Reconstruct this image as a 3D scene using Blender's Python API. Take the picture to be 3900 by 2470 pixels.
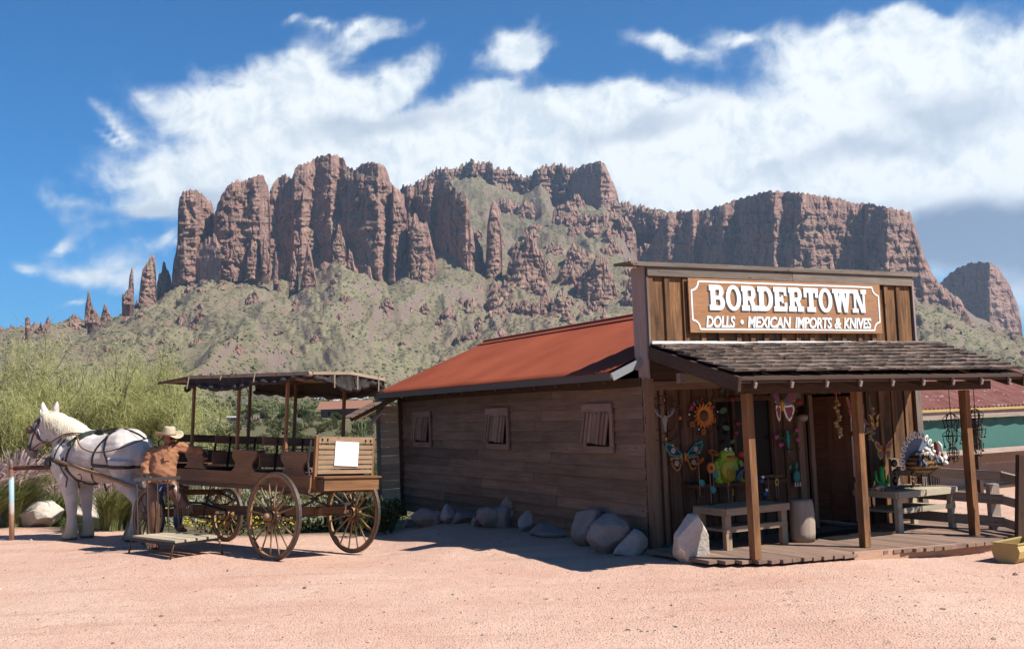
import bpy, bmesh, math, random
import numpy as np
from mathutils import Vector, Matrix
random.seed(7); RNG=np.random.default_rng(7)
for o in list(bpy.data.objects): bpy.data.objects.remove(o)
S=bpy.context.scene; COL=S.collection
R=math.radians
# ---------- camera ----------
CH=1.85; FPX=3850.; PIT=math.atan(329/3850); ROLL=.037
cam=bpy.data.cameras.new('camera'); camo=bpy.data.objects.new('camera',cam); COL.objects.link(camo)
cam.sensor_width=36; cam.lens=36*FPX/3900; cam.clip_start=.1; cam.clip_end=60000
camo.matrix_world=Matrix.Translation((0,0,CH))@Matrix.Rotation(math.pi/2+PIT,4,'X')@Matrix.Rotation(-ROLL,4,'Z')
S.camera=camo
S.view_settings.view_transform='Standard'; S.view_settings.look='None'; S.view_settings.exposure=0.95; S.view_settings.gamma=1; S.view_settings.use_curve_mapping=False
S.render.engine='CYCLES'
S.cycles.volume_bounces=0; S.cycles.max_bounces=6; S.cycles.transparent_max_bounces=12
# ---------- sun ----------
SD=Vector((.82,-.385,1.0)).normalized()
sl=bpy.data.lights.new('sun','SUN'); sl.energy=5.0; sl.angle=R(.53); sl.color=(1,.955,.88)
so=bpy.data.objects.new('sun',sl); COL.objects.link(so); so.rotation_euler=SD.to_track_quat('Z','Y').to_euler()
# ---------- node helper ----------
class NT:
    def __init__(s,t): s.t=t; s.n=t.nodes; s.l=t.links
    def new(s,ty,**k):
        n=s.n.new(ty)
        for a,b in k.items(): setattr(n,a,b)
        return n
    def put(s,sock,v):
        if v is None: return
        if hasattr(v,'is_output') or isinstance(v,bpy.types.NodeSocket): s.l.new(v,sock)
        else:
            if sock.type=='RGBA' and not hasattr(v,'__len__'): v=(v,v,v,1)
            if sock.type=='RGBA' and len(v)==3: v=(*v,1)
            sock.default_value=v
    def math(s,op,a,b=None,c=None,clamp=False):
        n=s.new('ShaderNodeMath',operation=op,use_clamp=clamp); s.put(n.inputs[0],a); s.put(n.inputs[1],b); s.put(n.inputs[2],c); return n.outputs[0]
    def vm(s,op,a,b=None,c=None):
        n=s.new('ShaderNodeVectorMath',operation=op); s.put(n.inputs[0],a); s.put(n.inputs[1],b)
        if c is not None: s.put(n.inputs[2],c)
        return n.outputs['Value'] if op in('LENGTH','DOT_PRODUCT','DISTANCE') else n.outputs[0]
    def noise(s,vec,scale=5,detail=4,rough=.55,dist=0,col=False):
        n=s.new('ShaderNodeTexNoise'); s.put(n.inputs['Vector'],vec); n.inputs['Scale'].default_value=scale; n.inputs['Detail'].default_value=detail; n.inputs['Roughness'].default_value=rough; n.inputs['Distortion'].default_value=dist
        return n.outputs['Color' if col else 'Fac']
    def voro(s,vec,scale=5,feat='F1',out='Distance',rnd=1):
        n=s.new('ShaderNodeTexVoronoi',feature=feat); s.put(n.inputs['Vector'],vec); n.inputs['Scale'].default_value=scale; n.inputs['Randomness'].default_value=rnd; return n.outputs[out]
    def mix(s,f,a,b,mode='MIX'):
        n=s.new('ShaderNodeMix',data_type='RGBA',blend_type=mode); s.put(n.inputs[0],f); s.put(n.inputs[6],a); s.put(n.inputs[7],b); return n.outputs[2]
    def ramp(s,f,pts,interp='LINEAR'):
        n=s.new('ShaderNodeValToRGB'); s.put(n.inputs[0],f); cr=n.color_ramp; cr.interpolation=interp
        while len(cr.elements)<len(pts): cr.elements.new(.5)
        for el,(p,c) in zip(cr.elements,pts):
            el.position=p; el.color=(c,c,c,1) if not hasattr(c,'__len__') else (*c,1)
        return n.outputs[0]
    def rng(s,v,a,b,c=0,d=1,smooth=False):
        n=s.new('ShaderNodeMapRange'); n.clamp=True
        if smooth: n.interpolation_type='SMOOTHSTEP'
        s.put(n.inputs[0],v)
        for i,x in enumerate((a,b,c,d)): s.put(n.inputs[i+1],x)
        return n.outputs[0]
    def map(s,v,loc=(0,0,0),rot=(0,0,0),sc=(1,1,1),ty='POINT'):
        n=s.new('ShaderNodeMapping',vector_type=ty); s.put(n.inputs[0],v); n.inputs[1].default_value=loc; n.inputs[2].default_value=rot; n.inputs[3].default_value=sc; return n.outputs[0]
    def obj(s): return s.new('ShaderNodeTexCoord').outputs['Object']
    def rand(s): return s.new('ShaderNodeObjectInfo').outputs['Random']
    def sep(s,v): return s.new_sep(v)
    def new_sep(s,v):
        n=s.new('ShaderNodeSeparateXYZ'); s.put(n.inputs[0],v); return n.outputs
    def comb(s,x,y,z):
        n=s.new('ShaderNodeCombineXYZ'); s.put(n.inputs[0],x); s.put(n.inputs[1],y); s.put(n.inputs[2],z); return n.outputs[0]
    def bump(s,h,strength=.3,dist=.01,nrm=None):
        n=s.new('ShaderNodeBump'); n.inputs['Strength'].default_value=strength; n.inputs['Distance'].default_value=dist; s.put(n.inputs['Height'],h)
        if nrm is not None: s.put(n.inputs['Normal'],nrm)
        return n.outputs[0]
MATS={}
def mat(name,fn=None,color=None,rough=.8,metal=0,spec=.3,emit=None,trans=0):
    if name in MATS: return MATS[name]
    m=bpy.data.materials.new(name); m.use_nodes=True; t=NT(m.node_tree); b=t.n['Principled BSDF']
    b.inputs['Roughness'].default_value=rough; b.inputs['Metallic'].default_value=metal; b.inputs['Specular IOR Level'].default_value=spec
    if color is not None:
        # every plain colour gets a little procedural mottling
        v=t.obj(); n=t.noise(v,9,5,.6); n2=t.noise(v,60,2,.5)
        f=t.math('MULTIPLY_ADD',n,.5,t.math('MULTIPLY',n2,.25))
        c=t.mix(f,tuple(x*.72 for x in color),tuple(min(1,x*1.22) for x in color)); t.l.new(c,b.inputs['Base Color'])
        t.l.new(t.bump(n2,.15,.004),b.inputs['Normal'])
    if fn: fn(t,b)
    if trans: b.inputs['Transmission Weight'].default_value=trans
    MATS[name]=m; return m
# ---------- world : sky + clouds at infinity ----------
W=bpy.data.worlds.new('World'); S.world=W; W.use_nodes=True
t=NT(W.node_tree); bg=t.n['Background']
sky=t.new('ShaderNodeTexSky',sky_type='NISHITA'); sky.sun_disc=False
sky.sun_elevation=math.asin(SD.z); sky.sun_rotation=math.atan2(SD.x,SD.y)
sky.air_density=1.0; sky.dust_density=.35; sky.ozone_density=2.2; sky.altitude=600
def RAYF(x,y):
    up0=np.array([0,-math.sin(PIT),math.cos(PIT)]);fw=np.array([0,math.cos(PIT),math.sin(PIT)]);r0=np.array([1.,0,0])
    r=r0*math.cos(ROLL)-up0*math.sin(ROLL); up=up0*math.cos(ROLL)+r0*math.sin(ROLL)
    return fw+r*x+up*y
def ray(u,v): return RAYF((u-1950)/FPX,-(v-1235)/FPX)
SKYK=.05
skyc=t.mix(1.0,sky.outputs[0],(.13,.78,1.30),'MULTIPLY')
t.l.new(skyc,bg.inputs[0]); bg.inputs[1].default_value=SKYK
# ---------- object helpers ----------
def link(o,parent=None):
    COL.objects.link(o)
    if parent is not None: o.parent=parent
    return o
def empty(name,loc=(0,0,0),rz=0,parent=None):
    o=bpy.data.objects.new(name,None); o.location=loc; o.rotation_euler=(0,0,rz); o.empty_display_size=.1; return link(o,parent)
def tag(o,label=None,cat=None,group=None,kind=None):
    if label: o['label']=label
    if cat: o['category']=cat
    if group: o['group']=group
    if kind: o['kind']=kind
    return o
def frame(p0,p1,up=(0,0,1)):
    x=(Vector(p1)-Vector(p0)); L=x.length; x=x/L; up=Vector(up)
    if abs(x.dot(up.normalized()))>.98: up=Vector((0,1,0)) if abs(x.y)<.9 else Vector((1,0,0))
    y=up.cross(x).normalized(); z=x.cross(y)
    return Matrix(((x.x,y.x,z.x,0),(x.y,y.y,z.y,0),(x.z,y.z,z.z,0),(0,0,0,1))),L
class MB:
    def __init__(s): s.v=[];s.f=[];s.m=[];s.mi=0
    def add(s,vs,fs):
        o=len(s.v); s.v+= [tuple(p) for p in vs]; s.f+=[tuple(i+o for i in f) for f in fs]; s.m+=[s.mi]*len(fs); return s
    def box(s,c,sz,M=None,j=0):
        hx,hy,hz=[q/2 for q in sz]; c=Vector(c)
        vs=[Vector((x*hx+random.uniform(-j,j),y*hy+random.uniform(-j,j),z*hz+random.uniform(-j,j))) for z in(-1,1) for y in(-1,1) for x in(-1,1)]
        if M: vs=[M@p for p in vs]
        vs=[p+c for p in vs]
        return s.add(vs,[(0,2,3,1),(4,5,7,6),(0,1,5,4),(2,6,7,3),(0,4,6,2),(1,3,7,5)])
    def beam(s,p0,p1,w,h,up=(0,0,1),j=0):
        M,L=frame(p0,p1,up); return s.box((Vector(p0)+Vector(p1))/2,(L,w,h),M,j)
    def tube(s,pts,rad,n=8,cap=True,flat=None):
        pts=[Vector(p) for p in pts]; k=len(pts)
        if not hasattr(rad,'__len__'): rad=[rad]*k
        o=len(s.v); prev=None
        for i,p in enumerate(pts):
            d=(pts[min(i+1,k-1)]-pts[max(i-1,0)]); d=d.normalized() if d.length>1e-9 else Vector((0,0,1))
            if prev is None:
                a=Vector((0,0,1)) if abs(d.z)<.9 else Vector((1,0,0)); x=a.cross(d).normalized()
            else:
                x=(prev-d*prev.dot(d)); x=x.normalized() if x.length>1e-6 else Vector((1,0,0))
            prev=x; y=d.cross(x)
            r=rad[i]; rx,ry=(r if hasattr(r,'__len__') else (r,r))
            for q in range(n):
                a=2*math.pi*q/n; s.v.append(tuple(p+x*(math.cos(a)*rx)+y*(math.sin(a)*ry)))
        for i in range(k-1):
            for q in range(n):
                a=o+i*n+q; b=o+i*n+(q+1)%n; s.f.append((a,b,b+n,a+n)); s.m.append(s.mi)
        if cap:
            s.f.append(tuple(o+q for q in range(n))[::-1]); s.m.append(s.mi); s.f.append(tuple(o+(k-1)*n+q for q in range(n))); s.m.append(s.mi)
        return s
    def lathe(s,prof,c=(0,0,0),n=16,M=None,sx=1,sy=1):
        o=len(s.v); c=Vector(c)
        for (r,z) in prof:
            for q in range(n):
                a=2*math.pi*q/n; p=Vector((r*math.cos(a)*sx,r*math.sin(a)*sy,z))
                if M: p=M@p
                s.v.append(tuple(p+c))
        for i in range(len(prof)-1):
            for q in range(n):
                a=o+i*n+q;b=o+i*n+(q+1)%n; s.f.append((a,b,b+n,a+n)); s.m.append(s.mi)
        s.f.append(tuple(o+q for q in range(n))[::-1]); s.m.append(s.mi); s.f.append(tuple(o+(len(prof)-1)*n+q for q in range(n))); s.m.append(s.mi)
        return s
    def prism(s,poly,h,M=None,c=(0,0,0)):
        # poly 2D (x,y) extruded 0..h in z
        n=len(poly); c=Vector(c)
        vs=[Vector((x,y,0)) for x,y in poly]+[Vector((x,y,h)) for x,y in poly]
        if M: vs=[M@p for p in vs]
        vs=[p+c for p in vs]
        return s.add(vs,[tuple(range(n))[::-1],tuple(range(n,2*n))]+[(i,(i+1)%n,(i+1)%n+n,i+n) for i in range(n)])
    def sphere(s,c,r,n=10,m=7,M=None):
        if not hasattr(r,'__len__'): r=(r,r,r)
        prof=[];o=len(s.v);c=Vector(c)
        for i in range(m+1):
            th=math.pi*i/m
            for q in range(n):
                a=2*math.pi*q/n; p=Vector((r[0]*math.sin(th)*math.cos(a),r[1]*math.sin(th)*math.sin(a),-r[2]*math.cos(th)))
                if M: p=M@p
                s.v.append(tuple(p+c))
        for i in range(m):
            for q in range(n):
                a=o+i*n+q;b=o+i*n+(q+1)%n; s.f.append((a,b,b+n,a+n)); s.m.append(s.mi)
        return s
    def mesh(s,name,mats,smooth=False):
        me=bpy.data.meshes.new(name); me.from_pydata(s.v,[],s.f); 
        for mm in (mats if isinstance(mats,(list,tuple)) else [mats]): me.materials.append(mm)
        if any(s.m): me.polygons.foreach_set('material_index',s.m)
        if smooth: me.polygons.foreach_set('use_smooth',[True]*len(s.f))
        me.update(); return me
    def build(s,name,mats,parent=None,smooth=False,loc=None):
        o=bpy.data.objects.new(name,s.mesh(name,mats,smooth)); link(o,parent)
        if loc is not None: o.location=loc
        return o
def board(name,parent,p0,p1,w,h,m,up=(0,0,1),j=.0,bev=0):
    "one board as its own object: local X runs along the grain"
    M,L=frame(p0,p1,up); mb=MB().box((0,0,0),(L,w,h),None,j)
    o=bpy.data.objects.new(name,mb.mesh(name,m)); link(o,parent)
    M=M.copy(); M.translation=(Vector(p0)+Vector(p1))/2; o.matrix_local=M; return o
def copy_tree(o,parent=None):
    c=o.copy(); COL.objects.link(c); c.parent=parent
    for ch in list(o.children): copy_tree(ch,c)
    return c
def npmesh(name,V,Fq,m,parent=None,smooth=False,tris=False):
    me=bpy.data.meshes.new(name); k=3 if tris else 4
    V=np.asarray(V,np.float32); Fq=np.asarray(Fq,np.int32)
    me.vertices.add(len(V)); me.vertices.foreach_set('co',V.ravel()); me.loops.add(Fq.size); me.loops.foreach_set('vertex_index',Fq.ravel())
    me.polygons.add(len(Fq)); me.polygons.foreach_set('loop_start',np.arange(0,Fq.size,k,dtype=np.int32)); me.polygons.foreach_set('loop_total',np.full(len(Fq),k,np.int32))
    me.polygons.foreach_set('use_smooth',np.full(len(Fq),smooth)); me.update(); me.validate()
    for mm in (m if isinstance(m,(list,tuple)) else [m]): me.materials.append(mm)
    return link(bpy.data.objects.new(name,me),parent)
def grid_faces(n,m,closed=False):
    i=np.arange(n-1)[:,None]; j=np.arange(m-1)[None,:]; a=(i*m+j).ravel(); return np.stack([a,a+1,a+m+1,a+m],1)
# numpy gradient-ish noise
_P=RNG.permutation(512); _P=np.concatenate([_P,_P,_P]); _G=RNG.standard_normal((512,3)); _G/=np.linalg.norm(_G,axis=1)[:,None]
def pn(x,y,z=0):
    x,y,z=np.broadcast_arrays(np.asarray(x,float),np.asarray(y,float),np.asarray(z,float))
    xi,yi,zi=[np.floor(q).astype(int) for q in (x,y,z)]; xf,yf,zf=x-xi,y-yi,z-zi; xi&=511;yi&=511;zi&=511
    f=lambda q:q*q*q*(q*(q*6-15)+10); u,v,w=f(xf),f(yf),f(zf); r=0
    for a in(0,1):
        for b in(0,1):
            for c in(0,1):
                g=_G[_P[_P[_P[(xi+a)&511]+((yi+b)&511)]+((zi+c)&511)]&511]
                d=g[...,0]*(xf-a)+g[...,1]*(yf-b)+g[...,2]*(zf-c)
                r=r+d*(u if a else 1-u)*(v if b else 1-v)*(w if c else 1-w)
    return r*1.6
def fbm(x,y,z=0,o=5,g=.5,ridge=False):
    r=0;a=1;t=0
    for i in range(o):
        n=pn(np.asarray(x)*2**i+i*7.3,np.asarray(y)*2**i+i*3.1,np.asarray(z)*2**i+i*5.7)
        if ridge: n=1-2*np.abs(n)
        r=r+a*n;t+=a;a*=g
    return r/t
def ipx(x,pts): pts=sorted(pts); return np.interp(x,[p[0] for p in pts],[p[1] for p in pts])
def ground_z(x,y):
    x=np.asarray(x,float);y=np.asarray(y,float)
    # wagon yard slopes gently away from the camera
    s=(x+3.27)*.656+(y-13.55)*.755
    w=np.clip((-.9-x)/1.6,0,1); w=w*w*(3-2*w)
    z=-.068*np.clip(s,-.3,2.6)*w*np.clip((x+9.5)/4.5,.0,1)
    z=z+.05*np.exp(-((x+4.9)**2+(y-14.15)**2)/1.62)
    wr=np.clip((x-3.2)/2.5,0,1)*np.clip((16-y)/3,0,1); z=z-.115*wr*wr*(3-2*wr)
    return z
# ================= cloud sheet far behind the mountain (outside the haze) =================
def px_az(u,v): d=ray(u,v); return math.atan2(d[0],d[1]),math.atan2(d[2],math.hypot(d[0],d[1]))
EL=[(1150,280,150,110,0,1),(1120,500,560,210,-10,1),(1250,300,250,120,0,1),(640,700,250,130,-22,1),(900,690,480,190,0,1),(1750,640,900,250,0,1),(1500,330,260,100,20,.8),(2330,410,330,120,8,1),(2150,600,900,250,0,1),
 (1980,370,110,60,30,.7),(1580,265,110,40,0,.5),(2010,180,140,120,0,.8),(2080,230,110,60,20,.7),(1400,110,330,60,8,.44),(1250,70,160,36,0,.3),(1120,45,110,26,10,.25),(2600,125,240,70,-10,.5),(2900,85,200,46,-12,.44),(3420,330,500,200,-22,1),(3480,110,160,80,-20,.9),(3300,250,300,110,-35,.9),
 (3000,600,800,260,-10,1),(3650,430,480,330,0,1),(2900,720,600,180,0,1),(3900,420,300,330,0,1),(4200,400,500,300,0,1),(430,420,180,60,-28,.44),(380,500,140,40,-10,.32),(640,350,150,46,-20,.3),(360,1030,300,95,-12,.42),(230,1160,100,30,0,.3),(310,890,110,40,20,.3),(520,930,140,60,24,.35),(3860,60,100,40,20,.3),(60,1000,90,36,0,.3),(3170,140,50,20,0,.3),(4700,200,300,100,0,.6),(-600,700,400,90,-5,.5),(3800,850,520,260,0,1),(4100,950,500,260,0,1),(3500,700,500,200,0,1),(1500,700,800,150,0,1),(520,790,160,70,-5,.9)]
LOWD=[(3650,900,420,120,0),(4000,880,500,160,0),(700,840,460,60,-3),(3600,430,260,60,-10),(3250,560,260,50,0),(2400,470,230,45,0),(2950,840,500,60,0),(1500,520,300,60,5)]
DRK=[(3720,930,420,110,0),(4050,900,420,160,0)]
def m_cloud(t,b):
    v=t.map(t.obj(),(0,0,0),(0,0,0),(1/30000,)*3)
    de=t.new('ShaderNodeAttribute',attribute_name='dens').outputs['Fac'];lo=t.new('ShaderNodeAttribute',attribute_name='low').outputs['Fac'];dk=t.new('ShaderNodeAttribute',attribute_name='dark').outputs['Fac'];w=t.new('ShaderNodeAttribute',attribute_name='wisp').outputs['Fac']
    f=t.noise(v,26,9,.63,.3)
    d=t.math('ADD',de,t.math('MULTIPLY',t.math('SUBTRACT',f,.5),1.0))
    cov=t.rng(d,-.14,.40,0,1,True)
    sh=t.noise(v,7,7,.6,.3)
    # billow sun shading painted into the colour from shifted noise
    f2=t.noise(t.map(v,(-.006,0,-.008)),26,6,.6,.3); rel=t.math('MULTIPLY',t.math('SUBTRACT',f,f2),1.1)
    c=t.mix(t.rng(t.math('ADD',sh,t.math('MULTIPLY',rel,1.0)),.33,.57),(.68,.76,.83),(.90,.94,.955))
    c=t.mix(t.math('MULTIPLY',lo,.7),c,(.44,.52,.64)); c=t.mix(t.math('MULTIPLY',dk,.9),c,(.17,.24,.36))  # grey undersides and dark bases are cloud shade painted in
    em=t.new('ShaderNodeEmission'); t.l.new(c,em.inputs[0]); em.inputs[1].default_value=.585; tr=t.new('ShaderNodeBsdfTransparent'); mx=t.new('ShaderNodeMixShader')
    t.l.new(t.math('MULTIPLY',cov,t.math('MULTIPLY_ADD',w,.75,.25)),mx.inputs[0]); t.l.new(tr.outputs[0],mx.inputs[1]); t.l.new(em.outputs[0],mx.inputs[2]); t.l.new(mx.outputs[0],t.n['Material Output'].inputs[0])
mc=mat('cloud',m_cloud); mc.cycles.emission_sampling='NONE'
ca=np.radians(np.linspace(-62,62,430)); ce=np.radians(np.linspace(-1.5,36,170)); A_,E_=np.meshgrid(ca,ce,indexing='ij')
wu=.07*fbm(A_*9,E_*12,1.5,5,.52); wv=.045*fbm(A_*9,E_*12,8.5,5,.52); Aw,Ew=A_+wu,E_+wv
def blobs(L,sm=.0):
    best=None
    for it in L:
        (u,v,a,b,rot),wt=it[:5],(it[5] if len(it)>5 else 1)
        a0,e0=px_az(u,v); th=R(rot)+ROLL; dx=(Aw-a0)*FPX*math.cos(e0); dy=(Ew-e0)*FPX
        p=(dx*math.cos(th)+dy*math.sin(th))/a; q=(-dx*math.sin(th)+dy*math.cos(th))/b; val=wt*1.0-np.sqrt(p*p+q*q)*(.35+.65*wt)
        best=val if best is None else np.logaddexp(best*7,val*7)/7
    return best
de=blobs(EL)*1.15; lo=np.clip(blobs(LOWD)+.45,0,1); dk=np.clip(blobs(DRK)*1.6+.7,0,1); wi=np.clip(de*1.9+.22,0,1)
k=np.clip((np.abs(A_)-R(33))/R(8),0,1); gen=fbm(A_*5,E_*8,4,5)*1.4-.15; de=de*(1-k)+gen*k
CR=30000; V=np.stack([np.sin(A_)*np.cos(E_),np.cos(A_)*np.cos(E_),np.sin(E_)],-1)*CR
co=npmesh('sky_clouds',V.reshape(-1,3),grid_faces(*A_.shape),mc,None,True)
for nm,ar in (('dens',np.clip(de,-1,1)),('low',lo),('dark',dk),('wisp',wi)):
    a=co.data.attributes.new(nm,'FLOAT','POINT'); a.data.foreach_set('value',ar.ravel().astype(np.float32))
tag(co,kind='structure')
# ================= LARGE STRUCTURE: terrain =================
def az_of(u,v): d=ray(u,v); return math.atan2(d[0],d[1]), d[2]/math.hypot(d[0],d[1])
def curve(pts):
    q=sorted(az_of(*p) for p in pts); return np.array([p[0] for p in q]),np.array([p[1] for p in q])
CURV=[(900,curve([(-600,1560),(0,1545),(600,1520),(1000,1506),(1400,1500),(2000,1500),(3000,1470),(3900,1440),(4600,1410)])),
 (1250,curve([(-600,1450),(0,1430),(600,1400),(900,1385),(1150,1440),(1430,1470),(2000,1490),(3000,1450),(3900,1410),(4600,1400)])),
 (1500,curve([(-600,1370),(0,1350),(300,1330),(600,1300),(800,1262),(885,1250),(1000,1272),(1100,1322),(1300,1398),(1430,1438),(1600,1460),(2000,1480),(3000,1440),(3900,1395),(4600,1390)])),
 (1900,curve([(-600,1320),(0,1308),(300,1270),(600,1215),(885,1215),(1200,1225),(1500,1255),(1700,1285),(1900,1310),(2300,1330),(3000,1350),(3480,1290),(3900,1375),(4600,1400)])),
 (2250,curve([(-900,1300),(0,1272),(150,1247),(330,1205),(420,1190),(480,1165),(600,1140),(680,1100),(800,1065),(900,1085),(1000,1090),(1100,1140),(1200,1060),(1300,1010),(1400,1050),(1480,1085),(1545,1050),(1620,1080),(1700,1060),(1760,1085),(1850,1160),(1950,1130),(2100,1180),(2300,1210),(2500,1180),(2700,1150),(3480,1165),(3650,1230),(3900,1322),(4400,1400)])),
 (2900,curve([(-900,1360),(0,1310),(300,1260),(480,1230),(700,1110),(1000,1020),(1400,900),(1560,830),(1700,850),(1850,880),(1950,930),(2080,870),(2300,850),(2380,890),(2450,1080),(2550,1130),(2900,1130),(3400,1150),(3500,1180),(3600,1230),(3750,1300),(4400,1400)])),
 (3500,curve([(-900,1420),(600,1300),(1000,1100),(1400,850),(1490,790),(1540,755),(1600,735),(1640,720),(1700,700),(1790,680),(1850,685),(1900,700),(1950,710),(1990,735),(2015,720),(2060,690),(2090,730),(2105,800),(2200,800),(2330,800),(2365,800),(2400,800),(2500,810),(2545,820),(2700,900),(3000,1000),(3500,1200),(3560,1150),(3640,1180),(3900,1330),(4400,1420)])),
 (4600,curve([(-900,1500),(600,1400),(1400,1000),(2000,900),(3000,1100),(3500,1250),(3900,1400),(4400,1450)]))]
def lip_y(x): return np.interp(x,[-40,-14,-9.9,-9,-7,-5,-2,0,12],[24,20.6,19.6,19.2,18.3,17.9,17.9,18.5,22])
def terrain(az,r):
    az,r=np.broadcast_arrays(az,r); x=r*np.sin(az); y=r*np.cos(az)
    near=ground_z(x,y)
    s=np.clip((y-lip_y(x))/3.5,0,1); s=s*np.clip((2.5-x)/1.5,0,1); s=s*s*(3-2*s)
    near=near*(1-s)+s*(-.55)
    wash=-.55*np.clip(r/30,0,1)-.9*np.clip((r-30)/60,0,1)
    rs=[120,300,480]+[c[0] for c in CURV]+[9000]
    vals=[np.full(az.shape,-1.45),np.full(az.shape,-1.0),np.full(az.shape,1.8)]
    for rr,(a,e) in CURV: vals.append(CH+rr*np.interp(az,a,e))
    vals.append(np.full(az.shape,20.))
    z=np.where(r<26,near,np.where(r<120,near*(1-np.clip((r-26)/30,0,1))+wash*np.clip((r-26)/30,0,1),0))
    for i in range(len(rs)-1):
        k=(r>=rs[i])&(r<=rs[i+1]); tt=np.clip((r-rs[i])/(rs[i+1]-rs[i]),0,1)
        z=np.where(k,vals[i]*(1-tt)+vals[i+1]*tt,z)
    front=np.clip(np.cos(az)*4-.5,0,1)
    n=fbm(x/230,y/230,0,5,.52,True); wq=fbm(x/500,y/500,4.4,3)*.9; gul=fbm(az*9+wq,r/900+wq,5.5,5,.6,True); n2=fbm(x/70,y/70,3.3,4,.55)
    A=np.clip((r-650)/1300,0,1)
    z=z+A*(n*24-12)*front+A*(gul*58-30)*front*np.clip((3400-r)/400,.2,1)+np.clip((r-2500)/400,0,1)*np.clip((3700-r)/300,0,1)*front*fbm(x/120,y/120,7.7,5,.6,True)*30+np.clip((r-500)/900,0,1)*n2*7*front
    n3=fbm(x/90,y/90,9.1,3,.5); z=z+np.clip((r-60)/500,0,1)*n3*1.5
    z=z+.012*fbm(x/1.3,y/1.3,0,3)*np.clip((r-2)/4,0,1)
    return x,y,z
def m_ground(t,b):
    v=t.obj(); yard=t.new('ShaderNodeAttribute',attribute_name='yard').outputs['Fac']; far=t.new('ShaderNodeAttribute',attribute_name='far').outputs['Fac']
    big=t.noise(v,.35,5,.6,.3); mid=t.noise(v,2.2,6,.65); fine=t.noise(v,55,3,.7); peb=t.voro(v,42,'F1','Distance'); pebc=t.voro(v,42,'F1','Color')
    g=t.mix(t.rng(big,.35,.65),(.745,.435,.315),(.84,.56,.43))
    g=t.mix(t.math('MULTIPLY',t.rng(mid,.35,.7),.5),g,(.62,.385,.285))
    # pale gravel thrown over the packed earth
    gx=t.rng(t.noise(v,.5,4,.6),.42,.6)
    grav=t.mix(t.sep(pebc)[0],(.40,.25,.19),(.95,.80,.70))
    g=t.mix(t.math('MULTIPLY',t.math('MULTIPLY_ADD',gx,.5,.45),t.rng(peb,.45,.2)),g,grav)
    dk=t.math('LESS_THAN',t.sep(t.voro(v,16,'F1','Color'))[1],.05); g=t.mix(t.math('MULTIPLY',t.math('MULTIPLY',dk,t.rng(t.voro(v,16),.22,.12)),.75),g,(.22,.12,.09))
    g=t.mix(t.math('MULTIPLY',t.rng(fine,.45,.75),.35),g,(.38,.20,.14))
    rut=t.noise(t.map(v,(0,0,0),(0,0,.35),(.22,2.4,1)),1.0,5,.6,.5); g=t.mix(t.math('MULTIPLY',t.rng(rut,.52,.68),.38),g,(.52,.29,.20)); foot=t.rng(t.voro(v,2.6),.16,.10); g=t.mix(t.math('MULTIPLY',foot,.18),g,(.50,.30,.22))
    # desert floor
    d=t.mix(t.rng(mid,.35,.65),(.21,.155,.10),(.17,.15,.075)); d=t.mix(t.rng(t.noise(v,1.1,5,.7),.45,.6),d,(.085,.10,.035))
    c=t.mix(yard,d,g)
    # mountain slopes
    s1=t.noise(v,.004,6,.6); s2=t.noise(v,.02,6,.65,.5); s3=t.noise(v,.12,5,.7); nz=t.sep(t.new('ShaderNodeNewGeometry').outputs['Normal'])[2]
    m=t.mix(t.rng(s2,.38,.62),(.235,.195,.115),(.245,.18,.125))
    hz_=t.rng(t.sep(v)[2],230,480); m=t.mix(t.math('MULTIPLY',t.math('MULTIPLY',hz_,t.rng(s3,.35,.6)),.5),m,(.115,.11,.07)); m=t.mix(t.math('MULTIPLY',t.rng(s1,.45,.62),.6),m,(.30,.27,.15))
    m=t.mix(t.math('MULTIPLY',t.rng(t.noise(v,.035,7,.75,.8),.52,.62),.6),m,(.105,.11,.06))
    sp=t.rng(t.voro(v,.11),.36,.24); sp2=t.rng(t.voro(v,.26),.34,.2)
    m=t.mix(t.math('MULTIPLY',sp,.8),m,(.045,.06,.028)); m=t.mix(t.math('MULTIPLY',sp2,.55),m,(.06,.072,.035))
    gu=t.new('ShaderNodeAttribute',attribute_name='gully').outputs['Fac']; m=t.mix(t.math('MULTIPLY',t.rng(t.math('ADD',gu,t.math('MULTIPLY',t.math('SUBTRACT',s3,.5),.5)),.12,.42),.7),m,(.11,.105,.065))  # gullies darkened to deepen relief shading, tinted like their denser green scrub
    m=t.mix(t.math('MULTIPLY',t.rng(t.noise(v,.009,5,.65),.52,.66),.4),m,(.215,.16,.115))
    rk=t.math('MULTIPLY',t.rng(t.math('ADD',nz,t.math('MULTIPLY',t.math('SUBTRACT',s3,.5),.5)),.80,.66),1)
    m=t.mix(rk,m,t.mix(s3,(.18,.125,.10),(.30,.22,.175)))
    c=t.mix(far,c,m); t.l.new(c,b.inputs['Base Color']); b.inputs['Roughness'].default_value=.95; b.inputs['Specular IOR Level'].default_value=.1
    h=t.math('MULTIPLY_ADD',fine,.5,t.math('MULTIPLY',t.rng(peb,.45,.0),.8)); h2=t.math('ADD',t.math('MULTIPLY_ADD',mid,2.,h),t.math('MULTIPLY_ADD',rut,.8,t.math('MULTIPLY',foot,-.8)))
    nb=t.bump(h2,.9,.018); nb2=t.bump(t.math('ADD',s3,t.math('MULTIPLY',sp,.8)),t_b,6.0) if False else None
    bf=t.new('ShaderNodeBump'); bf.inputs['Distance'].default_value=5; t.put(bf.inputs['Strength'],t.math('MULTIPLY',far,.55)); t.put(bf.inputs['Height'],t.math('MULTIPLY_ADD',sp,.5,s3)); t.l.new(nb,bf.inputs['Normal'])
    t.l.new(bf.outputs[0],b.inputs['Normal'])
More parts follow.
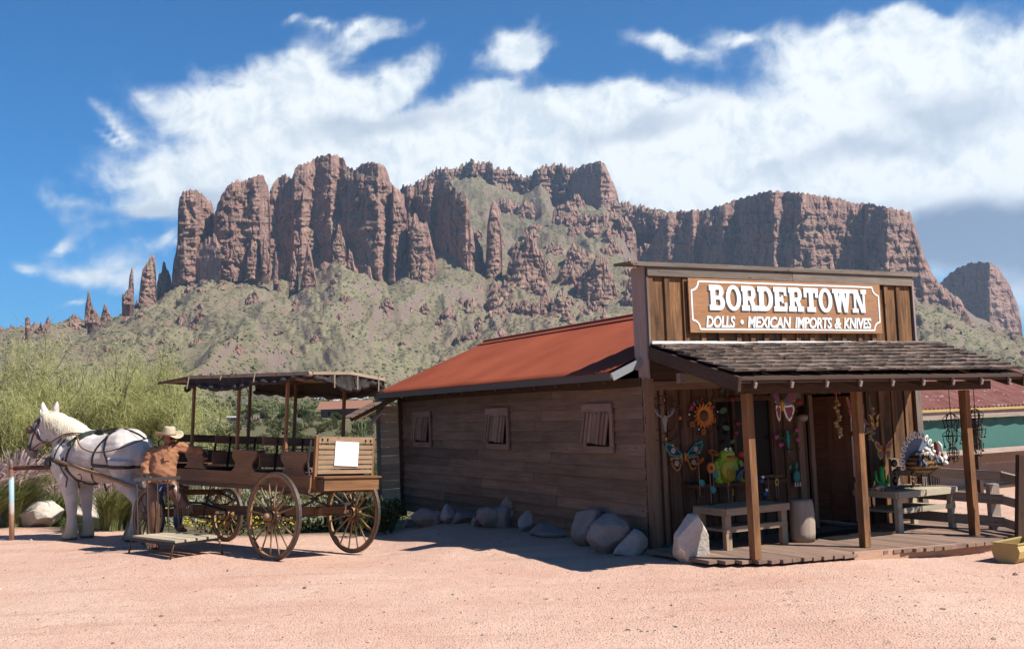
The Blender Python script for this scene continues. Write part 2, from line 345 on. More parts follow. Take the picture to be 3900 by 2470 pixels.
fr=np.concatenate([np.linspace(-180,-36,60)[:-1],np.linspace(-36,-31,18)[:-1],np.linspace(-31,31,900),np.linspace(31,36,18)[1:],np.linspace(36,180,60)[1:]])
AZ=np.radians(fr); RR=np.concatenate([np.linspace(.6,30,84)[:-1],np.geomspace(30,900,46)[:-1],np.linspace(900,3700,190)[:-1],np.geomspace(3700,12000,14)])
X_,Y_,Z_=terrain(AZ[None,:],RR[:,None]); n_,m_=X_.shape
V=np.stack([X_,Y_,Z_],-1).reshape(-1,3)
gf=grid_faces(n_,m_)[:,::-1]
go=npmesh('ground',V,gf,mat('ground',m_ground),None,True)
a=go.data.attributes.new('yard','FLOAT','POINT'); yy=np.clip((lip_y(X_)-Y_)/.5+.4+.6*fbm(X_/1.1,Y_/1.1,0,3),0,1); rr_=np.hypot(X_,Y_); yy=np.where((rr_>60)|((Y_>14)&(X_>1.5)&(X_<2)),yy,yy)
a.data.foreach_set('value',yy.ravel().astype(np.float32))
wq_=fbm(X_/500,Y_/500,4.4,3)*.9; gl=fbm(np.arctan2(X_,Y_)*9+wq_,rr_/900+wq_,5.5,5,.6,True); a=go.data.attributes.new('gully','FLOAT','POINT'); a.data.foreach_set('value',np.clip(.25-gl,0,1).ravel().astype(np.float32))
a=go.data.attributes.new('far','FLOAT','POINT'); a.data.foreach_set('value',np.clip((rr_-350)/500,0,1).ravel().astype(np.float32))
tag(go,kind='structure')
# ================= mountain: separate rock walls, towers and spires =================
def m_rock(t,b):
    v=t.obj(); st=t.map(v,(0,0,0),(0,0,0),(1,1,.22)); nz=t.sep(t.new('ShaderNodeNewGeometry').outputs['Normal'])[2]
    a=t.noise(st,.03,8,.65,.6); c1=t.noise(st,.12,6,.7); c2=t.noise(v,.5,5,.7)
    c=t.mix(t.rng(a,.3,.7),(.33,.175,.14),(.63,.385,.29)); c=t.mix(t.rng(c1,.45,.7),c,(.22,.115,.10))
    c=t.mix(t.math('MULTIPLY',t.rng(t.noise(t.map(v,(9,9,9),(0,0,0),(1,1,2.2)),.013,5,.6),.58,.72),.8),c,(.46,.35,.22))
    c=t.mix(t.math('MULTIPLY',t.rng(c2,.5,.8),.4),c,(.13,.08,.08))
    ledge=t.math('MULTIPLY',t.rng(nz,.45,.75),t.rng(t.noise(v,.06,5,.7),.40,.55)); c=t.mix(t.math('MULTIPLY',ledge,.85),c,(.09,.10,.05))
    t.l.new(c,b.inputs['Base Color']); b.inputs['Roughness'].default_value=.95; b.inputs['Specular IOR Level'].default_value=.1
    t.l.new(t.bump(t.math('ADD',t.math('ADD',c1,t.math('MULTIPLY',c2,.5)),t.math('MULTIPLY',t.voro(st,.09),.7)),.9,5.5),b.inputs['Normal'])
ROCK=mat('cliff_rock',m_rock)
mount=empty('mountain'); tag(mount,kind='structure')
def cliff(name,r,top,bot,dr=None,th=None,amp=9,fw=22,step=2.6,jag=5,seed=0,lean=.12,label=None):
    u0,u1=top[0][0],top[-1][0]; n=max(8,int((u1-u0)/step)); us=np.linspace(u0,u1,n)
    tv=ipx(us,top); bv=ipx(us,bot); mpp=r/FPX; w=(u1-u0)*mpp
    e=np.clip(np.minimum(us-u0,u1-us)/6,0,1)
    tv=tv+e*jag*1.9*(fbm(us/22,seed*7.7,0,4,.6)+.35*np.sign(pn(us/14,seed)))
    th=th or min(w*.7,160); t_=(us-u0)/(u1-u0)
    if dr is None: D=th*.9*np.abs((t_-.35)/.65)**2.2
    else: D=ipx(us,dr)
    H_=np.max(bv-tv); m=max(8,int(H_/step)); k=np.linspace(0,1,m)
    bv2=bv+30; vv=bv2[:,None]+(tv-bv2)[:,None]*k[None,:]; uu=np.repeat(us[:,None],m,1)
    hgt=(bv2[:,None]-vv)*mpp
    sc=mpp
    xx=uu*sc; zz=vv*sc
    wx=fbm(xx/60,zz/90,seed+.5,3)*14
    wx2=fbm(xx/25,zz/30,seed+50,3)*16; fl=fbm((xx+wx+wx2)/(fw*1.25),zz/(fw*3.2)+wx2*.01,seed,5,.6,True)
    bk=fbm((xx+wx2)/(fw*1.3),zz/(fw*1.3),seed+4,5,.62)
    strat=fbm(xx/(fw*6),zz/(fw*.45),seed+8,3,.5)
    fl2=fbm((xx+wx*2.2)/(fw*3.4),zz/(fw*6),seed+20,3,.55,True); crk=-np.clip(.25-np.abs(pn((xx+wx+wx2)/(fw*1.1),zz/(fw*3.5),seed+33)),0,.25)*4
    st2=np.abs(((zz+wx2*.8)/(fw*1.1))%1-.5)*2; nr=amp*(-2.3*fl2-.75*fl-2.0*bk-.8*strat-.9*crk-.45*st2)
    fade=np.clip((1-k)*7,0,1)[None,:]*1.0
    rr=r+D[:,None]+nr*(.35+.65*fade)+lean*hgt+12*(1-fade)*.8
    def pos(u,v,rad):
        x=(u-1950)/FPX; y=-(v-1235)/FPX
        up0=np.array([0,-math.sin(PIT),math.cos(PIT)]);fwv=np.array([0,math.cos(PIT),math.sin(PIT)]);r0=np.array([1.,0,0])
        rt=r0*math.cos(ROLL)-up0*math.sin(ROLL); up=up0*math.cos(ROLL)+r0*math.sin(ROLL)
        d=fwv+x[...,None]*rt+y[...,None]*up; d=d/np.linalg.norm(d[...,:2],axis=-1)[...,None]
        return d*rad[...,None]+np.array([0,0,CH])
    Fp=pos(uu,vv,rr)
    tb=Fp[:,-1:,:].copy(); back=[]
    dirs=tb[:,:,:2]/np.linalg.norm(tb[:,:,:2],axis=-1)[...,None]
    for f,dz in ((.12,1.0),(.5,2.0),(1.0,-4.0)):
        q=tb.copy(); q[:,:,:2]+=dirs*th*f; q[:,:,2]+= -abs(dz)*(1 if f<1 else 3); back.append(q)
    q=back[-1].copy(); q[:,:,:2]+=dirs*20; q[:,:,2]=Fp[:,:1,2]-15; back.append(q)
    A=np.concatenate([Fp]+back,1); 
    Vv=A.reshape(-1,3); ff=grid_faces(A.shape[0],A.shape[1])
    # end caps
    mm=A.shape[1]; caps=[]
    o=npmesh(name,Vv,ff,ROCK,mount,False)
    bm=bmesh.new(); bm.from_mesh(o.data); bmesh.ops.holes_fill(bm,edges=[e for e in bm.edges if e.is_boundary],sides=0); bmesh.ops.triangulate(bm,faces=[f for f in bm.faces if len(f.verts)>4]); bmesh.ops.recalc_face_normals(bm,faces=bm.faces); bm.to_mesh(o.data); bm.free()
    if label: o['label']=label
    return o
cl=cliff
# back ridge first
cl('cliff',3250,[(2098,795),(2112,760),(2150,700),(2194,640),(2225,628),(2256,617),(2280,612),(2303,625),(2327,678),(2340,705),(2351,735),(2363,790)],[(2098,800),(2191,775),(2303,765),(2363,795)],[(2100,210),(2200,110),(2290,0),(2320,20),(2363,110)],140,7,18,seed=1,jag=3)
cl('cliff',3400,[(1873,790),(1885,735),(1905,705),(1940,699),(1965,715),(1979,796)],[(1873,770),(1925,775),(1979,800)],None,90,6,14,seed=2)
cl('cliff',3440,[(1950,765),(1960,690),(1985,673),(2005,680),(2020,770)],[(1950,740),(2020,775)],None,80,6,14,seed=3)
cl('cliff',3420,[(1535,715),(1560,705),(1600,690),(1620,668),(1650,655),(1660,640),(1700,636),(1750,640),(1765,622),(1790,612),(1830,618),(1860,616),(1885,640),(1930,645),(1950,640),(1962,660),(1985,672),(2015,676)],[(1535,760),(1620,745),(1700,720),(1790,705),(1860,715),(1962,745),(2015,730)],[(1535,60),(1600,0),(1660,60),(1700,20),(1760,70),(1800,10),(1850,60),(1880,0),(1940,50),(2015,0)],60,14,14,seed=4,jag=8)
cl('cliff',3300,[(1690,790),(1700,745),(1740,715),(1790,730),(1840,715),(1875,740),(1890,800)],[(1690,800),(1790,790),(1890,810)],[(1690,60),(1760,0),(1800,40),(1850,0),(1890,60)],60,11,14,seed=70,jag=8)
cl('cliff',3200,[(1600,800),(1620,745),(1660,740),(1690,790)],[(1600,810),(1690,815)],None,50,9,12,seed=71,jag=7)
cl('cliff',3400,[(2012,675),(2035,655),(2055,640),(2070,630),(2120,627),(2150,634),(2185,640),(2200,655)],[(2012,735),(2100,720),(2200,740)],[(2012,50),(2060,0),(2110,40),(2150,0),(2200,30)],60,12,14,seed=5,jag=7)
cl('cliff',3000,[(2360,830),(2400,792),(2440,785),(2500,800),(2545,812),(2560,850)],[(2360,850),(2500,860),(2560,870)],[(2360,60),(2500,0),(2560,10)],60,8,14,seed=6)
cl('cliff',2800,[(2160,880),(2200,850),(2260,820),(2330,812),(2400,840)],[(2160,900),(2300,865),(2400,880)],[(2160,60),(2300,0),(2400,60)],50,7,12,seed=7,jag=8)
# right table mountain
cl('cliff',2700,[(2395,1120),(2440,1000),(2490,905),(2540,820),(2545,808),(2600,802),(2700,797),(2800,762),(2900,733),(2925,727),(3000,730),(3100,741),(3200,757),(3270,777),(3300,772),(3400,795),(3445,800),(3465,812),(3482,850),(3503,925),(3540,1020),(3560,1055),(3600,1100),(3660,1140),(3685,1190),(3692,1240)],
 [(2395,1160),(2600,1170),(3000,1180),(3480,1190),(3600,1225),(3692,1245)],
 [(2395,330),(2545,215),(2580,240),(2640,190),(2655,215),(2760,150),(2800,158),(2950,20),(2985,55),(3050,10),(3200,90),(3290,110),(3300,70),(3380,20),(3440,60),(3500,110),(3560,150),(3692,260)],200,11,26,step=3,seed=11,jag=4)
cl('cliff',3700,[(3575,1085),(3600,1055),(3640,1025),(3670,1010),(3700,1000),(3740,997),(3780,1000),(3810,1030),(3830,1062),(3850,1095),(3868,1140),(3880,1175),(3890,1215),(3896,1280)],[(3575,1110),(3700,1240),(3896,1330)],[(3575,300),(3770,0),(3896,200)],220,9,24,seed=12,jag=3)
# left massif
cl('cliff',2420,[(1015,760),(1040,702),(1060,676),(1085,664),(1110,680),(1120,660),(1122,641),(1135,630),(1180,615),(1200,602),(1228,593),(1250,588),(1280,590),(1305,600),(1322,633),(1350,645),(1368,632),(1390,620),(1418,617),(1452,622),(1472,645),(1485,690),(1510,720),(1540,740)],
 [(1015,1090),(1200,1080),(1300,1020),(1400,1060),(1480,1090),(1540,1080)],
 [(1015,40),(1060,60),(1110,30),(1120,0),(1150,-10),(1180,25),(1200,40),(1260,0),(1290,25),(1395,-70),(1440,-95),(1470,-60),(1540,20)],150,10,24,seed=21,jag=4)
cl('cliff',2330,[(1478,980),(1488,760),(1495,705),(1515,730),(1535,760),(1548,800),(1556,900),(1560,1000),(1562,1085)],[(1478,1075),(1530,1092),(1562,1088)],[(1478,20),(1500,0),(1562,45)],60,7,14,seed=22)
cl('cliff',2480,[(1515,760),(1530,712),(1560,703),(1607,700),(1650,694),(1684,686),(1714,696),(1749,737),(1784,760),(1790,843),(1800,870),(1815,900),(1837,938),(1845,1010),(1850,1080),(1856,1165)],[(1515,1060),(1640,1040),(1715,1020),(1760,1080),(1800,1120),(1856,1172)],
 [(1515,110),(1560,70),(1580,85),(1640,40),(1655,60),(1735,-60),(1775,-110),(1790,-90),(1856,20)],120,10,20,seed=23,jag=7)
cl('rock_spire',2300,[(1550,1085),(1556,960),(1566,850),(1578,802),(1588,812),(1600,850),(1625,845),(1640,900),(1655,960),(1664,1020),(1668,1085)],[(1550,1090),(1610,1095),(1668,1090)],None,60,6,13,seed=24)
cl('rock_spire',2380,[(1845,1200),(1850,1000),(1856,850),(1868,790),(1879,762),(1893,775),(1904,808),(1908,860),(1912,920),(1914,1080)],[(1845,1180),(1885,1100),(1914,1085)],None,50,5,12,seed=25,jag=3)
cl('cliff',2250,[(806,1040),(810,900),(814,830),(825,790),(836,760),(870,702),(900,686),(925,690),(950,680),(980,665),(1005,675),(1020,700),(1027,760),(1030,900)],[(806,1045),(900,1040),(965,1030),(1030,1020)],[(806,40),(830,10),(880,0),(930,20),(965,5),(990,15),(1000,60),(1030,130)],90,8,16,seed=26)
cl('cliff',2330,[(700,1040),(715,985),(745,945),(790,905),(812,890),(840,930)],[(700,1062),(750,1068),(840,1050)],[(700,-50),(720,-60),(840,-130)],60,3,20,seed=27)
cl('cliff',2250,[(654,1055),(660,1000),(668,960),(676,925),(678,800),(684,752),(700,727),(722,722),(740,720),(757,728),(775,738),(792,762),(808,772),(815,800),(818,890),(822,1000)],[(654,1058),(690,1050),(735,1040),(822,1040)],[(654,30),(700,0),(745,8),(760,60),(822,120)],60,7,14,seed=28,lean=-.02)
cl('rock_spire',2240,[(932,1050),(945,960),(958,915),(975,905),(988,930),(992,1035)],[(932,1040),(992,1025)],None,30,4,9,seed=29)
cl('rock_spire',2230,[(992,1010),(998,960),(1006,880),(1014,900),(1020,960),(1024,1010)],[(990,1000),(1024,1015)],None,20,3,8,seed=30)
for i,(x0,x1,top,base,dist) in enumerate([(487,510,1013,1145,2200),(528,597,967,1140,2200),(322,356,1100,1198,2150),(383,421,1155,1215,2120),(171,195,1205,1238,2200),(112,150,1227,1260,2200),(597,655,1000,1085,2330),(1100,1137,950,1078,2200),(1139,1216,932,1150,2180),(1262,1320,849,973,2360),(1298,1373,946,1130,2200),(1371,1440,1014,1140,2210),(1342,1466,1141,1222,2100),(1590,1652,1150,1206,2050),(1926,2092,892,1092,2330),(2197,2352,967,1130,2300),(1915,2110,1148,1200,2120),(2052,2100,1085,1170,2160),(2100,2175,1095,1198,2140),(2284,2322,1170,1236,2100),(1180,1225,1165,1210,2120),(820,880,1075,1130,2140),(1040,1062,955,1050,2220),(700,735,1078,1130,2160),(1766,1800,1160,1200,2080),(1838,1900,1185,1225,2060),(2380,2460,1040,1110,2350),(1680,1725,1140,1172,2120),(1740,1842,1140,1180,2150),(1811,1840,1215,1245,2000),(2010,2070,1250,1280,1960),(1730,1850,1260,1300,1900),(430,470,1250,1310,1900),(60,140,1270,1320,1950),(150,250,1280,1330,1930)]):
    w=x1-x0; rs=random.Random(i); f=lambda k:top+(base-top)*k
    if i in(0,1): tp_=[(x0,f(1)),(x0+w*.1,f(.6)),(x0+w*.25,f(.3)),(x0+w*.5,f(.18)),(x0+w*(.6 if i==0 else .8),f(0)),(x0+w*.92,f(.1)),(x0+w*.98,f(.5)),(x1,f(.85))]
    elif w>90: tp_=[(x0,f(.8)),(x0+w*.12,f(.45)),(x0+w*.3,f(.3)),(x0+w*.45,f(.05)),(x0+w*.6,f(0)),(x0+w*.75,f(.25)),(x0+w*.9,f(.5)),(x1,f(.95))]
    else: tp_=[(x0,f(1)),(x0+w*.12,f(.55)),(x0+w*.3,f(.3+rs.uniform(-.1,.1))),(x0+w*.42,f(.0)),(x0+w*.58,f(.06)),(x0+w*.7,f(.35)),(x0+w*.88,f(.5+rs.uniform(-.15,.15))),(x1,f(1))]
    cl('rock_outcrop' if w>60 and base-top<120 else 'rock_spire',dist,tp_,[(x0,base),(x1,base)],None,max(16,w*.35),2.5+w*.03,6+w*.07,step=2.2,jag=2+w*.06,seed=40+i)
def at_px(u,v,r0=40,r1=2500):
    a,e=az_of(u,v); r=np.geomspace(r0,r1,1500); x,y,z=terrain(np.full(1500,a),r); hz=CH+e*r; i=int(np.argmax(z>=hz)); i=i if z[i]>=hz[i] else 700; return float(x[i]),float(y[i]),float(z[i]),float(r[i])
rs=random.Random(77)
for i in range(135):
    if i<88: u=rs.uniform(1780,2420); v=rs.uniform(790,1190); w=rs.uniform(28,110); h=w*rs.uniform(.35,.9)
    else: u=rs.uniform(60,2300); v=rs.uniform(1110,1350)+ (80 if u<400 else 0); w=rs.uniform(16,62); h=w*rs.uniform(.35,.8)
    r=at_px(u+w/2,v,900,3900)[3]; n=rs.randint(4,7); f=lambda k:v-h*k
    tp_=[(u,f(0))]+[(u+w*(.08+.84*k/(n-1)),f(rs.uniform(.55,1.0)*math.sin(math.pi*(.15+.7*k/(n-1))))) for k in range(n)]+[(u+w,f(0))]
    cl('rock_outcrop',r-8,tp_,[(u,v+3),(u+w,v+3)],None,max(14,w*.3*r/2300),2.5+w*.045,6+w*.12,step=2.6,jag=2+w*.05,seed=300+i)
# scattered boulders and crags over the slopes, and desert shrubs: nobody could count them
def ico(sub=1):
    bm=bmesh.new(); bmesh.ops.create_icosphere(bm,subdivisions=sub,radius=1); v=np.array([q.co[:] for q in bm.verts]); f=np.array([[w.index for w in q.verts] for q in bm.faces]); bm.free(); return v,f
IV,IF=ico(1); IV2,IF2=ico(2)
def scatter(name,P_,sc,m,seed=0,flat=.8,rough=.25,lab=None):
    g=np.random.default_rng(seed); n=len(P_); V=IV[None]*(1+rough*g.standard_normal((n,len(IV),1)))*sc[:,None,None]*np.array([1,1,flat])*g.uniform(.7,1.3,(n,1,3))+P_[:,None,:]
    Fq=IF[None]+(np.arange(n)*len(IV))[:,None,None]
    o=npmesh(name,V.reshape(-1,3),Fq.reshape(-1,3),m,None,False,True); tag(o,lab,None,None,'stuff'); return o
g=np.random.default_rng(5)
n=3800; az=g.uniform(R(-29),R(29),n); r=1500+900*g.random(n)**.6; x,y,z=terrain(az,r); k=fbm(x/150,y/150,2,3)>-.02; x,y,z=x[k],y[k],z[k]; sc=1.2+g.pareto(2.2,len(x))*1.6; sc=np.clip(sc,1,11)
scatter('mountain_boulders',np.stack([x,y,z+sc*.2],1),sc,ROCK,1,.9,.22,'scattered red brown boulders on the slopes below the cliffs')
def m_scrub(t,b):
    v=t.obj(); n=t.noise(v,.9,5,.7); c=t.mix(n,(.045,.06,.02),(.16,.17,.065)); c=t.mix(t.rng(t.noise(v,.05,3),.45,.6),c,(.12,.12,.045)); t.l.new(c,b.inputs['Base Color']); b.inputs['Roughness'].default_value=.9; b.inputs['Specular IOR Level'].default_value=.1
SCR=mat('scrub',m_scrub)
n=13000; az=g.uniform(R(-29),R(29),n); r=500+1700*g.random(n); x,y,z=terrain(az,r); k=fbm(x/120,y/120,6,3)>-.1; x,y,z=x[k],y[k],z[k]; sc=g.uniform(.8,2.2,len(x))
scatter('slope_shrubs',np.stack([x,y,z+sc*.3],1),sc,SCR,2,.75,.2,'dark green desert shrubs dotted over the mountain slopes')
# ================= materials for timber and metal =================
def wood(name,c1,c2,dark=(.05,.03,.02),vary=.35,grain=1.0,stain=.3,rough=.85,chips=0,hue=.0):
    def fn(t,b):
        v=t.obj(); r=t.rand(); off=t.comb(t.math('MULTIPLY',r,37.),t.math('MULTIPLY',r,91.),t.math('MULTIPLY',r,53.)); vv=t.vm('ADD',v,off)
        g=t.noise(t.map(vv,(0,0,0),(0,0,0),(1.6,34*grain,34*grain)),1.0,6,.65,.6); g2=t.noise(t.map(vv,(0,0,0),(0,0,0),(5,150,150)),1.,3,.6)
        big=t.noise(t.map(vv,(0,0,0),(0,0,0),(1.2,5,5)),1.0,4,.6)
        c=t.mix(t.rng(g,.3,.7),c1,c2); c=t.mix(t.math('MULTIPLY',t.rng(g2,.52,.72),.55),c,dark)
        c=t.mix(t.math('MULTIPLY',t.rng(big,.45,.7),stain),c,dark)
        c=t.mix(1.0,c,t.mix(r,(1-vary,)*3,(1+vary*.55,1+vary*.5,1+vary*.45)),'MULTIPLY')
        if chips:
            ch=t.rng(t.noise(t.map(vv,(0,0,0),(0,0,0),(9,40,40)),1,6,.75,1.2),.66,.69); c=t.mix(t.math('MULTIPLY',t.math('MULTIPLY',ch,t.rng(big,.4,.62)),chips),c,(.42,.30,.20))
        kn=t.voro(t.map(vv,(0,0,0),(0,0,0),(2.2,9,9)),1.0); c=t.mix(t.rng(kn,.09,.05),c,dark)
        t.l.new(c,b.inputs['Base Color']); b.inputs['Roughness'].default_value=rough; b.inputs['Specular IOR Level'].default_value=.25
        t.l.new(t.bump(t.math('ADD',g,t.math('MULTIPLY',g2,.6)),.55,.006),b.inputs['Normal'])
    return mat(name,fn)
W_SIDE=wood('side_wall_wood',(.235,.145,.095),(.35,.23,.16),(.11,.07,.05),.3,1,.5,chips=.8)
W_LEAN=wood('leanto_wood',(.78,.52,.33),(.92,.66,.45),(.30,.18,.12),.3)
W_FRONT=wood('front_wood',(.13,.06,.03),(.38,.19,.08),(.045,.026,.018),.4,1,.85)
W_FRONTSH=wood('front_shaded_wood',(.10,.052,.034),(.19,.105,.065),(.035,.02,.015),.3,1,.6)  # darker copy of the front wood with the porch shade painted in
W_GREY=wood('weathered_wood',(.20,.155,.125),(.36,.29,.235),(.07,.05,.04),.25,1,.4)
W_TRIM=wood('trim_wood',(.20,.12,.075),(.33,.21,.14),(.06,.035,.025),.2)
W_POST=wood('post_wood',(.20,.085,.035),(.40,.20,.085),(.06,.03,.018),.12,.7,.7)
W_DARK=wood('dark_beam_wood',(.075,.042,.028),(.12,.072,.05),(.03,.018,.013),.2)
W_PINK=wood('pink_faded_board',(.37,.27,.245),(.50,.40,.36),(.2,.13,.12),.1,1,.2)
W_DECK=wood('deck_wood',(.27,.165,.12),(.40,.27,.205),(.10,.06,.045),.3,1,.35)
W_BENCH=wood('bench_wood',(.38,.25,.16),(.52,.37,.25),(.18,.11,.07),.15,1,.2)
W_BENCHP=wood('pale_bench_wood',(.52,.42,.29),(.68,.58,.43),(.25,.17,.11),.15,1,.25)
W_SHUT=wood('shutter_wood',(.30,.185,.14),(.43,.29,.22),(.10,.06,.045),.2)
W_SHING=wood('shingle_wood',(.14,.10,.075),(.38,.28,.225),(.04,.028,.022),.55,1,.4)
W_KICK=wood('kickboard_wood',(.52,.30,.19),(.62,.39,.26),(.28,.14,.08),.1,1,.2)
W_RAIL=wood('rail_wood',(.40,.30,.24),(.60,.48,.40),(.16,.11,.09),.15)
BLACKM=mat('interior_shade',color=(.012,.010,.009),rough=.9)  # flat black painted for the shade of unlit insides and openings
def m_rust(t,b):
    v=t.obj(); n=t.noise(v,.8,6,.6); n2=t.noise(t.map(v,(0,0,0),(0,0,0),(1,8,1)),3,5,.7)
    c=t.mix(t.rng(n,.35,.65),(.25,.050,.020),(.33,.075,.032)); c=t.mix(t.math('MULTIPLY',t.rng(n2,.5,.75),.35),c,(.20,.038,.018)); c=t.mix(t.rng(t.noise(v,30,3,.7),.72,.76),c,(.5,.3,.22))
    t.l.new(c,b.inputs['Base Color']); b.inputs['Roughness'].default_value=.75; b.inputs['Specular IOR Level'].default_value=.25; t.l.new(t.bump(n2,.2,.004),b.inputs['Normal'])
RUST=mat('red_roof_metal',m_rust)
GALV=mat('galvanised_metal',color=(.5,.52,.55),rough=.45,metal=.6)
WHITEP=mat('white_paint',color=(.78,.77,.74),rough=.6)
IRON=mat('black_iron',color=(.035,.028,.025),rough=.5,metal=.5)
# ================= STORE =================
OX,OY=1.7035,13.1229; BRZ=math.atan2(.4737,.8807)
shop=empty('shop_building',(OX,OY,0),BRZ); tag(shop,'brown timber western shop with tall false front and shingled porch','shop building')
D_S={'B':8.32,'H':2.2}
MB().box((2.55,4.8,1.06),(4.95,7.1,2.1)).build('wall_core',BLACKM,shop)
# lap siding on the shaded side wall
NC=14; ch=2.2/NC
for i in range(NC):
    zc=-.03+ch*(i+.5); cuts=[0.02]; 
    rs=random.Random(i); nseg=3
    for k in range(nseg-1): cuts.append(8.3*(k+1)/nseg+rs.uniform(-.9,.9))
    cuts.append(8.3)
    for a_,b_ in zip(cuts[:-1],cuts[1:]):
        dz=rs.uniform(-.006,.006); tilt=.15+(.05 if i<5 else 0)
        board('siding_board',shop,(-.035+rs.uniform(-.006,.006)-(.012 if i<4 else 0),a_+.003,zc+dz),(-.035+rs.uniform(-.006,.006)-(.012 if i<4 else 0),b_-.003,zc-dz),ch+.03,.022,W_SIDE,(-1,0,tilt))
board('corner_post',shop,(-.055,8.36,-.15),(-.055,8.36,2.2),.11,.09,W_DARK,(0,-1,0))
board('corner_post',shop,(-.01,-.06,-.02),(-.01,-.06,2.2),.13,.06,W_TRIM,(0,-1,0))
# roof
RSL=(3.345-2.3)/(2.1+.45)
def corr(name,a0,z0,a1,z1,b0,b1,m,parent,pitch=.075,amp=.011,th=.004):
    nb=int((b1-b0)/pitch*5)+1; bb=np.linspace(b0,b1,nb); w=amp*np.sin(2*np.pi*bb/pitch); na=14; k=np.linspace(0,1,na)
    aa=a0+(a1-a0)*k; zz=z0+(z1-z0)*k; V1=np.stack([np.repeat(aa[:,None],nb,1),np.repeat(bb[None],na,0),zz[:,None]+w[None]],-1); V2=V1.copy(); V2[...,2]-=th
    V=np.concatenate([V1.reshape(-1,3),V2.reshape(-1,3)]); f=grid_faces(na,nb); f2=f[:,::-1]+na*nb
    ed=[]; 
    for j in range(nb-1): ed.append((j,j+1,j+1+na*nb,j+na*nb)); q=(na-1)*nb+j; ed.append((q+1,q,q+na*nb,q+1+na*nb))
    return npmesh(name,V,np.concatenate([f[:,::-1] if a1>a0 else f,f2[:,::-1] if a1>a0 else f2,np.array(ed)]),m,parent,True)
corr('metal_roof',-.47,2.30,2.1,3.345,.16,8.75,RUST,shop)
corr('metal_roof',5.2,2.1,2.1,3.345,.16,8.75,RUST,shop)
MB().tube([(2.1,.16,3.355),(2.1,8.78,3.355)],.05,8).build('ridge_cap',RUST,shop)
mb=MB(); mb.beam((2.0,.16,3.325),(2.0,8.78,3.325),.22,.012,(-.38,0,1)); mb.build('ridge_flashing',RUST,shop)
FAS=mat('fascia_paint',color=(.14,.105,.085),rough=.6)
board('fascia',shop,(-.46,.1,2.245),(-.46,8.76,2.245),.095,.03,FAS,(-1,0,0))
board('rake_board',shop,(-.46,8.76,2.23),(2.1,8.76,3.28),.1,.03,FAS,(0,1,0))
MB().prism([(0,2.1),(4.9,2.1),(2.1,3.3)],.03,Matrix(((1,0,0),(0,0,-1),(0,1,0))),(0,8.3,0)).build('gable_wall',W_SIDE,shop)
for i in range(14):
    bb=.35+i*.62; board('rafter',shop,(-.43,bb,2.20),(.1,bb,2.40),.045,.10,W_DARK)
board('soffit',shop,(-.21,.12,2.30),(-.21,8.7,2.30),.44,.012,W_DARK,(-.38,0,1))
board('gutter_end',shop,(-.50,.02,2.235),(-.02,.02,2.43),.02,.10,GALV,(-.38,0,.93))
board('wall_plate',shop,(-.02,.05,2.16),(-.02,8.3,2.16),.12,.05,W_DARK,(-1,0,0))
# windows in the side wall
def shutter_window(b0,b1,open_):
    z0,z1=1.232,1.905; w=b1-b0; wn=empty('window',(0,(b0+b1)/2,(z0+z1)/2),0,shop)
    hw,hz=w/2,(z1-z0)/2
    MB().box((-.055,0,0),(.02,w*.8,hz*1.7)).build('opening_shade',BLACKM,wn)  # black slab painted as the shaded gap behind the shutter
    board('frame_board',wn,(-.085,-hw,hz-.06),(-.085,hw,hz-.06),.125,.03,W_SHUT,(-1,0,0))
    board('frame_board',wn,(-.08,-hw,-hz+.045),(-.08,hw,-hz+.045),.09,.03,W_SHUT,(-1,0,0))
    board('frame_board',wn,(-.078,-hw+.045,-hz+.09),(-.078,-hw+.03,hz-.125),.075,.03,W_SHUT,(-1,0,0))
    board('frame_board',wn,(-.078,hw-.035,-hz+.09),(-.078,hw-.045,hz-.125),.06,.03,W_SHUT,(-1,0,0))
    # hinged plank shutter, sagging askew
    n=5; sw=w*.86; ln=.06
    for k in range(n):
        bb=-sw/2+sw*(k+.5)/n+.03; 
        board('shutter_plank',wn,(-.135,bb+ln*.6,-hz+.12+.008*k),(-.10,bb-.02,hz-.125),sw/n-.008,.018,W_SHUT,(-1,0,.1))
    for bb in (-sw*.36,-sw*.2,sw*.28,sw*.42)[:4]:
        board('shutter_batten',wn,(-.158,bb+ln*.6+.02,-hz+.12),(-.122,bb-.01,hz-.115),.05,.02,W_SHUT,(-1,0,.1))
for b0,b1 in((6.82,7.67),(3.69,4.49),(.69,1.44)): shutter_window(b0,b1,.1)
# false front
FB=-.11
rs=random.Random(3); x=.03
edges=[.03]
while edges[-1]<4.9: edges.append(min(4.93,edges[-1]+rs.uniform(.24,.34)))
for a0,a1 in zip(edges[:-1],edges[1:]):
    board('facade_board',shop,((a0+a1)/2,FB+.012+rs.uniform(-.004,.004),2.5),((a0+a1)/2,FB+.012,3.58),a1-a0-.006,.02,W_FRONT,(0,-1,0))
    board('batten',shop,(a0+.02,FB-.012,2.5),(a0+.02+rs.uniform(-.008,.008),FB-.012,3.57),.075,.028,W_FRONT,(0,-1,0))
board('header_board',shop,(0,FB-.03,3.605),(2.5,FB-.03,3.60),.15,.035,W_GREY,(0,-1,0)); board('header_board',shop,(2.505,FB-.032,3.60),(4.93,FB-.03,3.595),.15,.035,W_GREY,(0,-1,0))
for a0,a1 in((-.27,1.6),(1.605,3.4),(3.405,5.06)):
    board('cap_board',shop,(a0,.02,3.70+.004*a0),(a1,.02,3.70+.004*a1),.40,.035,W_GREY,(0,-.06,1),j=.004)
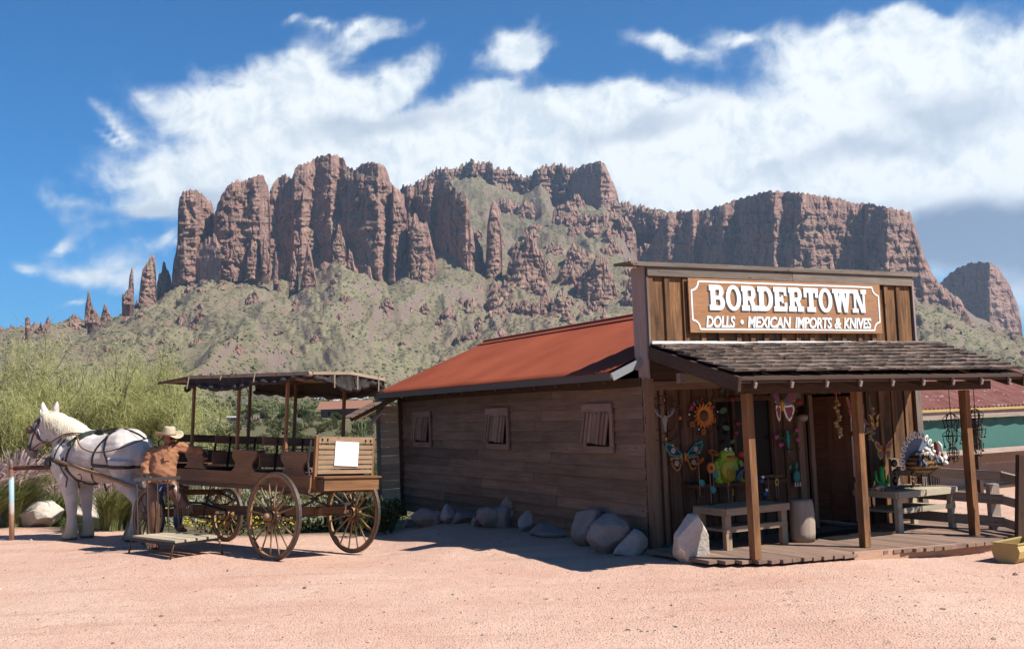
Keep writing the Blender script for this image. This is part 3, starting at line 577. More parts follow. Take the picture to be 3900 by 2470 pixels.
board('cap_edge',shop,(-.24,-.17,3.668),(2.4,-.17,3.675),.03,.035,W_GREY,(0,0,1)); board('cap_edge',shop,(2.41,-.17,3.675),(5.03,-.17,3.68),.03,.035,W_GREY,(0,0,1))
board('return_board',shop,(-.015,.0,2.2),(-.015,.0,3.66),.21,.03,W_PINK,(-1,0,0)); board('return_board',shop,(-.012,.14,2.32),(-.012,.14,3.66),.09,.02,W_PINK,(-1,0,0))
board('edge_trim',shop,(.005,FB-.02,2.62),(.005,FB-.02,3.53),.03,.02,W_GREY,(0,-1,0))
board('edge_trim',shop,(4.955,FB+.1,2.66),(4.955,FB+.1,3.67),.2,.035,W_GREY,(1,0,0)); board('edge_trim',shop,(4.95,FB-.025,2.66),(4.95,FB-.025,3.67),.035,.02,W_PINK,(0,-1,0))
MB().box((2.5,.1,3.12),(4.86,.2,1.06)).build('false_front_core',W_DARK,shop)
mb=MB(); 
for i in range(14):
    a0=.02+i*.352; mb.box((a0+.176,FB-.045-.004*(i%2),2.655+rs.uniform(-.006,.006)+.0*i),(.36,.03,.035))
mb.build('flashing_strip',WHITEP,shop)
# lower front wall
def vboards(a0,a1,z0,z1,b=-.01,bw=(.2,.28)):
    x=a0
    while x<a1-.03:
        w=min(rs.uniform(*bw),a1-x); 
        board('wall_board',shop,(x+w/2,b+rs.uniform(-.004,.004),z0),(x+w/2,b,z1),w-.006,.02,W_FRONTSH if x<4.1 else W_FRONT,(0,-1,0))  # shaded copy left of the porch shade edge, lit copy right of it
        board('wall_batten',shop,(x+.025,b-.022,z0),(x+.025+rs.uniform(-.01,.01),b-.022,z1),.05,.022,W_FRONTSH if x<4.1 else W_FRONT,(0,-1,0)); x+=w
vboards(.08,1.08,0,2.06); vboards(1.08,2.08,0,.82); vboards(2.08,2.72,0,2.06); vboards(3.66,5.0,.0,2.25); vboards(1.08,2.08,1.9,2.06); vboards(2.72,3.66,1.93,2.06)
board('corner_board',shop,(4.99,-.05,-.05),(4.99,-.05,2.3),.12,.05,W_GREY,(0,-1,0))
board('header_board',shop,(.05,-.05,2.105),(1.6,-.05,2.10),.11,.04,W_TRIM,(0,-1,0)); board('header_board',shop,(1.605,-.05,2.10),(4.9,-.05,2.09),.11,.04,W_DARK,(0,-1,0))  # lighter wood paints the sunlit left stretch, dark wood the shaded rest
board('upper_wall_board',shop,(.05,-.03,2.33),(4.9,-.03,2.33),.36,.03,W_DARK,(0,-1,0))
for a in (.09,.2): board('trim_board',shop,(a,-.045,0),(a,-.045,2.05),.06,.03,W_TRIM,(0,-1,0))
# shop window and door
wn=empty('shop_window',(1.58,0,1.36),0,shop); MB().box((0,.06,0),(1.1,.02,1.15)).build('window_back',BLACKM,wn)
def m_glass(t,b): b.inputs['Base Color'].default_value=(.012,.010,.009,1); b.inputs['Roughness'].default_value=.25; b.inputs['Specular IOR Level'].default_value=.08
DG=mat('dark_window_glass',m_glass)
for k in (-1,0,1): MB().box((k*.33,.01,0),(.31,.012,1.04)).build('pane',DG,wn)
for k in (-.5,-.167,.167,.5): board('mullion',wn,(k,-.01,-.53),(k,-.01,.53),.04,.04,W_FRONTSH,(0,-1,0))
for z in (-.54,.54): board('frame_board',wn,(-.53,-.025,z),(.53,-.025,z),.06,.04,W_FRONTSH,(0,-1,0))
dr=empty('doorway',(3.18,0,.06),0,shop)
MB().box((0,1.2,.92),(1.6,.02,1.9)).box((-.6,.6,.92),(.02,1.2,1.9)).box((.6,.6,.92),(.02,1.2,1.9)).build('interior_shade',BLACKM,dr)
board('door_frame',dr,(-.62,-.05,0),(-.62,-.05,1.9),.10,.045,W_TRIM,(0,-1,0)); board('door_frame',dr,(-.40,-.045,0),(-.40,-.045,1.86),.07,.045,W_TRIM,(0,-1,0)); board('door_frame',dr,(.46,-.045,0),(.46,-.045,1.86),.06,.045,W_TRIM,(0,-1,0))
dl=empty('door',(.43,-.03,0),R(-62),dr)
M_DOOR=wood('door_wood',(.22,.09,.05),(.34,.16,.09),(.04,.02,.015),.1)
for k in range(3): board('door_stile',dl,(-.06-.27*k if k<2 else -.60,0,.02),(-.06-.27*k if k<2 else -.60,0,1.82),.09,.04,M_DOOR,(0,-1,0))
for z in (.1,.95,1.76): board('door_rail',dl,(-.62,0.004,z),(-.02,0.004,z),.14,.036,M_DOOR,(0,-1,0))
MB().box((-.32,.01,.95),(.6,.012,1.7)).build('door_panel',M_DOOR,dl)
MB().box((.2,.0,0),(.001,.001,.001))
for z0_,z1_ in((.02,.58),(.66,1.25),(1.32,1.6)): board('door_stop',dr,(.39,-.06,z0_),(.39,-.06,z1_),.035,.02,WHITEP,(0,-1,0))
# porch roof
def pr(k,s):  # k along the wall 0..1, s down the slope 0..1
    top=Vector((.0+5.24*k,-.13,2.625+.035*k)); bot=Vector((-.40+4.78*k,-2.28,2.135-.04*k)); return top.lerp(bot,s)
mb=MB(); q=[pr(0,0),pr(1,0),pr(1,1),pr(0,1)]; dn=Vector((0,0,-.045)); mb.add([p+Vector((0,0,-.02)) for p in q]+[p+dn for p in q],[(0,1,2,3),(7,6,5,4),(0,4,5,1),(1,5,6,2),(2,6,7,3),(3,7,4,0)]); mb.build('porch_roof_deck',W_DARK,shop)
NR=9; NS=33; rs=random.Random(11)
shm=[]
for i in range(6):
    w=.13+.025*(i%3)-.012*(i//3); l=.36+.03*(i%2); t_=.028
    mb=MB(); vs=[(0,-w/2,0),(l,-w/2,0),(l,w/2,0),(0,w/2,0),(0,-w/2,.004),(l,-w/2+.004,t_),(l+.006,w/2-.003,t_*.9),(0,w/2,.004)]
    mb.add(vs,[(3,2,1,0),(4,5,6,7),(0,1,5,4),(1,2,6,5),(2,3,7,6),(3,0,4,7)]); shm.append(mb.mesh('shingle',W_SHING))
for r_ in range(NR):
    s1=(r_+1)/NR; s0=max(0,s1-.20)
    for k in range(NS):
        kk=(k+.5+.5*(r_%2)*.7)/NS
        if kk>1.0: kk=.996
        p0=pr(kk,s0-.002)+Vector((0,0,.0)); p1=pr(kk,s1+rs.uniform(-.024,.024)); M,L=frame(p0,p1)
        o=bpy.data.objects.new('shingle',rs.choice(shm)); link(o,shop); M=M.copy(); M=M@Matrix.Rotation(rs.uniform(-.035,.035),4,'X')@Matrix.Rotation(-.045+rs.uniform(-.02,.006),4,'Y')@Matrix.Diagonal((1,rs.uniform(.9,1.15),rs.uniform(.8,1.4),1)); M.translation=p0+Vector((0,0,.006)); 
        o.matrix_local=M; 
        # lift: courses overlap
        o.location.z+=.012
# rake, eave beam, tails
for kk,sd in((0,-1),(1,1)):
    a=pr(kk,0)+Vector((0,0,-.10)); b_=pr(kk,1)+Vector((0,0,-.09)); board('rake_board',shop,a,b_,.04,.16,W_DARK)
for k in range(9):
    kk=(k+.4)/9; a=pr(kk,0)+Vector((0,0,-.10)); b_=pr(kk,1.0)+Vector((0,0,-.10)); o=board('porch_rafter',shop,a,b_,.045,.10,W_DARK)
    e_=board('rafter_tail',shop,b_+Vector((0,-.002,0)),b_+Vector((0,-.018,-.006)),.032,.06,W_PINK)
a=pr(0,.97)+Vector((.02,0,-.075)); b_=pr(1,.97)+Vector((0,0,-.075))
board('eave_board',shop,a+Vector((0,-.03,.02)),b_+Vector((0,-.03,.02)),.03,.07,W_DARK)
board('porch_beam',shop,(.02,-1.75,2.0),(4.35,-1.75,1.965),.10,.11,W_DARK)
board('purlin',shop,(-.2,-.95,2.17),(4.9,-.95,2.17),.08,.12,W_GREY)
# posts
PO=[(.14,-1.76,.083,1.9),(1.87,-1.76,.055,1.87),(3.86,-1.76,.02,1.84)]
for i,(a,b_,z0,z1) in enumerate(PO): board('porch_post',shop,(a,b_,z0),(a+(.0,.01,-.01)[i],b_,z1+.055+.005*i),.095,.10,W_POST,(0,-1,0),j=.002)
# deck boards run out from the wall, ragged at the front
edge=[(-.35,-1.45),(.0,-1.72),(.25,-1.9),(1.1,-2.07),(1.8,-2.09),(2.5,-2.26),(3.5,-2.3),(3.98,-2.12),(5.1,-2.05)]
x=-.33; rs=random.Random(8)
while x<5.05:
    w=rs.uniform(.125,.155); f_=ipx(x+w/2,edge)+rs.uniform(-.012,.012); zz=.083-.016*(x+.3)
    board('deck_board',shop,(x+w/2,.0 if x>.1 else -.3,zz-.02),(x+w/2,f_,zz-.022+rs.uniform(-.004,.004)),w-.008,.04,W_DECK,(0,0,1)); x+=w
board('kickboard',shop,(1.35,-2.06,-.01),(4.05,-2.26,-.085),.03,.17,W_KICK,(0,0,1)); board('kickboard',shop,(-.2,-1.5,-.02),(1.3,-1.98,-.02),.03,.08,W_DARK)
MB().box((2.4,-1.0,-.06),(5.2,1.9,.08)).build('deck_frame',W_DARK,shop)
board('window_shelf',shop,(.47,-.2,.80),(2.0,-.2,.785),.34,.04,W_FRONTSH)
# lean-to at the back corner
for i in range(13):
    z=-.1+.165*(i+.5); board('leanto_board',shop,(-.52,8.38+random.uniform(-.004,.004),z),(-.1,8.38,z+random.uniform(-.004,.004)),.158,.022,W_LEAN,(0,-1,.06))
board('leanto_post',shop,(-.55,8.36,-.1),(-.55,8.36,1.98),.06,.07,W_GREY,(0,-1,0))
for i in range(2):
    board('leanto_rafter',shop,(-1.08,8.2+.28*i,1.80),(-.1,8.2+.28*i,2.26),.05,.09,W_TRIM)
for i in range(7): board('leanto_roof_board',shop,(-1.12+.16*i,8.08,1.87+.073*i),(-1.12+.16*i,8.62,1.87+.073*i),.155,.02,W_TRIM,(-.42,0,.9))
board('brace',shop,(-.78,8.28,1.66),(-.45,8.28,1.98),.05,.12,W_LEAN,(0,-1,0))
# ---- the sign ----
SG=empty('shop_sign',(0,0,0),0); SG.matrix_world=shop.matrix_basis if False else Matrix.Translation((OX,OY,0))@Matrix.Rotation(BRZ,4,'Z')@Matrix.Translation((.625,-.175,2.79)); tag(SG,'brown painted board sign reading BORDERTOWN in white slab letters','sign')
SWID,SHT=3.565,.725
def m_sign(t,b):
    v=t.obj(); g=t.noise(t.map(v,(0,0,0),(0,0,0),(1.5,1,12)),2,6,.7,1.0); g2=t.noise(t.map(v,(5,0,0),(0,0,0),(2,1,22)),2,5,.7,.6)
    c=t.mix(t.rng(g,.35,.65),(.38,.17,.065),(.50,.26,.12)); c=t.mix(t.math('MULTIPLY',t.rng(g2,.6,.68),.7),c,(.12,.085,.075)); c=t.mix(t.math('MULTIPLY',t.rng(t.noise(t.map(v,(2,2,2),(0,0,0),(1,1,4)),1.6,4,.6),.5,.65),.5),c,(.36,.18,.15))
    t.l.new(c,b.inputs['Base Color']); b.inputs['Roughness'].default_value=.65
MSG=mat('sign_board_paint',m_sign); SHAD=mat('sign_letter_shadow_paint',color=(.10,.085,.085),rough=.7)
MB().box((SWID*.26,0,SHT/2),(SWID*.52-.003,.022,SHT)).build('sign_panel',MSG,SG); MB().box((SWID*.76,.001,SHT/2),(SWID*.48-.003,.022,SHT)).build('sign_panel',MSG,SG)
# white border with scooped corners
def border():
    i=.045; r=.12; pts=[]
    for cx,cz,a0 in((i,i,0),(SWID-i,i,90),(SWID-i,SHT-i,180),(i,SHT-i,270)):
        rng_=[a0+90-q*90/7 for q in range(8)]
        pts+= [(cx+r*math.cos(R(a)),cz+r*math.sin(R(a))) for a in rng_]
    return pts
bp=border(); mb=MB(); w=.012
n=len(bp)
for i in range(n):
    p=Vector((bp[i][0],-.014,bp[i][1])); q=Vector((bp[(i+1)%n][0],-.014,bp[(i+1)%n][1])); mb.beam(p,q,w*2.0,.005+.0004*(i%2),(0,-1,0))
mb.build('sign_border',WHITEP,SG)
# slab serif letters from strokes: each stroke a thin raised piece
def stroke_mb(parts,x0,z0,W_,H_,dy,mb,k=0):
    # coordinates in 0..1 x 0..1
    for n_,p in enumerate(parts):
        h=.004+.0003*((n_+k)%9)
        if p[0]=='p': poly=[(x0+a*W_,z0+c*H_) for a,c in p[1]]; mb.prism(poly,h,Matrix(((1,0,0),(0,0,-1),(0,1,0))),(0,dy,0))
        else:
            _,cx,cz,rx,rz,tx,tz,a0,a1=p; st=18
            for i in range(st):
                A=R(a0+(a1-a0)*i/st);B=R(a0+(a1-a0)*(i+1)/st)
                o=lambda a,rr,rq:(x0+(cx+rr*math.cos(a))*W_,z0+(cz+rq*math.sin(a))*H_)
                mb.prism([o(A,rx-tx,rz-tz),o(A,rx,rz),o(B,rx,rz),o(B,rx-tx,rz-tz)],h,Matrix(((1,0,0),(0,0,-1),(0,1,0))),(0,dy,0))
rc=lambda a,b,c,d:('p',[(a,b),(c,b),(c,d),(a,d)])
T=.30; Z=.22
GL={'B':(.98,[rc(0,0,.42,Z),rc(0,1-Z,.42,1),rc(.08,0,.08+T,1),rc(.35,0,.62,.19),rc(.35,.81,.6,1),rc(.35,.42,.6,.58),('a',.6,.75,.3,.25,.26,.15,-90,90),('a',.62,.29,.34,.29,.28,.16,-90,90)]),
'O':(.95,[('a',.5,.5,.5,.52,.27,.16,0,360)]),
'R':(1.0,[rc(0,0,.5,Z),rc(0,1-Z,.42,1),rc(.08,0,.08+T,1),rc(.35,.82,.6,1),rc(.35,.42,.6,.58),('a',.6,.71,.3,.29,.27,.16,-90,90),('p',[(.45,.48),(.72,.48),(.92,.1),(.64,.1)]),rc(.6,0,1.0,Z)]),
'D':(1.0,[rc(0,0,.45,Z),rc(0,1-Z,.45,1),rc(.08,0,.08+T,1),rc(.35,0,.5,.17),rc(.35,.83,.5,1),('a',.5,.5,.48,.5,.27,.17,-90,90)]),
'E':(.95,[rc(0,0,.9,.2),rc(0,.8,.88,1),rc(.08,0,.08+T,1),rc(.3,.41,.66,.59),rc(.54,.34,.66,.66),rc(.74,.1,.92,.36),rc(.72,.64,.9,.95)]),
'T':(.98,[rc(0,.8,1,1),rc(0,.6,.2,.9),rc(.8,.6,1,.9),rc(.35,0,.65,.9),rc(.2,0,.8,.2)]),
'W':(1.35,[rc(0,.82,.38,1),rc(.34,.82,.66,1),rc(.62,.82,1,1),('p',[(.06,.9),(.28,.9),(.42,0),(.24,0)]),('p',[(.37,.9),(.59,.9),(.42,0),(.24,0)][0:0] or [(.38,.9),(.52,.9),(.38,.0),(.27,.0)]),('p',[(.42,.9),(.62,.9),(.78,0),(.6,0)]),('p',[(.74,.9),(.92,.9),(.76,0),(.62,0)])]),
'N':(1.05,[rc(0,.82,.36,1),rc(.62,.82,1,1),rc(0,0,.4,.18),rc(.12,0,.26,1),rc(.74,0,.88,1),('p',[(.1,1),(.4,1),(.88,0),(.62,0)])])}
word='BORDERTOWN'; hts=.34; adv=0; tot=sum(GL[c][0] for c in word)+.02*9; unit=2.93/tot; x=.335
for n_,c in enumerate(word):
    wd=GL[c][0]*unit; ms=MB(); stroke_mb(GL[c][1],x-.022,.30-.018,wd*.99,hts,-.0115,ms,0); 
    mw=MB(); stroke_mb(GL[c][1],x,.30,wd*.99,hts,-.017,mw,4); lo=mw.build('sign_letter',WHITEP,SG); ms.build('letter_shadow',SHAD,lo)
    x+=wd+.02*unit
def text(s,size,m,parent,loc,rot=(math.pi/2,0,0),shear=0,off=0,ext=.002,sx=1,align='LEFT',name='lettering',space=1):
    cu=bpy.data.curves.new(name,'FONT'); cu.body=s; cu.size=size; cu.shear=shear; cu.offset=off; cu.extrude=ext; cu.align_x=align; cu.resolution_u=3; cu.space_character=space
    tmp=bpy.data.objects.new('tmp',cu); COL.objects.link(tmp); dg=bpy.context.evaluated_depsgraph_get(); me=bpy.data.meshes.new_from_object(tmp.evaluated_get(dg)); bpy.data.objects.remove(tmp); bpy.data.curves.remove(cu)
    me.materials.clear(); me.materials.append(m); o=bpy.data.objects.new(name,me); link(o,parent); o.location=loc; o.rotation_euler=rot; o.scale=(sx,1,1); return o
x=.255
for wd_,ln in(('DOLLS',.50),('\u2022',.07),('MEXICAN',.79),('IMPORTS',.71),('&',.14),('KNIVES',.56)):
    if wd_=='\u2022':
        for dx,dy,m_ in((-.006,-.0125,SHAD),(0,-.0155,WHITEP)): MB().lathe([(.03,0),(.03,.003)],(x+.055+dx,dy,.145+dx),14,Matrix.Rotation(math.pi/2,3,'X')).build('lettering',m_,SG)
        x+=.145; continue
    o=text(wd_,.21,WHITEP,SG,(x,-.0165,.073),shear=.18,off=.0062,space=.95); w0=max(v.co.x for v in o.data.vertices)-min(v.co.x for v in o.data.vertices); o.scale.x=ln/w0
    o2=text(wd_,.21,SHAD,SG,(x-.010,-.0125,.063),shear=.18,off=.0065,space=.95); o2.scale.x=ln/w0; x+=ln+(.07 if wd_ not in('IMPORTS','&') else .045)
# ================= WAGON =================
WC=Vector((-2.81,14.08,-.05)); wx=Vector((-.755,.656,.03)).normalized(); wy=Vector((-.656,-.755,.07)); wy=(wy-wx*wx.dot(wy)).normalized(); wz=wx.cross(wy)
WMAT=Matrix(((wx.x,wy.x,wz.x,WC.x),(wx.y,wy.y,wz.y,WC.y),(wx.z,wy.z,wz.z,WC.z),(0,0,0,1)))
wag=empty('horse_wagon'); wag.matrix_world=WMAT; tag(wag,'open wooden passenger wagon with dark rolled canvas canopy and spoked wheels','wagon')
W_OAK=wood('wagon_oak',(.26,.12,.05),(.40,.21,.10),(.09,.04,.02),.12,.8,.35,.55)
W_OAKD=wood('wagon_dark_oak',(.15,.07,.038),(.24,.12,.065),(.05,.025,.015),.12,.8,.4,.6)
W_SPOKE=wood('spoke_wood',(.30,.16,.075),(.48,.29,.15),(.1,.05,.03),.1,.7,.3,.6)
STEEL=mat('worn_steel',color=(.16,.13,.115),rough=.5,metal=.7)
def wheel(name,x,y,z,r,ns,side,scale=1):
    w=empty(name,(x,y,z),0,wag); w.rotation_euler=(R(1.5)*side,0,random.random()*6) ; w.rotation_euler=(0,random.random()*6,0)
    def ring(r0,r1,hw,n=48):
        mb=MB(); 
        for i in range(n):
            a=2*math.pi*i/n; c,s=math.cos(a),math.sin(a)
            mb.v+=[(r0*c,-hw,r0*s),(r0*c,hw,r0*s),(r1*c,hw,r1*s),(r1*c,-hw,r1*s)]
        for i in range(n):
            a=4*i;b=4*((i+1)%n)
            for q in range(4): mb.f.append((a+q,a+(q+1)%4,b+(q+1)%4,b+q)[::-1]); mb.m.append(0)
        return mb
    ring(r-.014,r,.024).build('tyre',STEEL,w); 
    ring(r-.065,r-.015,.021).build('rim',W_SPOKE,w)
    mb=MB().lathe([(.0,-.10),(.035,-.10),(.04,-.085),(.06,-.07),(.075,-.03),(.078,.03),(.062,.07),(.045,.09),(.042,.13),(.03,.14),(.0,.14)] if side>0 else [(.0,-.14),(.03,-.14),(.042,-.13),(.045,-.09),(.062,-.07),(.078,-.03),(.075,.03),(.06,.07),(.04,.085),(.035,.1),(.0,.1)],(0,0,0),16,Matrix.Rotation(-math.pi/2,3,'X')); mb.build('hub',W_SPOKE,w,True)
    for yy in (-.05,.055): 
        q=ring(.066,.072,.008,20).build('hub_band',IRON,w); q.location=(0,yy,0)
    sm=None
    for k in range(ns):
        a=2*math.pi*k/ns
        if sm is None: sm=MB().tube([(.06,.012*side,0),(.14,.012*side,0),(r*.6,0,0),(r-.05,-.004*side,0)],[(.019,.012),(.018,.013),(.013,.011),(.012,.011)],6).mesh('spoke',W_SPOKE,True)
        o=link(bpy.data.objects.new('spoke',sm),w); o.rotation_euler=(0,a,0)
    return w
wheel('rear_wheel',0.05,.70,.575,.585,16,1); wheel('rear_wheel',.1,-.70,.585,.575,16,-1)
wheel('front_wheel',3.22,.70,.355,.44,14,1); wheel('front_wheel',3.28,-.72,.335,.43,14,-1)
W_TRIM2=wood('tailgate_wood',(.36,.22,.13),(.50,.33,.21),(.14,.08,.05),.12,.8,.35,.6)
def wb(n,p0,p1,w,h,m=W_OAK,up=(0,0,1)): return board(n,wag,p0,p1,w,h,m,up)
# running gear
for x_,z_,nm in ((.07,.58,'rear_axle'),(3.25,.36,'front_axle')):
    MB().tube([(x_,-.72,z_),(x_,.72,z_)],.025,8).build(nm,IRON,wag)
    wb('axle_bed',(x_,-.52,z_+.05),(x_,.52,z_+.05),.09,.10,W_OAKD)
wb('reach_pole',(-.05,0,.62),(3.2,0,.48),.07,.09,W_OAK); wb('reach_pole',(.25,.0,.56),(1.6,.25,.50),.05,.05,W_OAKD)
def leafspring(c,L,h,axis='y'):
    mb=MB()
    for s in(1,-1):
        for lay in range(3):
            pts=[]; l=L*(1-.18*lay)
            for i in range(13):
                k=-1+i/6; zz=s*(h*(1-k*k*(l/L)**2)+.011*lay); pts.append((c[0],c[1]+k*l,c[2]+zz) if axis=='y' else (c[0]+k*l,c[1],c[2]+zz))
            for p,q in zip(pts[:-1],pts[1:]): mb.beam(p,q,.045,.009)
    for s in(1,-1):
        e_=(c[0],c[1]+s*L,c[2]) if axis=='y' else (c[0]+s*L,c[1],c[2]); d_=Vector((.035,0,0)) if axis=='y' else Vector((0,.035,0)); mb.tube([Vector(e_)-d_,Vector(e_)+d_],.018,8)
    mb.build('leaf_spring',STEEL,wag)
leafspring((.07,-.38,.79),.44,.09); leafspring((.07,.38,.79),.40,.09); leafspring((3.1,.45,.60),.38,.08,'x'); leafspring((3.1,-.45,.60),.38,.08,'x')
wb('front_bolster',(3.1,-.5,.72),(3.1,.5,.72),.1,.08,W_OAKD)
MB().tube([(1.6,.42,.55),(2.1,.5,.62),(2.75,.52,.60)],.018,6).build('step_iron',IRON,wag); wb('step_plate',(1.75,.56,.42),(2.2,.56,.42),.12,.02,STEEL); MB().tube([(1.9,.5,.9),(1.95,.56,.43)],.012,6).build('step_iron',IRON,wag)
# body
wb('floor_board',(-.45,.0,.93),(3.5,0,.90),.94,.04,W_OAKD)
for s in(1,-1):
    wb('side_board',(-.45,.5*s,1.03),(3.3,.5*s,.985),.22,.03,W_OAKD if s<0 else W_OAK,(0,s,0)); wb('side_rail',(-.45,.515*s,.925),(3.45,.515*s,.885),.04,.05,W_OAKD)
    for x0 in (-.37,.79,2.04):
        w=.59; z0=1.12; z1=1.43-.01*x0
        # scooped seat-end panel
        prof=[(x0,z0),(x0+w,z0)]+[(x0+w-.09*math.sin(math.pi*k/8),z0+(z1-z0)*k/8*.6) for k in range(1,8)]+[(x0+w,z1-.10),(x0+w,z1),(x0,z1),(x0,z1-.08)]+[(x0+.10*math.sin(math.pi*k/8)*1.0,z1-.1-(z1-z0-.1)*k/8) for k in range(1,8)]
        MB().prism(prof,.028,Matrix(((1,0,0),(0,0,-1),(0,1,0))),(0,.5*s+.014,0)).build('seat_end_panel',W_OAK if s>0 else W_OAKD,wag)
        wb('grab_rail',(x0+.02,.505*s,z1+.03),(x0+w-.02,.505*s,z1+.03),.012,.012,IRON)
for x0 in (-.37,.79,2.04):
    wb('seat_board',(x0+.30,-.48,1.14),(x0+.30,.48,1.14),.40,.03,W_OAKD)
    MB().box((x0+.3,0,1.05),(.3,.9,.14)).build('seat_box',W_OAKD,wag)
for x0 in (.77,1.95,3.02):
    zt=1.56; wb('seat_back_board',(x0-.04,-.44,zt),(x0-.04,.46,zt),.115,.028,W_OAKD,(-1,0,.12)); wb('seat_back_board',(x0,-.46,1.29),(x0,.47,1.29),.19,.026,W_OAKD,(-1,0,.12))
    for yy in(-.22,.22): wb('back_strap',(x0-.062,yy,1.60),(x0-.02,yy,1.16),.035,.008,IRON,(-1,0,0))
# driver's seat and footboard
wb('driver_seat',(3.35,-.45,1.20),(3.35,.45,1.20),.36,.04,W_OAKD); wb('front_panel',(3.55,-.48,1.02),(3.55,.48,1.02),.28,.03,W_OAK,(1,0,0)); wb('foot_board',(3.58,-.46,.94),(3.85,-.46,1.12),.03,.03,IRON); wb('foot_board',(3.72,-.46,1.03),(3.72,.46,1.03),.30,.03,W_OAKD,(-.5,0,1))
MB().tube([(3.4,.48,1.2),(3.45,.5,1.5),(3.1,.5,1.62),(3.0,.49,1.55)],.012,6).build('seat_rail',IRON,wag)
# tailgate
TX=-.47
for yy in(.46,-.52): wb('tailgate_post',(TX,yy,.95),(TX,yy,1.655),.04,.045,W_OAK,(-1,0,0))
for i,(z_,h_) in enumerate(((1.605,.085),(1.51,.052),(1.44,.052),(1.375,.052),(1.31,.05),(1.245,.045),(1.18,.05))):
    o=wb('tailgate_slat',(TX-.02,.44,z_),(TX-.02,-.50,z_+.012),h_,.022,W_TRIM2,(-1,0,0))
for yy in(.39,.30,-.36,-.45): wb('iron_bracket',(TX-.035,yy,1.59),(TX-.035,yy,1.625),.02,.01,IRON,(-1,0,0))
wb('tail_shelf',(TX-.10,.47,1.115),(TX-.10,-.53,1.125),.22,.022,W_OAK); wb('tail_box',(TX-.17,.46,1.02),(TX-.17,-.52,1.03),.155,.03,W_OAK,(-1,0,0)); MB().box((TX-.06,-.03,1.02),(.2,.95,.14)).build('tail_box',W_OAKD,wag)
for yy in(.455,-.515): wb('box_strap',(TX-.19,yy,.94),(TX-.19,yy,1.10),.02,.01,IRON,(-1,0,0))
MB().tube([(TX+.06,.5,1.60),(TX+.09,.51,1.3),(TX+.05,.51,1.12),(TX+.02,.5,1.12)],.014,6).build('brake_lever',STEEL,wag)
WHITEM=mat('blank_white_sheet',color=(.82,.82,.82),rough=.4)
o=MB().box((0,0,0),(.008,.405,.325)).build('blank_notice',WHITEM); o.matrix_world=WMAT@Matrix.Translation((TX-.042,-.03,1.425))@Matrix.Rotation(R(1.2),4,'X'); tag(o,'blank white square notice fixed to the slatted tailgate','notice')
# posts and canopy
for x_ in(.14,1.29,2.48):
    for s in(1,-1):
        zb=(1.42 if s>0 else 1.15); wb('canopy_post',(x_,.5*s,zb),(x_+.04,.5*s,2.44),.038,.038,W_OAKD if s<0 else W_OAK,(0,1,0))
        MB().tube([(x_+.04,.5*s,2.28),(x_+.18,.5*s,2.42)],.008,5).build('post_bracket',IRON,wag)
CANV=mat('canvas',color=(.055,.043,.038),rough=.9); CANT=wood('canopy_trim',(.36,.26,.18),(.55,.43,.32),(.15,.1,.07),.1)
mb=MB(); ny=9
def roofz(x,y): return 2.535-.05*(y/.62)**2-(max(0,x-2.5)*.085 if x>2.5 else 0)+.006*math.sin(x*3)
xs_=[-.52,0,.5,1,1.5,2,2.5,2.9,3.35]; ys_=[-.62+1.24*i/8 for i in range(9)]
V=[(x,y,roofz(x,y)) for x in xs_ for y in ys_]+[(x,y,roofz(x,y)-.02) for x in xs_ for y in ys_]; mb.add(V,[])
nn=len(xs_)*9
for i in range(len(xs_)-1):
    for j in range(8): a=i*9+j; mb.f+=[(a,a+9,a+10,a+1),(a+nn+1,a+nn+10,a+nn+9,a+nn)]; mb.m+=[0,0]
for i in range(len(xs_)-1):
    for j in(0,8): a=i*9+j; mb.f.append((a,a+9,a+9+nn,a+nn)); mb.m.append(0)
for j in range(8):
    for i in(0,len(xs_)-1): a=i*9+j; mb.f.append((a,a+1,a+1+nn,a+nn)); mb.m.append(0)
mb.build('canopy_roof',CANT,wag)
for s in(1,-1):
    wb('canopy_edge',(-.52,.63*s,2.475),(2.5,.63*s,2.475),.02,.045,CANT); wb('canopy_edge',(2.5,.63*s,2.475),(3.35,.63*s,2.40),.02,.035,W_OAKD)
wb('canopy_edge',(-.53,-.63,2.475),(-.53,0,2.52),.03,.04,CANT); wb('canopy_edge',(-.53,0,2.52),(-.53,.63,2.475),.03,.04,CANT); wb('canopy_edge',(3.36,-.62,2.42),(3.36,.62,2.42),.03,.03,W_OAKD)
for x_ in(.14,1.29,2.48): wb('canopy_bow',(x_,-.6,2.46),(x_,.6,2.46),.03,.05,W_OAKD)
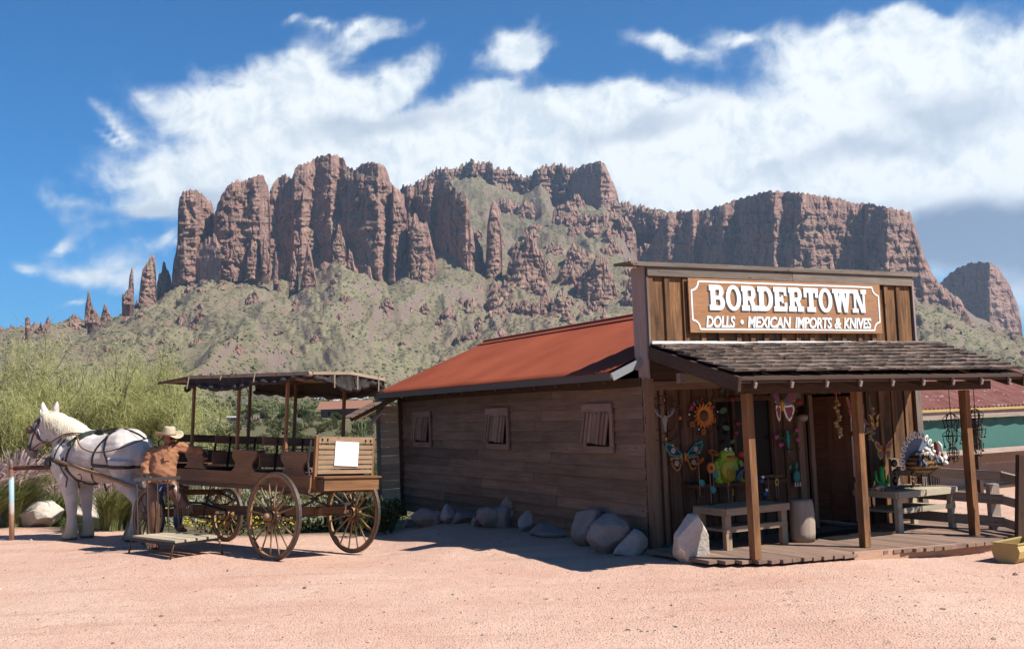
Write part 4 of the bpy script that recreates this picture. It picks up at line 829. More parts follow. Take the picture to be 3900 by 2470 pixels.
# hanging canvas valance with a rolled lower edge
def valance(pts,parent,name='canvas_valance'):
    # pts: (x,y,ztop,zbot)
    n=len(pts)*8; P_=np.array(pts,float); t_=np.linspace(0,len(pts)-1,n); Q=np.stack([np.interp(t_,range(len(pts)),P_[:,i]) for i in range(4)],1)
    sm=lambda a:np.convolve(np.pad(a,4,'edge'),np.ones(9)/9,'valid'); Q[:,3]=sm(Q[:,3]); m=12; dx=np.gradient(Q[:,0]);dy=np.gradient(Q[:,1]); L=np.hypot(dx,dy)+1e-6; nx,ny=-dy/L,dx/L
    rows=[]; k=np.linspace(0,1,m); fold=.020*np.sin(t_*7.3)+.014*np.sin(t_*17+1)
    for i in range(m):
        off=fold*k[i]*(1.5 if k[i]<.8 else 1)+.02*math.sin(k[i]*3)+.012*fbm(t_*3,k[i]*4,2,3); rows.append(np.stack([Q[:,0]+nx*off,Q[:,1]+ny*off,Q[:,2]+(Q[:,3]-Q[:,2])*k[i]],1))
    V=np.stack(rows,1); npmesh(name,V.reshape(-1,3),grid_faces(n,m),CANV,parent,True)
    mb=MB(); c=V[:,-1]; mb.tube([tuple(p) for p in c],[.028+.012*math.sin(i*.9)+.008*math.sin(i*.37) for i in range(n)],8); mb.build('canvas_roll',CANV,parent,True)
valance([(2.62,.60,2.47,2.27),(2.40,.64,2.48,2.36),(2.0,.64,2.48,2.32),(1.57,.64,2.48,2.28),(1.25,.64,2.48,2.30),(1.02,.64,2.48,2.31),(.7,.64,2.48,2.38),(.4,.64,2.48,2.36),(.15,.64,2.48,2.36),(-.1,.64,2.48,2.42),(-.45,.64,2.48,2.42)],wag)
valance([(-.54,.60,2.47,2.42),(-.54,.40,2.49,2.40),(-.54,.2,2.51,2.33),(-.54,.05,2.51,2.28),(-.54,-.1,2.51,2.30),(-.54,-.3,2.49,2.36),(-.54,-.45,2.48,2.42),(-.54,-.6,2.47,2.36)],wag)
valance([(2.6,-.62,2.47,2.33),(2.2,-.63,2.48,2.30),(1.6,-.63,2.48,2.26),(1.2,-.63,2.48,2.27),(.7,-.63,2.48,2.24),(.2,-.63,2.48,2.22),(-.2,-.63,2.48,2.26),(-.5,-.63,2.48,2.32)],wag)
mb=MB()
for x_,za,zb in((2.42,2.48,2.30),(1.55,2.48,2.42),(.72,2.50,2.36)): mb.tube([(x_,.665,za),(x_+.01,.68,zb)],.008,5)
for y_ in(.3,-.1,-.48): mb.tube([(-.575,y_,2.5),(-.59,y_,2.3)],.008,5)
mb.build('canvas_tie',CANT,wag)
MB().lathe([(.0,-.03),(.035,-.03),(.035,.03),(.0,.03)],(-.50,.66,2.46),12,Matrix.Rotation(math.pi/2,3,'X')).build('canvas_roll_end',CANT,wag)
# shafts, given as world points taken back to wagon space
WI=WMAT.inverted()
def ww(p): return WI@Vector(p)
hd=Vector((-.924,.383,0));hn=Vector((.383,.924,0));HO=Vector((-7.33,17.1,0))
def HP(s,z,off=0): return HO+hd*s+hn*off+Vector((0,0,z))
for s in(-1,1):
    pts=[HP(.20,1.33,.37*s),HP(-.5,1.15,.38*s),HP(-1.0,1.02,.39*s),HP(-1.5,.88,.40*s),HP(-1.9,.78,.42*s)]
    MB().tube([ww(p) for p in pts],[.022,.027,.029,.03,.032],8).build('shaft',W_SPOKE,wag,True)
MB().tube([ww(HP(-1.85,.78,-.44)),ww(HP(-1.85,.78,.44))],.03,8).build('shaft_crossbar',W_SPOKE,wag,True)
MB().tube([ww(HP(-1.85,.78,0)),(3.3,0,.5)],.03,8).build('drawbar',W_OAKD,wag,True)
# ================= stepping platform =================
pf=empty('boarding_platform'); tag(pf,'low wooden boarding step on bent iron legs with an upright iron rail','boarding step')
A,B_,C_,D_=[Vector((0,0,CH))+(Vector(p)-Vector((0,0,CH)))*.976 for p in((-5.59,14.77,.25),(-4.69,13.90,.25),(-4.23,14.38,.25),(-5.10,15.05,.25))]
dirAB=(B_-A); 
for k in range(4):
    p0=A.lerp(D_,(k+.5)/4); p1=B_.lerp(C_,(k+.5)/4); board('platform_plank',pf,p0,p1,(D_-A).length/4-.004,.032,W_BENCHP)
mb=MB(); zz=Vector((0,0,-.035))
loop=[A+zz,B_+zz,C_+zz,D_+zz,A+zz]; 
for p,q in zip(loop[:-1],loop[1:]): mb.beam(p,q,.03,.03)
mb.build('platform_frame',IRON,pf)
def gz(x,y): return float(ground_z(x,y))
for c,o_ in((A,(-.04,-.02)),(B_,(-.06,.02)),(C_,(.05,.02)),(D_,(.0,.05))):
    f_=Vector((c.x+o_[0],c.y+o_[1],0)); f_.z=gz(f_.x,f_.y); ctr=(A+C_)/2; inn=c.lerp(ctr,.12)+zz
    MB().tube([inn,c+zz*1.1,f_.lerp(c,.55),f_],.0135,7).build('leg',mat('rusty_iron',color=(.19,.10,.065),rough=.6,metal=.4),pf,True)
RI=MATS['rusty_iron']
r0=Vector((-5.585,14.85,1.06));r1=Vector((-4.985,14.95,1.065))
r0,r1=[Vector((0,0,CH))+(Vector(p)-Vector((0,0,CH)))*.979 for p in ((-5.57,14.80,1.055),(-4.955,14.98,1.058))]
board('top_rail',pf,r0,r1,.05,.045,STEEL)
for k in range(5):
    p=r0.lerp(r1,.06+.88*k/4); MB().tube([p,Vector((p.x+.015,p.y+.0,.28))],.0105,6).build('rail_bar',STEEL,pf)
# ================= hitching rail =================
hr=empty('hitching_rail',(-8.53,17.2,0)); tag(hr,'rust brown pipe hitching rail in front of the white horse','hitching rail')
M_PIPE=mat('pipe_rust',color=(.20,.085,.05),rough=.55,metal=.3)
def m_paint(t,b):
    z=t.sep(t.obj())[2]; n=t.noise(t.obj(),7,4,.7); k=t.math('ADD',z,t.math('MULTIPLY',n,.25)); c=t.mix(t.rng(k,.55,.6),(.52,.30,.19),(.62,.55,.50)); c=t.mix(t.math('MULTIPLY',t.rng(k,.72,.78),1),c,(.40,.55,.60)); c=t.mix(t.rng(k,1.12,1.18),c,(.20,.085,.05)); t.l.new(c,b.inputs['Base Color']); b.inputs['Roughness'].default_value=.6
MB().tube([(0,0,-.1),(-.015,0,1.22)],.042,12).build('post',mat('peeling_post_paint',m_paint),hr,True); MB().tube([(-.02,0,1.2),(3.5,1.2,1.10)],.038,12).build('rail',M_PIPE,hr,True); MB().sphere((-.015,0,1.21),.05).build('post_cap',M_PIPE,hr,True)
MB().tube([(3.5,1.2,-.1),(3.5,1.2,1.12)],.042,12).build('post',M_PIPE,hr,True)
mb=MB()
cp=Vector((1.06,.30,1.15))
for i in range(16):
    a=2*math.pi*i/16;b2=2*math.pi*(i+1)/16; mb.tube([cp+Vector((.055*math.cos(a),-.045,-.04+.055*math.sin(a))),cp+Vector((.055*math.cos(b2),-.045,-.04+.055*math.sin(b2)))],.007,5)
for k in range(14): mb.tube([cp+Vector((.004*(k%2),-.045,-.05-.016*k)),cp+Vector((-.004*(k%2),-.05,-.066-.016*k))],.009,5)
mb.build('tie_chain',IRON,hr)
# ================= organic bodies =================
from mathutils.bvhtree import BVHTree
def organic(name,mb,m,parent,vox=.012,smooth=6,fac=.5,disp=None):
    me=mb.mesh(name,m); tmp=bpy.data.objects.new('tmp',me); COL.objects.link(tmp)
    r=tmp.modifiers.new('r','REMESH'); r.mode='VOXEL'; r.voxel_size=vox; r.use_smooth_shade=True
    if smooth: s=tmp.modifiers.new('s','SMOOTH'); s.iterations=smooth; s.factor=fac
    dg=bpy.context.evaluated_depsgraph_get(); out=bpy.data.meshes.new_from_object(tmp.evaluated_get(dg)); out.name=name
    bpy.data.objects.remove(tmp); out.materials.clear(); out.materials.append(m)
    if disp is not None:
        n=len(out.vertices); co=np.empty(n*3); out.vertices.foreach_get('co',co); co=co.reshape(-1,3); no=np.empty(n*3); out.vertices.foreach_get('normal',no); no=no.reshape(-1,3)
        co=co+no*disp(co)[:,None]; out.vertices.foreach_set('co',co.ravel()); out.update()
    out.polygons.foreach_set('use_smooth',[True]*len(out.polygons))
    o=bpy.data.objects.new(name,out); return link(o,parent)
def loft(mb,secs,n=20,ax='x'):
    "secs: (x,z,half_z,half_y,y) closed elliptical sections"
    o=len(mb.v)
    for (x,z,hz,hy,y) in secs:
        for q in range(n):
            a=2*math.pi*q/n; mb.v.append((x,y+hy*math.cos(a),z+hz*math.sin(a)))
    for i in range(len(secs)-1):
        for q in range(n): a=o+i*n+q;b=o+i*n+(q+1)%n; mb.f.append((a,b,b+n,a+n)); mb.m.append(0)
    mb.f.append(tuple(o+q for q in range(n))[::-1]); mb.m.append(0); mb.f.append(tuple(o+(len(secs)-1)*n+q for q in range(n))); mb.m.append(0)
# ---- horse ----
def m_horse(t,b):
    v=t.obj(); x,y,z=t.sep(v); n=t.noise(v,5,5,.6); n2=t.noise(t.map(v,(0,0,0),(0,0,0),(30,30,12)),3,4,.7)
    c=t.mix(t.rng(n,.3,.7),(.52,.44,.40),(.76,.69,.63))
    c=t.mix(t.math('MULTIPLY',t.rng(t.noise(v,2.2,5,.7,.5),.46,.66),.65),c,(.40,.33,.32))
    c=t.mix(t.math('MULTIPLY',t.rng(n2,.4,.8),.25),c,(.45,.38,.33))
    # grey muzzle, cream feather
    mz=t.rng(t.vm('DISTANCE',v,(1.06,.03,1.42)),.30,.12,0,1,True); c=t.mix(t.math('MULTIPLY',mz,.85),c,(.20,.15,.15))
    ey=t.rng(t.vm('DISTANCE',v,(.88,.14,1.86)),.10,.05,0,1,True); c=t.mix(t.math('MULTIPLY',ey,.5),c,(.25,.2,.2))
    ft=t.rng(t.math('ADD',z,t.math('MULTIPLY',t.math('SUBTRACT',n2,.5),.3)),.32,.14,0,1,True); c=t.mix(t.math('MULTIPLY',ft,.8),c,(.62,.45,.24)); c=t.mix(t.rng(z,.05,.02),c,(.10,.07,.055))
    t.l.new(c,b.inputs['Base Color']); b.inputs['Roughness'].default_value=.6; b.inputs['Specular IOR Level'].default_value=.25; b.inputs['Sheen Weight'].default_value=.15
    t.l.new(t.bump(t.math('ADD',n2,t.math('MULTIPLY',n,2)),.35,.01),b.inputs['Normal'])
HORSE=mat('horse_coat',m_horse)
hroot=empty('horse',tuple(HO),math.atan2(.383,-.924)); tag(hroot,'heavy white grey draft horse with pale mane standing in harness before the wagon','horse')
mb=MB()
loft(mb,[(.50,1.28,.13,.12,0),(.42,1.28,.26,.21,0),(.25,1.30,.38,.28,0),(0,1.33,.43,.32,0),(-.25,1.36,.43,.35,0),(-.5,1.31,.41,.37,0),(-.75,1.33,.41,.37,0),(-.95,1.39,.41,.36,0),(-1.15,1.40,.37,.35,0),(-1.33,1.37,.28,.28,0),(-1.45,1.34,.15,.16,0)])
mb.sphere((-.28,0,1.66),(.26,.10,.14)); mb.sphere((-.98,.10,1.52),(.34,.25,.28)); mb.sphere((-.98,-.10,1.52),(.34,.25,.28)); mb.sphere((.22,.17,1.28),(.24,.16,.34)); mb.sphere((.22,-.17,1.28),(.24,.16,.34))
# neck and head
def seg(p,r,n=16): mb.tube(p,r,n)
def obl(a,b,w,steps=6):
    "deep flat tube between section centres; a,b=((x,z,halfdepth,halfwidth),...)"
    pass
def neckloft(secs,y=0):
    o=len(mb.v); n=18
    for (x,z,dx,dz,hd_,hw,yy) in secs:
        L=math.hypot(dx,dz); px,pz=-dz/L,dx/L
        for q in range(n):
            a=2*math.pi*q/n; mb.v.append((x+px*hd_*math.sin(a),yy+hw*math.cos(a),z+pz*hd_*math.sin(a)))
    for i in range(len(secs)-1):
        for q in range(n): a=o+i*n+q;b=o+i*n+(q+1)%n; mb.f.append((a,b,b+n,a+n)); mb.m.append(0)
    mb.f.append(tuple(o+q for q in range(n))[::-1]); mb.m.append(0); mb.f.append(tuple(o+(len(secs)-1)*n+q for q in range(n))); mb.m.append(0)
neckloft([(-.10,1.42,.8,.6,.40,.24,0),(.12,1.56,.8,.6,.37,.20,0),(.30,1.70,.75,.65,.33,.165,.01),(.46,1.82,.7,.7,.28,.14,.02),(.60,1.92,.7,.7,.22,.125,.03),(.70,1.99,.7,.7,.16,.11,.035)])
neckloft([(.66,2.07,.5,-.9,.12,.10,.04),(.72,1.99,.5,-.9,.18,.125,.04),(.80,1.85,.5,-.9,.20,.135,.045),(.88,1.72,.5,-.9,.18,.125,.05),(.96,1.59,.5,-.9,.14,.095,.055),(1.02,1.49,.5,-.9,.115,.085,.06),(1.055,1.42,.5,-.9,.095,.08,.06),(1.07,1.385,.5,-.9,.05,.05,.06)])
mb.sphere((.76,.12,1.70),(.13,.05,.15)); mb.sphere((1.0,.05,1.37),(.05,.055,.035))
mb.sphere((.90,.155,1.87),(.04,.02,.03)); mb.sphere((.90,-.075,1.87),(.04,.02,.03))
for y_,bx,tx in((.105,.68,.73),(-.03,.60,.54)):
    mb.tube([(bx,y_,2.08),(bx*.5+tx*.5,y_+.01,2.18),(bx*.15+tx*.85,y_+.015,2.25),(tx,y_+.01,2.31)],[.065,(.062,.044),(.042,.030),.010],10)
# legs
def leg(pts): mb.tube([(x,y,z) for x,y,z,r in pts],[r for *_,r in pts],14)
leg([(.16,.17,1.25,.20),(.12,.17,1.0,.17),(.07,.165,.80,.125),(.04,.16,.60,.098),(.035,.16,.52,.096),(.03,.16,.40,.078),(.03,.16,.26,.085),(.04,.16,.15,.105),(.07,.16,.07,.125),(.09,.16,.0,.13)])
leg([(.14,-.17,1.25,.20),(.08,-.17,1.0,.16),(.05,-.165,.80,.12),(.03,-.16,.60,.095),(.03,-.16,.52,.092),(.02,-.16,.40,.072),(.01,-.16,.26,.08),(.01,-.16,.15,.10),(.02,-.16,.07,.12),(.04,-.16,.0,.125)])
leg([(-1.12,.19,1.30,.26),(-1.10,.19,1.05,.20),(-1.18,.185,.88,.15),(-1.32,.18,.72,.10),(-1.39,.18,.60,.085),(-1.35,.18,.42,.066),(-1.31,.18,.26,.072),(-1.29,.18,.15,.10),(-1.26,.18,.06,.12),(-1.25,.18,0,.12)])
leg([(-1.0,-.19,1.30,.25),(-.90,-.19,1.05,.19),(-.96,-.185,.88,.14),(-1.08,-.18,.72,.095),(-1.14,-.18,.60,.082),(-1.09,-.18,.42,.062),(-1.03,-.18,.26,.068),(-1.0,-.18,.15,.10),(-.97,-.18,.06,.12),(-.96,-.18,0,.12)])
hbody=organic('body',mb,HORSE,hroot,.016,7)
def fbm3(co,s,o=3): return fbm(co[:,0]*s,co[:,1]*s,co[:,2]*s,o)
hbvh=BVHTree.FromPolygons([v.co for v in hbody.data.vertices],[p.vertices for p in hbody.data.polygons])
def onh(s,z,side=1,off=.012):
    h=hbvh.ray_cast(Vector((s,2*side,z)),Vector((0,-side,0)))
    return (Vector(h[0])+Vector((0,off*side,0))) if h[0] is not None else None
def c9(x,y): return .2+(440-x)*.002265,(1395-y)*.0017
HAIR=mat('mane_hair',color=(.80,.70,.54),rough=.7)
def hair(name,roots,parent,m,n,ln,side=1,seed=0,rad=.006,droop=1.0):
    rs=random.Random(seed); mb=MB()
    for i in range(n):
        k=rs.random()*(len(roots)-1); a=int(k); f=k-a; r0=Vector(roots[a]).lerp(Vector(roots[min(a+1,len(roots)-1)]),f)
        l=ln*rs.uniform(.6,1.15); pts=[]; y=r0.y
        for q in range(6):
            u=q/5; s_=r0.x-.10*u*l/.3+rs.uniform(-.012,.012); z_=r0.z+.02-(l*u*u*.5+l*u*.5)*droop
            h=onh(s_,z_,side,.006+.03*rs.random()*(.4+u)); 
            pts.append(Vector((s_,(h.y if h and u>.0 else r0.y+side*.02*u),z_)) if (h and u>0.1) else Vector((s_,r0.y+rs.uniform(-.02,.02)+.03*u*side,r0.z+.02)))
        mb.tube(pts,[rad,rad,rad*.9,rad*.8,rad*.6,rad*.2],4,False)
    o=mb.build(name,m,parent,True); return o
crest=[(.70,.04,2.13),(.55,.03,2.11),(.40,.02,2.07),(.29,.01,2.02),(.15,0,1.97),(0,0,1.90),(-.15,0,1.82)]
hair('mane',crest,hroot,HAIR,900,.34,1,1,.0042); hair('forelock',[(.72,.04,2.16),(.74,.05,2.12)],hroot,HAIR,40,.16,1,2)
mb=MB(); rs=random.Random(5)
for i in range(160):
    a=rs.uniform(-.06,.06);b_=rs.uniform(-.06,.06); mb.tube([(-1.46,a*.3,1.62),(-1.56+a*.4,b_*.5,1.45),(-1.58+a,b_,1.1),(-1.55+a*1.3,b_*1.4,.75),(-1.52+a,b_,.45+rs.uniform(-.1,.1))],[.012,.012,.01,.008,.003],4,False)
mb.build('tail',HAIR,hroot,True)
FEA=mat('feather_hair',color=(.66,.50,.28),rough=.8)
mb=MB()
for (lx,ly) in((.05,.16),(.01,-.16),(-1.28,.18),(-1.0,-.18)):
    mb=MB()
    for i in range(80):
        a=rs.uniform(0,2*math.pi); r0=.078;r1=.122+rs.uniform(-.01,.015); c,s_=math.cos(a),math.sin(a); z0=.27+rs.uniform(-.10,.05)
        mb.tube([(lx+r0*c*.8,ly+r0*s_*.8,z0),(lx+.03+r0*1.2*c,ly+r0*1.2*s_,.16),(lx+.04+r1*c,ly+r1*s_,.02+rs.uniform(0,.04))],[.006,.007,.003],3,False)
    mb.build('leg_feather',FEA,hroot,True)['kind']='stuff'
# ---- harness ----
LEA=mat('black_leather',color=(.028,.022,.02),rough=.45,spec=.5); LEB=mat('brown_leather_strap',color=(.16,.07,.035),rough=.5)
har=empty('harness',tuple(HO),math.atan2(.383,-.924)); tag(har,'black leather driving harness with bridle and reins on the white horse','harness')
def strap(name,pts,w=.03,m=LEA,off=.010,th=.008,pix=True,sub=4):
    P_=[c9(*p) if pix else p for p in pts]; out=[]
    for i in range(len(P_)-1):
        for k in range(sub): 
            f=k/sub; out.append((P_[i][0]*(1-f)+P_[i+1][0]*f,P_[i][1]*(1-f)+P_[i+1][1]*f))
    out.append(P_[-1]); W=[]
    for s_,z_ in out:
        h=onh(s_,z_,1,off); W.append(h if h else (Vector((s_,W[-1].y if W else .1,z_))))
    mb=MB()
    for a,b_ in zip(W[:-1],W[1:]):
        if (b_-a).length<1e-4: continue
        u=Vector((0,1,0)); mb.beam(a-(b_-a).normalized()*.004,b_+(b_-a).normalized()*.004,w,th,u)
    return mb.build(name,m,har)
strap('saddle_pad',[(790,374),(740,366),(690,375),(640,400),(590,445),(545,488)],.10,mat('saddle_pad_felt',color=(.045,.06,.05),rough=.8),.02,.03)
strap('saddle_strap',[(770,372),(700,368),(640,385)],.05)
strap('girth',[(610,430),(570,480),(548,560),(530,640),(535,720),(570,800),(620,850),(690,866),(740,850)],.035)
strap('girth_strap',[(500,600),(485,650),(505,720),(530,800),(520,880)],.022); strap('girth_strap',[(520,700),(560,790),(565,860),(575,900)],.022)
strap('breast_strap',[(480,375),(455,440),(435,520),(420,600),(415,640)],.022); strap('breast_collar',[(322,590),(360,602),(410,618),(470,655),(535,672)],.055,LEA,.012,.014)
strap('neck_strap',[(470,372),(430,400),(400,440),(360,500)],.018)
strap('hip_strap',[(985,340),(940,370),(915,400),(870,440),(835,510),(815,570),(802,640),(798,690)],.034); strap('hip_strap',[(915,400),(905,470),(910,540),(928,600),(950,655)],.034)
strap('breeching',[(800,676),(860,682),(950,690),(1030,697),(1115,702),(1165,700)],.055,LEA,.01,.012); strap('breeching_strap',[(798,692),(780,740),(752,800),(715,872)],.03)
strap('back_strap',[(760,372),(840,348),(900,335),(985,340),(1060,365),(1130,402),(1180,440)],.03)
strap('loin_pad',[(985,342),(930,368),(905,398)],.05)
# bridle
strap('cheek_strap',[(232,160),(205,200),(178,260),(160,330),(128,400),(105,450),(80,500)],.026,LEA); strap('noseband',[(60,470),(85,500),(120,525),(150,540)],.024,LEA); strap('noseband',[(110,440),(100,480),(90,520)],.024,LEA)
strap('brow_band',[(190,215),(160,232),(135,240)],.024); strap('throat_lash',[(205,200),(190,300),(185,370),(215,430),(250,455)],.018,LEB); strap('cheek_strap',[(160,330),(180,400),(215,430)],.018,LEB)
mb=MB(); bp_=onh(*c9(112,315),1,.035); mb.lathe([(0,-.012),(.072,-.010),(.078,0),(.06,.012),(.0,.016)],bp_,18,Matrix.Rotation(math.pi/2,3,'X'),1,.85); mb.build('blinder',LEA,har,True)
MB().sphere(onh(*c9(100,312),1,.06),(.05,.03,.05)).build('blinder_cup',mat('brown_leather_cup',color=(.15,.07,.05),rough=.35),har,True)
o=MB().box(onh(*c9(200,340),1,.02),(.02,.008,.11),Matrix.Rotation(.5,3,'Y')).build('bridle_buckle',WHITEP,har)
mb=MB(); mb.sphere(onh(*c9(345,625),1,.03),(.085,.05,.055)); mb.sphere(onh(*c9(345,660),1,.05),(.08,.06,.06)); mb.build('shaft_loop',LEA,har,True)
def rope(name,pts,r,m,par=har): 
    q=[]; n=len(pts)
    V=[Vector(p) for p in pts]
    for i in range(n-1):
        a,b_,c_,d_=V[max(i-1,0)],V[i],V[i+1],V[min(i+2,n-1)]
        for k in range(5):
            u=k/5; q.append(.5*((2*b_)+(c_-a)*u+(2*a-5*b_+4*c_-d_)*u*u+(-a+3*b_-3*c_+d_)*u**3))
    q.append(V[-1]); return MB().tube(q,r,6).build(name,m,par,True)
def h3(x,y,yy): s_,z_=c9(x,y); return (s_,yy,z_)
rope('rein',[h3(90,505,.10),h3(170,490,.2),h3(240,455,.24),h3(345,452,.28),h3(410,412,.26),h3(480,372,.24),h3(560,378,.26),h3(625,382,.28),h3(660,430,.36),h3(720,505,.40),h3(820,547,.42),h3(900,552,.42),h3(1000,540,.42),h3(1120,505,.40),h3(1230,462,.40),h3(1330,425,.35)],.011,LEB)
rope('rein',[h3(480,368,.22),h3(560,362,.2),h3(640,368,.18),h3(700,372,.15)],.010,LEB)
rope('bit_strap',[h3(120,545,.12),h3(190,560,.2),h3(260,595,.24),h3(330,600,.26)],.009,LEA); rope('bit_strap',[h3(150,560,.14),h3(230,540,.2),h3(300,490,.2),h3(350,455,.22)],.007,LEA)
rope('lead_chain',[h3(175,505,.16),h3(188,560,.2),h3(190,620,.22),h3(190,675,.2)],.006,IRON)
rope('hanging_strap',[h3(800,860,.1),h3(808,890,.1),h3(828,930,.12)],.014,LEA)
mb=MB()
for k in range(14):
    a=math.pi*.3+k*math.pi*1.5/13;b_=a+math.pi*1.5/13; C_=h3(705,790,.42); f_=lambda a:(C_[0]+.05*math.cos(a),C_[1],C_[2]+.06*math.sin(a)); mb.tube([f_(a),f_(b_)],.009,5)
mb.build('shaft_ring',IRON,har)
for q in [(915,395),(430,520),(800,690),(560,500),(490,590),(180,260)]:
    s_,z_=c9(*q); MB().lathe([(0,0),(.016,.002),(.016,.008),(0,.01)],onh(s_,z_,1,.022) or (s_,.3,z_),8,Matrix.Rotation(-math.pi/2,3,'X')).build('buckle',GALV,har)
# ================= the driver =================
man=empty('person',(-5.2*.989,15.0*.989,CH*.011)); man.scale=(.989,)*3; tag(man,'man in tan shirt, straw cowboy hat and brown leather chaps leaning on the wagon','person')
MO=Vector((-5.2,15.0,0)); mp=lambda x,z,y=0:(x+5.2,y,z)   # world x at depth 15, height, y offset (+ = away)
SKIN=mat('skin',color=(.45,.17,.11),rough=.55); SHIRT=mat('tan_shirt',color=(.44,.20,.105),rough=.95); JEAN=mat('blue_denim',color=(.035,.07,.17),rough=.9)
def m_chaps(t,b):
    v=t.obj(); n=t.noise(v,7,5,.65); c=t.mix(t.rng(n,.3,.7),(.12,.048,.022),(.23,.10,.05)); t.l.new(c,b.inputs['Base Color']); b.inputs['Roughness'].default_value=.42; b.inputs['Specular IOR Level'].default_value=.5; t.l.new(t.bump(n,.4,.02),b.inputs['Normal'])
CHAP=mat('chaps_leather',m_chaps); STRAW=mat('straw_hat',color=(.68,.55,.38),rough=.8); BOOT=mat('boot_leather',color=(.17,.085,.05),rough=.6); GLOVE=mat('black_glove',color=(.02,.02,.024),rough=.7)
def hand(mb,w,f,up,scale=1,curl=1.0,thumb=1):
    "w wrist pos, f forward dir, up = back of the hand; fingers curl away from up"
    w=Vector(w);f=Vector(f).normalized();up=Vector(up).normalized(); s=f.cross(up).normalized()
    mb.tube([w-f*.02,w+f*.03,w+f*.085],[(.03,.022),(.04,.019),(.042,.016)],10)
    for i,(o_,l) in enumerate(((-.032,.070),(-.011,.080),(.010,.075),(.030,.058))):
        b0=w+f*.08+s*o_; a=0; p=b0; pts=[b0-f*.02,p]; 
        for k in range(3):
            a+=curl*(.45+.12*k); d=(f*math.cos(a)-up*math.sin(a)); p=p+d*l*(.42,.33,.25)[k]; pts.append(p)
        mb.tube(pts,[.0095,.0095,.009,.0085,.007],8)
    b0=w+f*.025-s*.03*thumb; mb.tube([b0,b0-s*.028*thumb+f*.02-up*.006,b0-s*.036*thumb+f*.05-up*.018,b0-s*.03*thumb+f*.072-up*.03],[.013,.012,.0105,.008],8)
Hc=Vector(mp(-5.125,1.625,-.0)); fd=Vector((.84,-.54,-.10)).normalized(); fl=Vector((0,0,1)).cross(fd).normalized()
FM=Matrix((fd,fl,fd.cross(fl))).transposed()   # columns: forward, left, up
def hp_(x,y,z): return Hc+FM@Vector((x,y,z))
# skin body: one continuous figure from hat to boots
mb=MB(); mb.sphere(Hc+Vector((0,0,.02)),(.092,.075,.115),16,12,FM); mb.sphere(hp_(.035,0,-.045),(.06,.055,.065),12,8,FM)
mb.tube([hp_(.085,0,.03),hp_(.108,0,-.012),hp_(.112,0,-.022),hp_(.09,0,-.03)],[.008,.014,.017,.012],8)
for s in(1,-1): mb.sphere(hp_(-.005,.076*s,-.005),(.018,.010,.032),8,6,FM); mb.sphere(hp_(.06,.035*s,-.02),(.03,.025,.025),8,6,FM)
mb.sphere(hp_(.078,0,.035),(.02,.045,.012),8,6,FM); mb.sphere(hp_(.083,0,-.062),(.016,.026,.010),8,6,FM); mb.sphere(hp_(.075,0,-.095),(.022,.024,.02),8,6,FM)
neck=Vector(mp(-5.15,1.50)); mb.tube([Hc+Vector((-.01,.01,-.05)),neck,neck+Vector((-.01,0,-.08))],[.06,.062,.085],12)
sR=Vector(mp(-5.36,1.45));sL=Vector(mp(-4.995,1.50,.02)); pel=Vector(mp(-5.21,.96)); eR=Vector(mp(-5.455,1.24,-.04)); hRw=Vector(mp(-5.405,1.105,-.14)); mpd=lambda x,z,y:mp(x*(15+y)/15,CH+(z-CH)*(15+y)/15,y); eL=Vector(mpd(-4.79,1.46,.10)); hLw=Vector(mpd(-4.63,1.43,.16))
kR=Vector(mp(-5.33,.52,-.06)); aR=Vector(mp(-5.33,.10,-.02)); kL=Vector(mp(-4.965,.76,-.06)); aL=Vector(mp(-5.03,.36,.06))
mb.tube([neck+Vector((0,0,-.06)),(neck+pel)/2,pel],[(.14,.09),(.13,.09),(.12,.09)],12); mb.tube([sR,eR,hRw],[.05,.042,.03],10); mb.tube([sL,eL,hLw],[.05,.042,.03],10); mb.tube([neck+Vector((0,0,-.05)),sR],[.07,.05],10); mb.tube([neck+Vector((0,0,-.05)),sL],[.07,.05],10)
mb.tube([pel+Vector((-.08,0,0)),kR,aR],[.075,.05,.035],10); mb.tube([pel+Vector((.08,0,0)),kL,aL],[.075,.05,.035],10); mb.tube([aR,aR+Vector((.03,-.12,-.05))],[.035,.03],8); mb.tube([aL,aL+Vector((.1,-.05,-.03))],[.035,.03],8)
hand(mb,hRw,(.25,-.55,-.35),(-.15,-.35,.9),1,1.1,1); hand(mb,hLw,(.45,-.1,-.75),(.6,-.35,.35),1,.5,-1)
body=organic('body',mb,SKIN,man,.0065,3,.45)
# shirt
mb=MB(); n=18
def tors(secs):
    o=len(mb.v)
    for (x,z,hx,hy,y) in secs:
        for q in range(n): a=2*math.pi*q/n; mb.v.append(tuple(Vector(mp(x,z,y))+Vector((hx*math.cos(a),hy*math.sin(a),0))))
    for i in range(len(secs)-1):
        for q in range(n): a=o+i*n+q;b_=o+i*n+(q+1)%n; mb.f.append((a,b_,b_+n,a+n)); mb.m.append(0)
    mb.f.append(tuple(o+q for q in range(n))[::-1]); mb.m.append(0); mb.f.append(tuple(o+(len(secs)-1)*n+q for q in range(n))); mb.m.append(0)
tors([(-5.225,.985,.165,.13,0),(-5.225,1.03,.182,.15,-.02),(-5.215,1.12,.192,.165,-.03),(-5.205,1.24,.190,.155,-.02),(-5.195,1.34,.195,.145,-.01),(-5.175,1.44,.20,.13,0),(-5.165,1.49,.15,.10,0),(-5.155,1.53,.085,.08,0)])
mb.tube([sR+Vector((.05,0,0)),sR,sR.lerp(eR,.5),eR,eR.lerp(hRw,.5),hRw+Vector((0,.01,.015))],[.075,.078,.07,.063,.054,.042],12); mb.tube([sL+Vector((-.05,0,-.01)),sL,sL.lerp(eL,.5),eL,hLw],[.08,.078,.066,.06,.045],12)
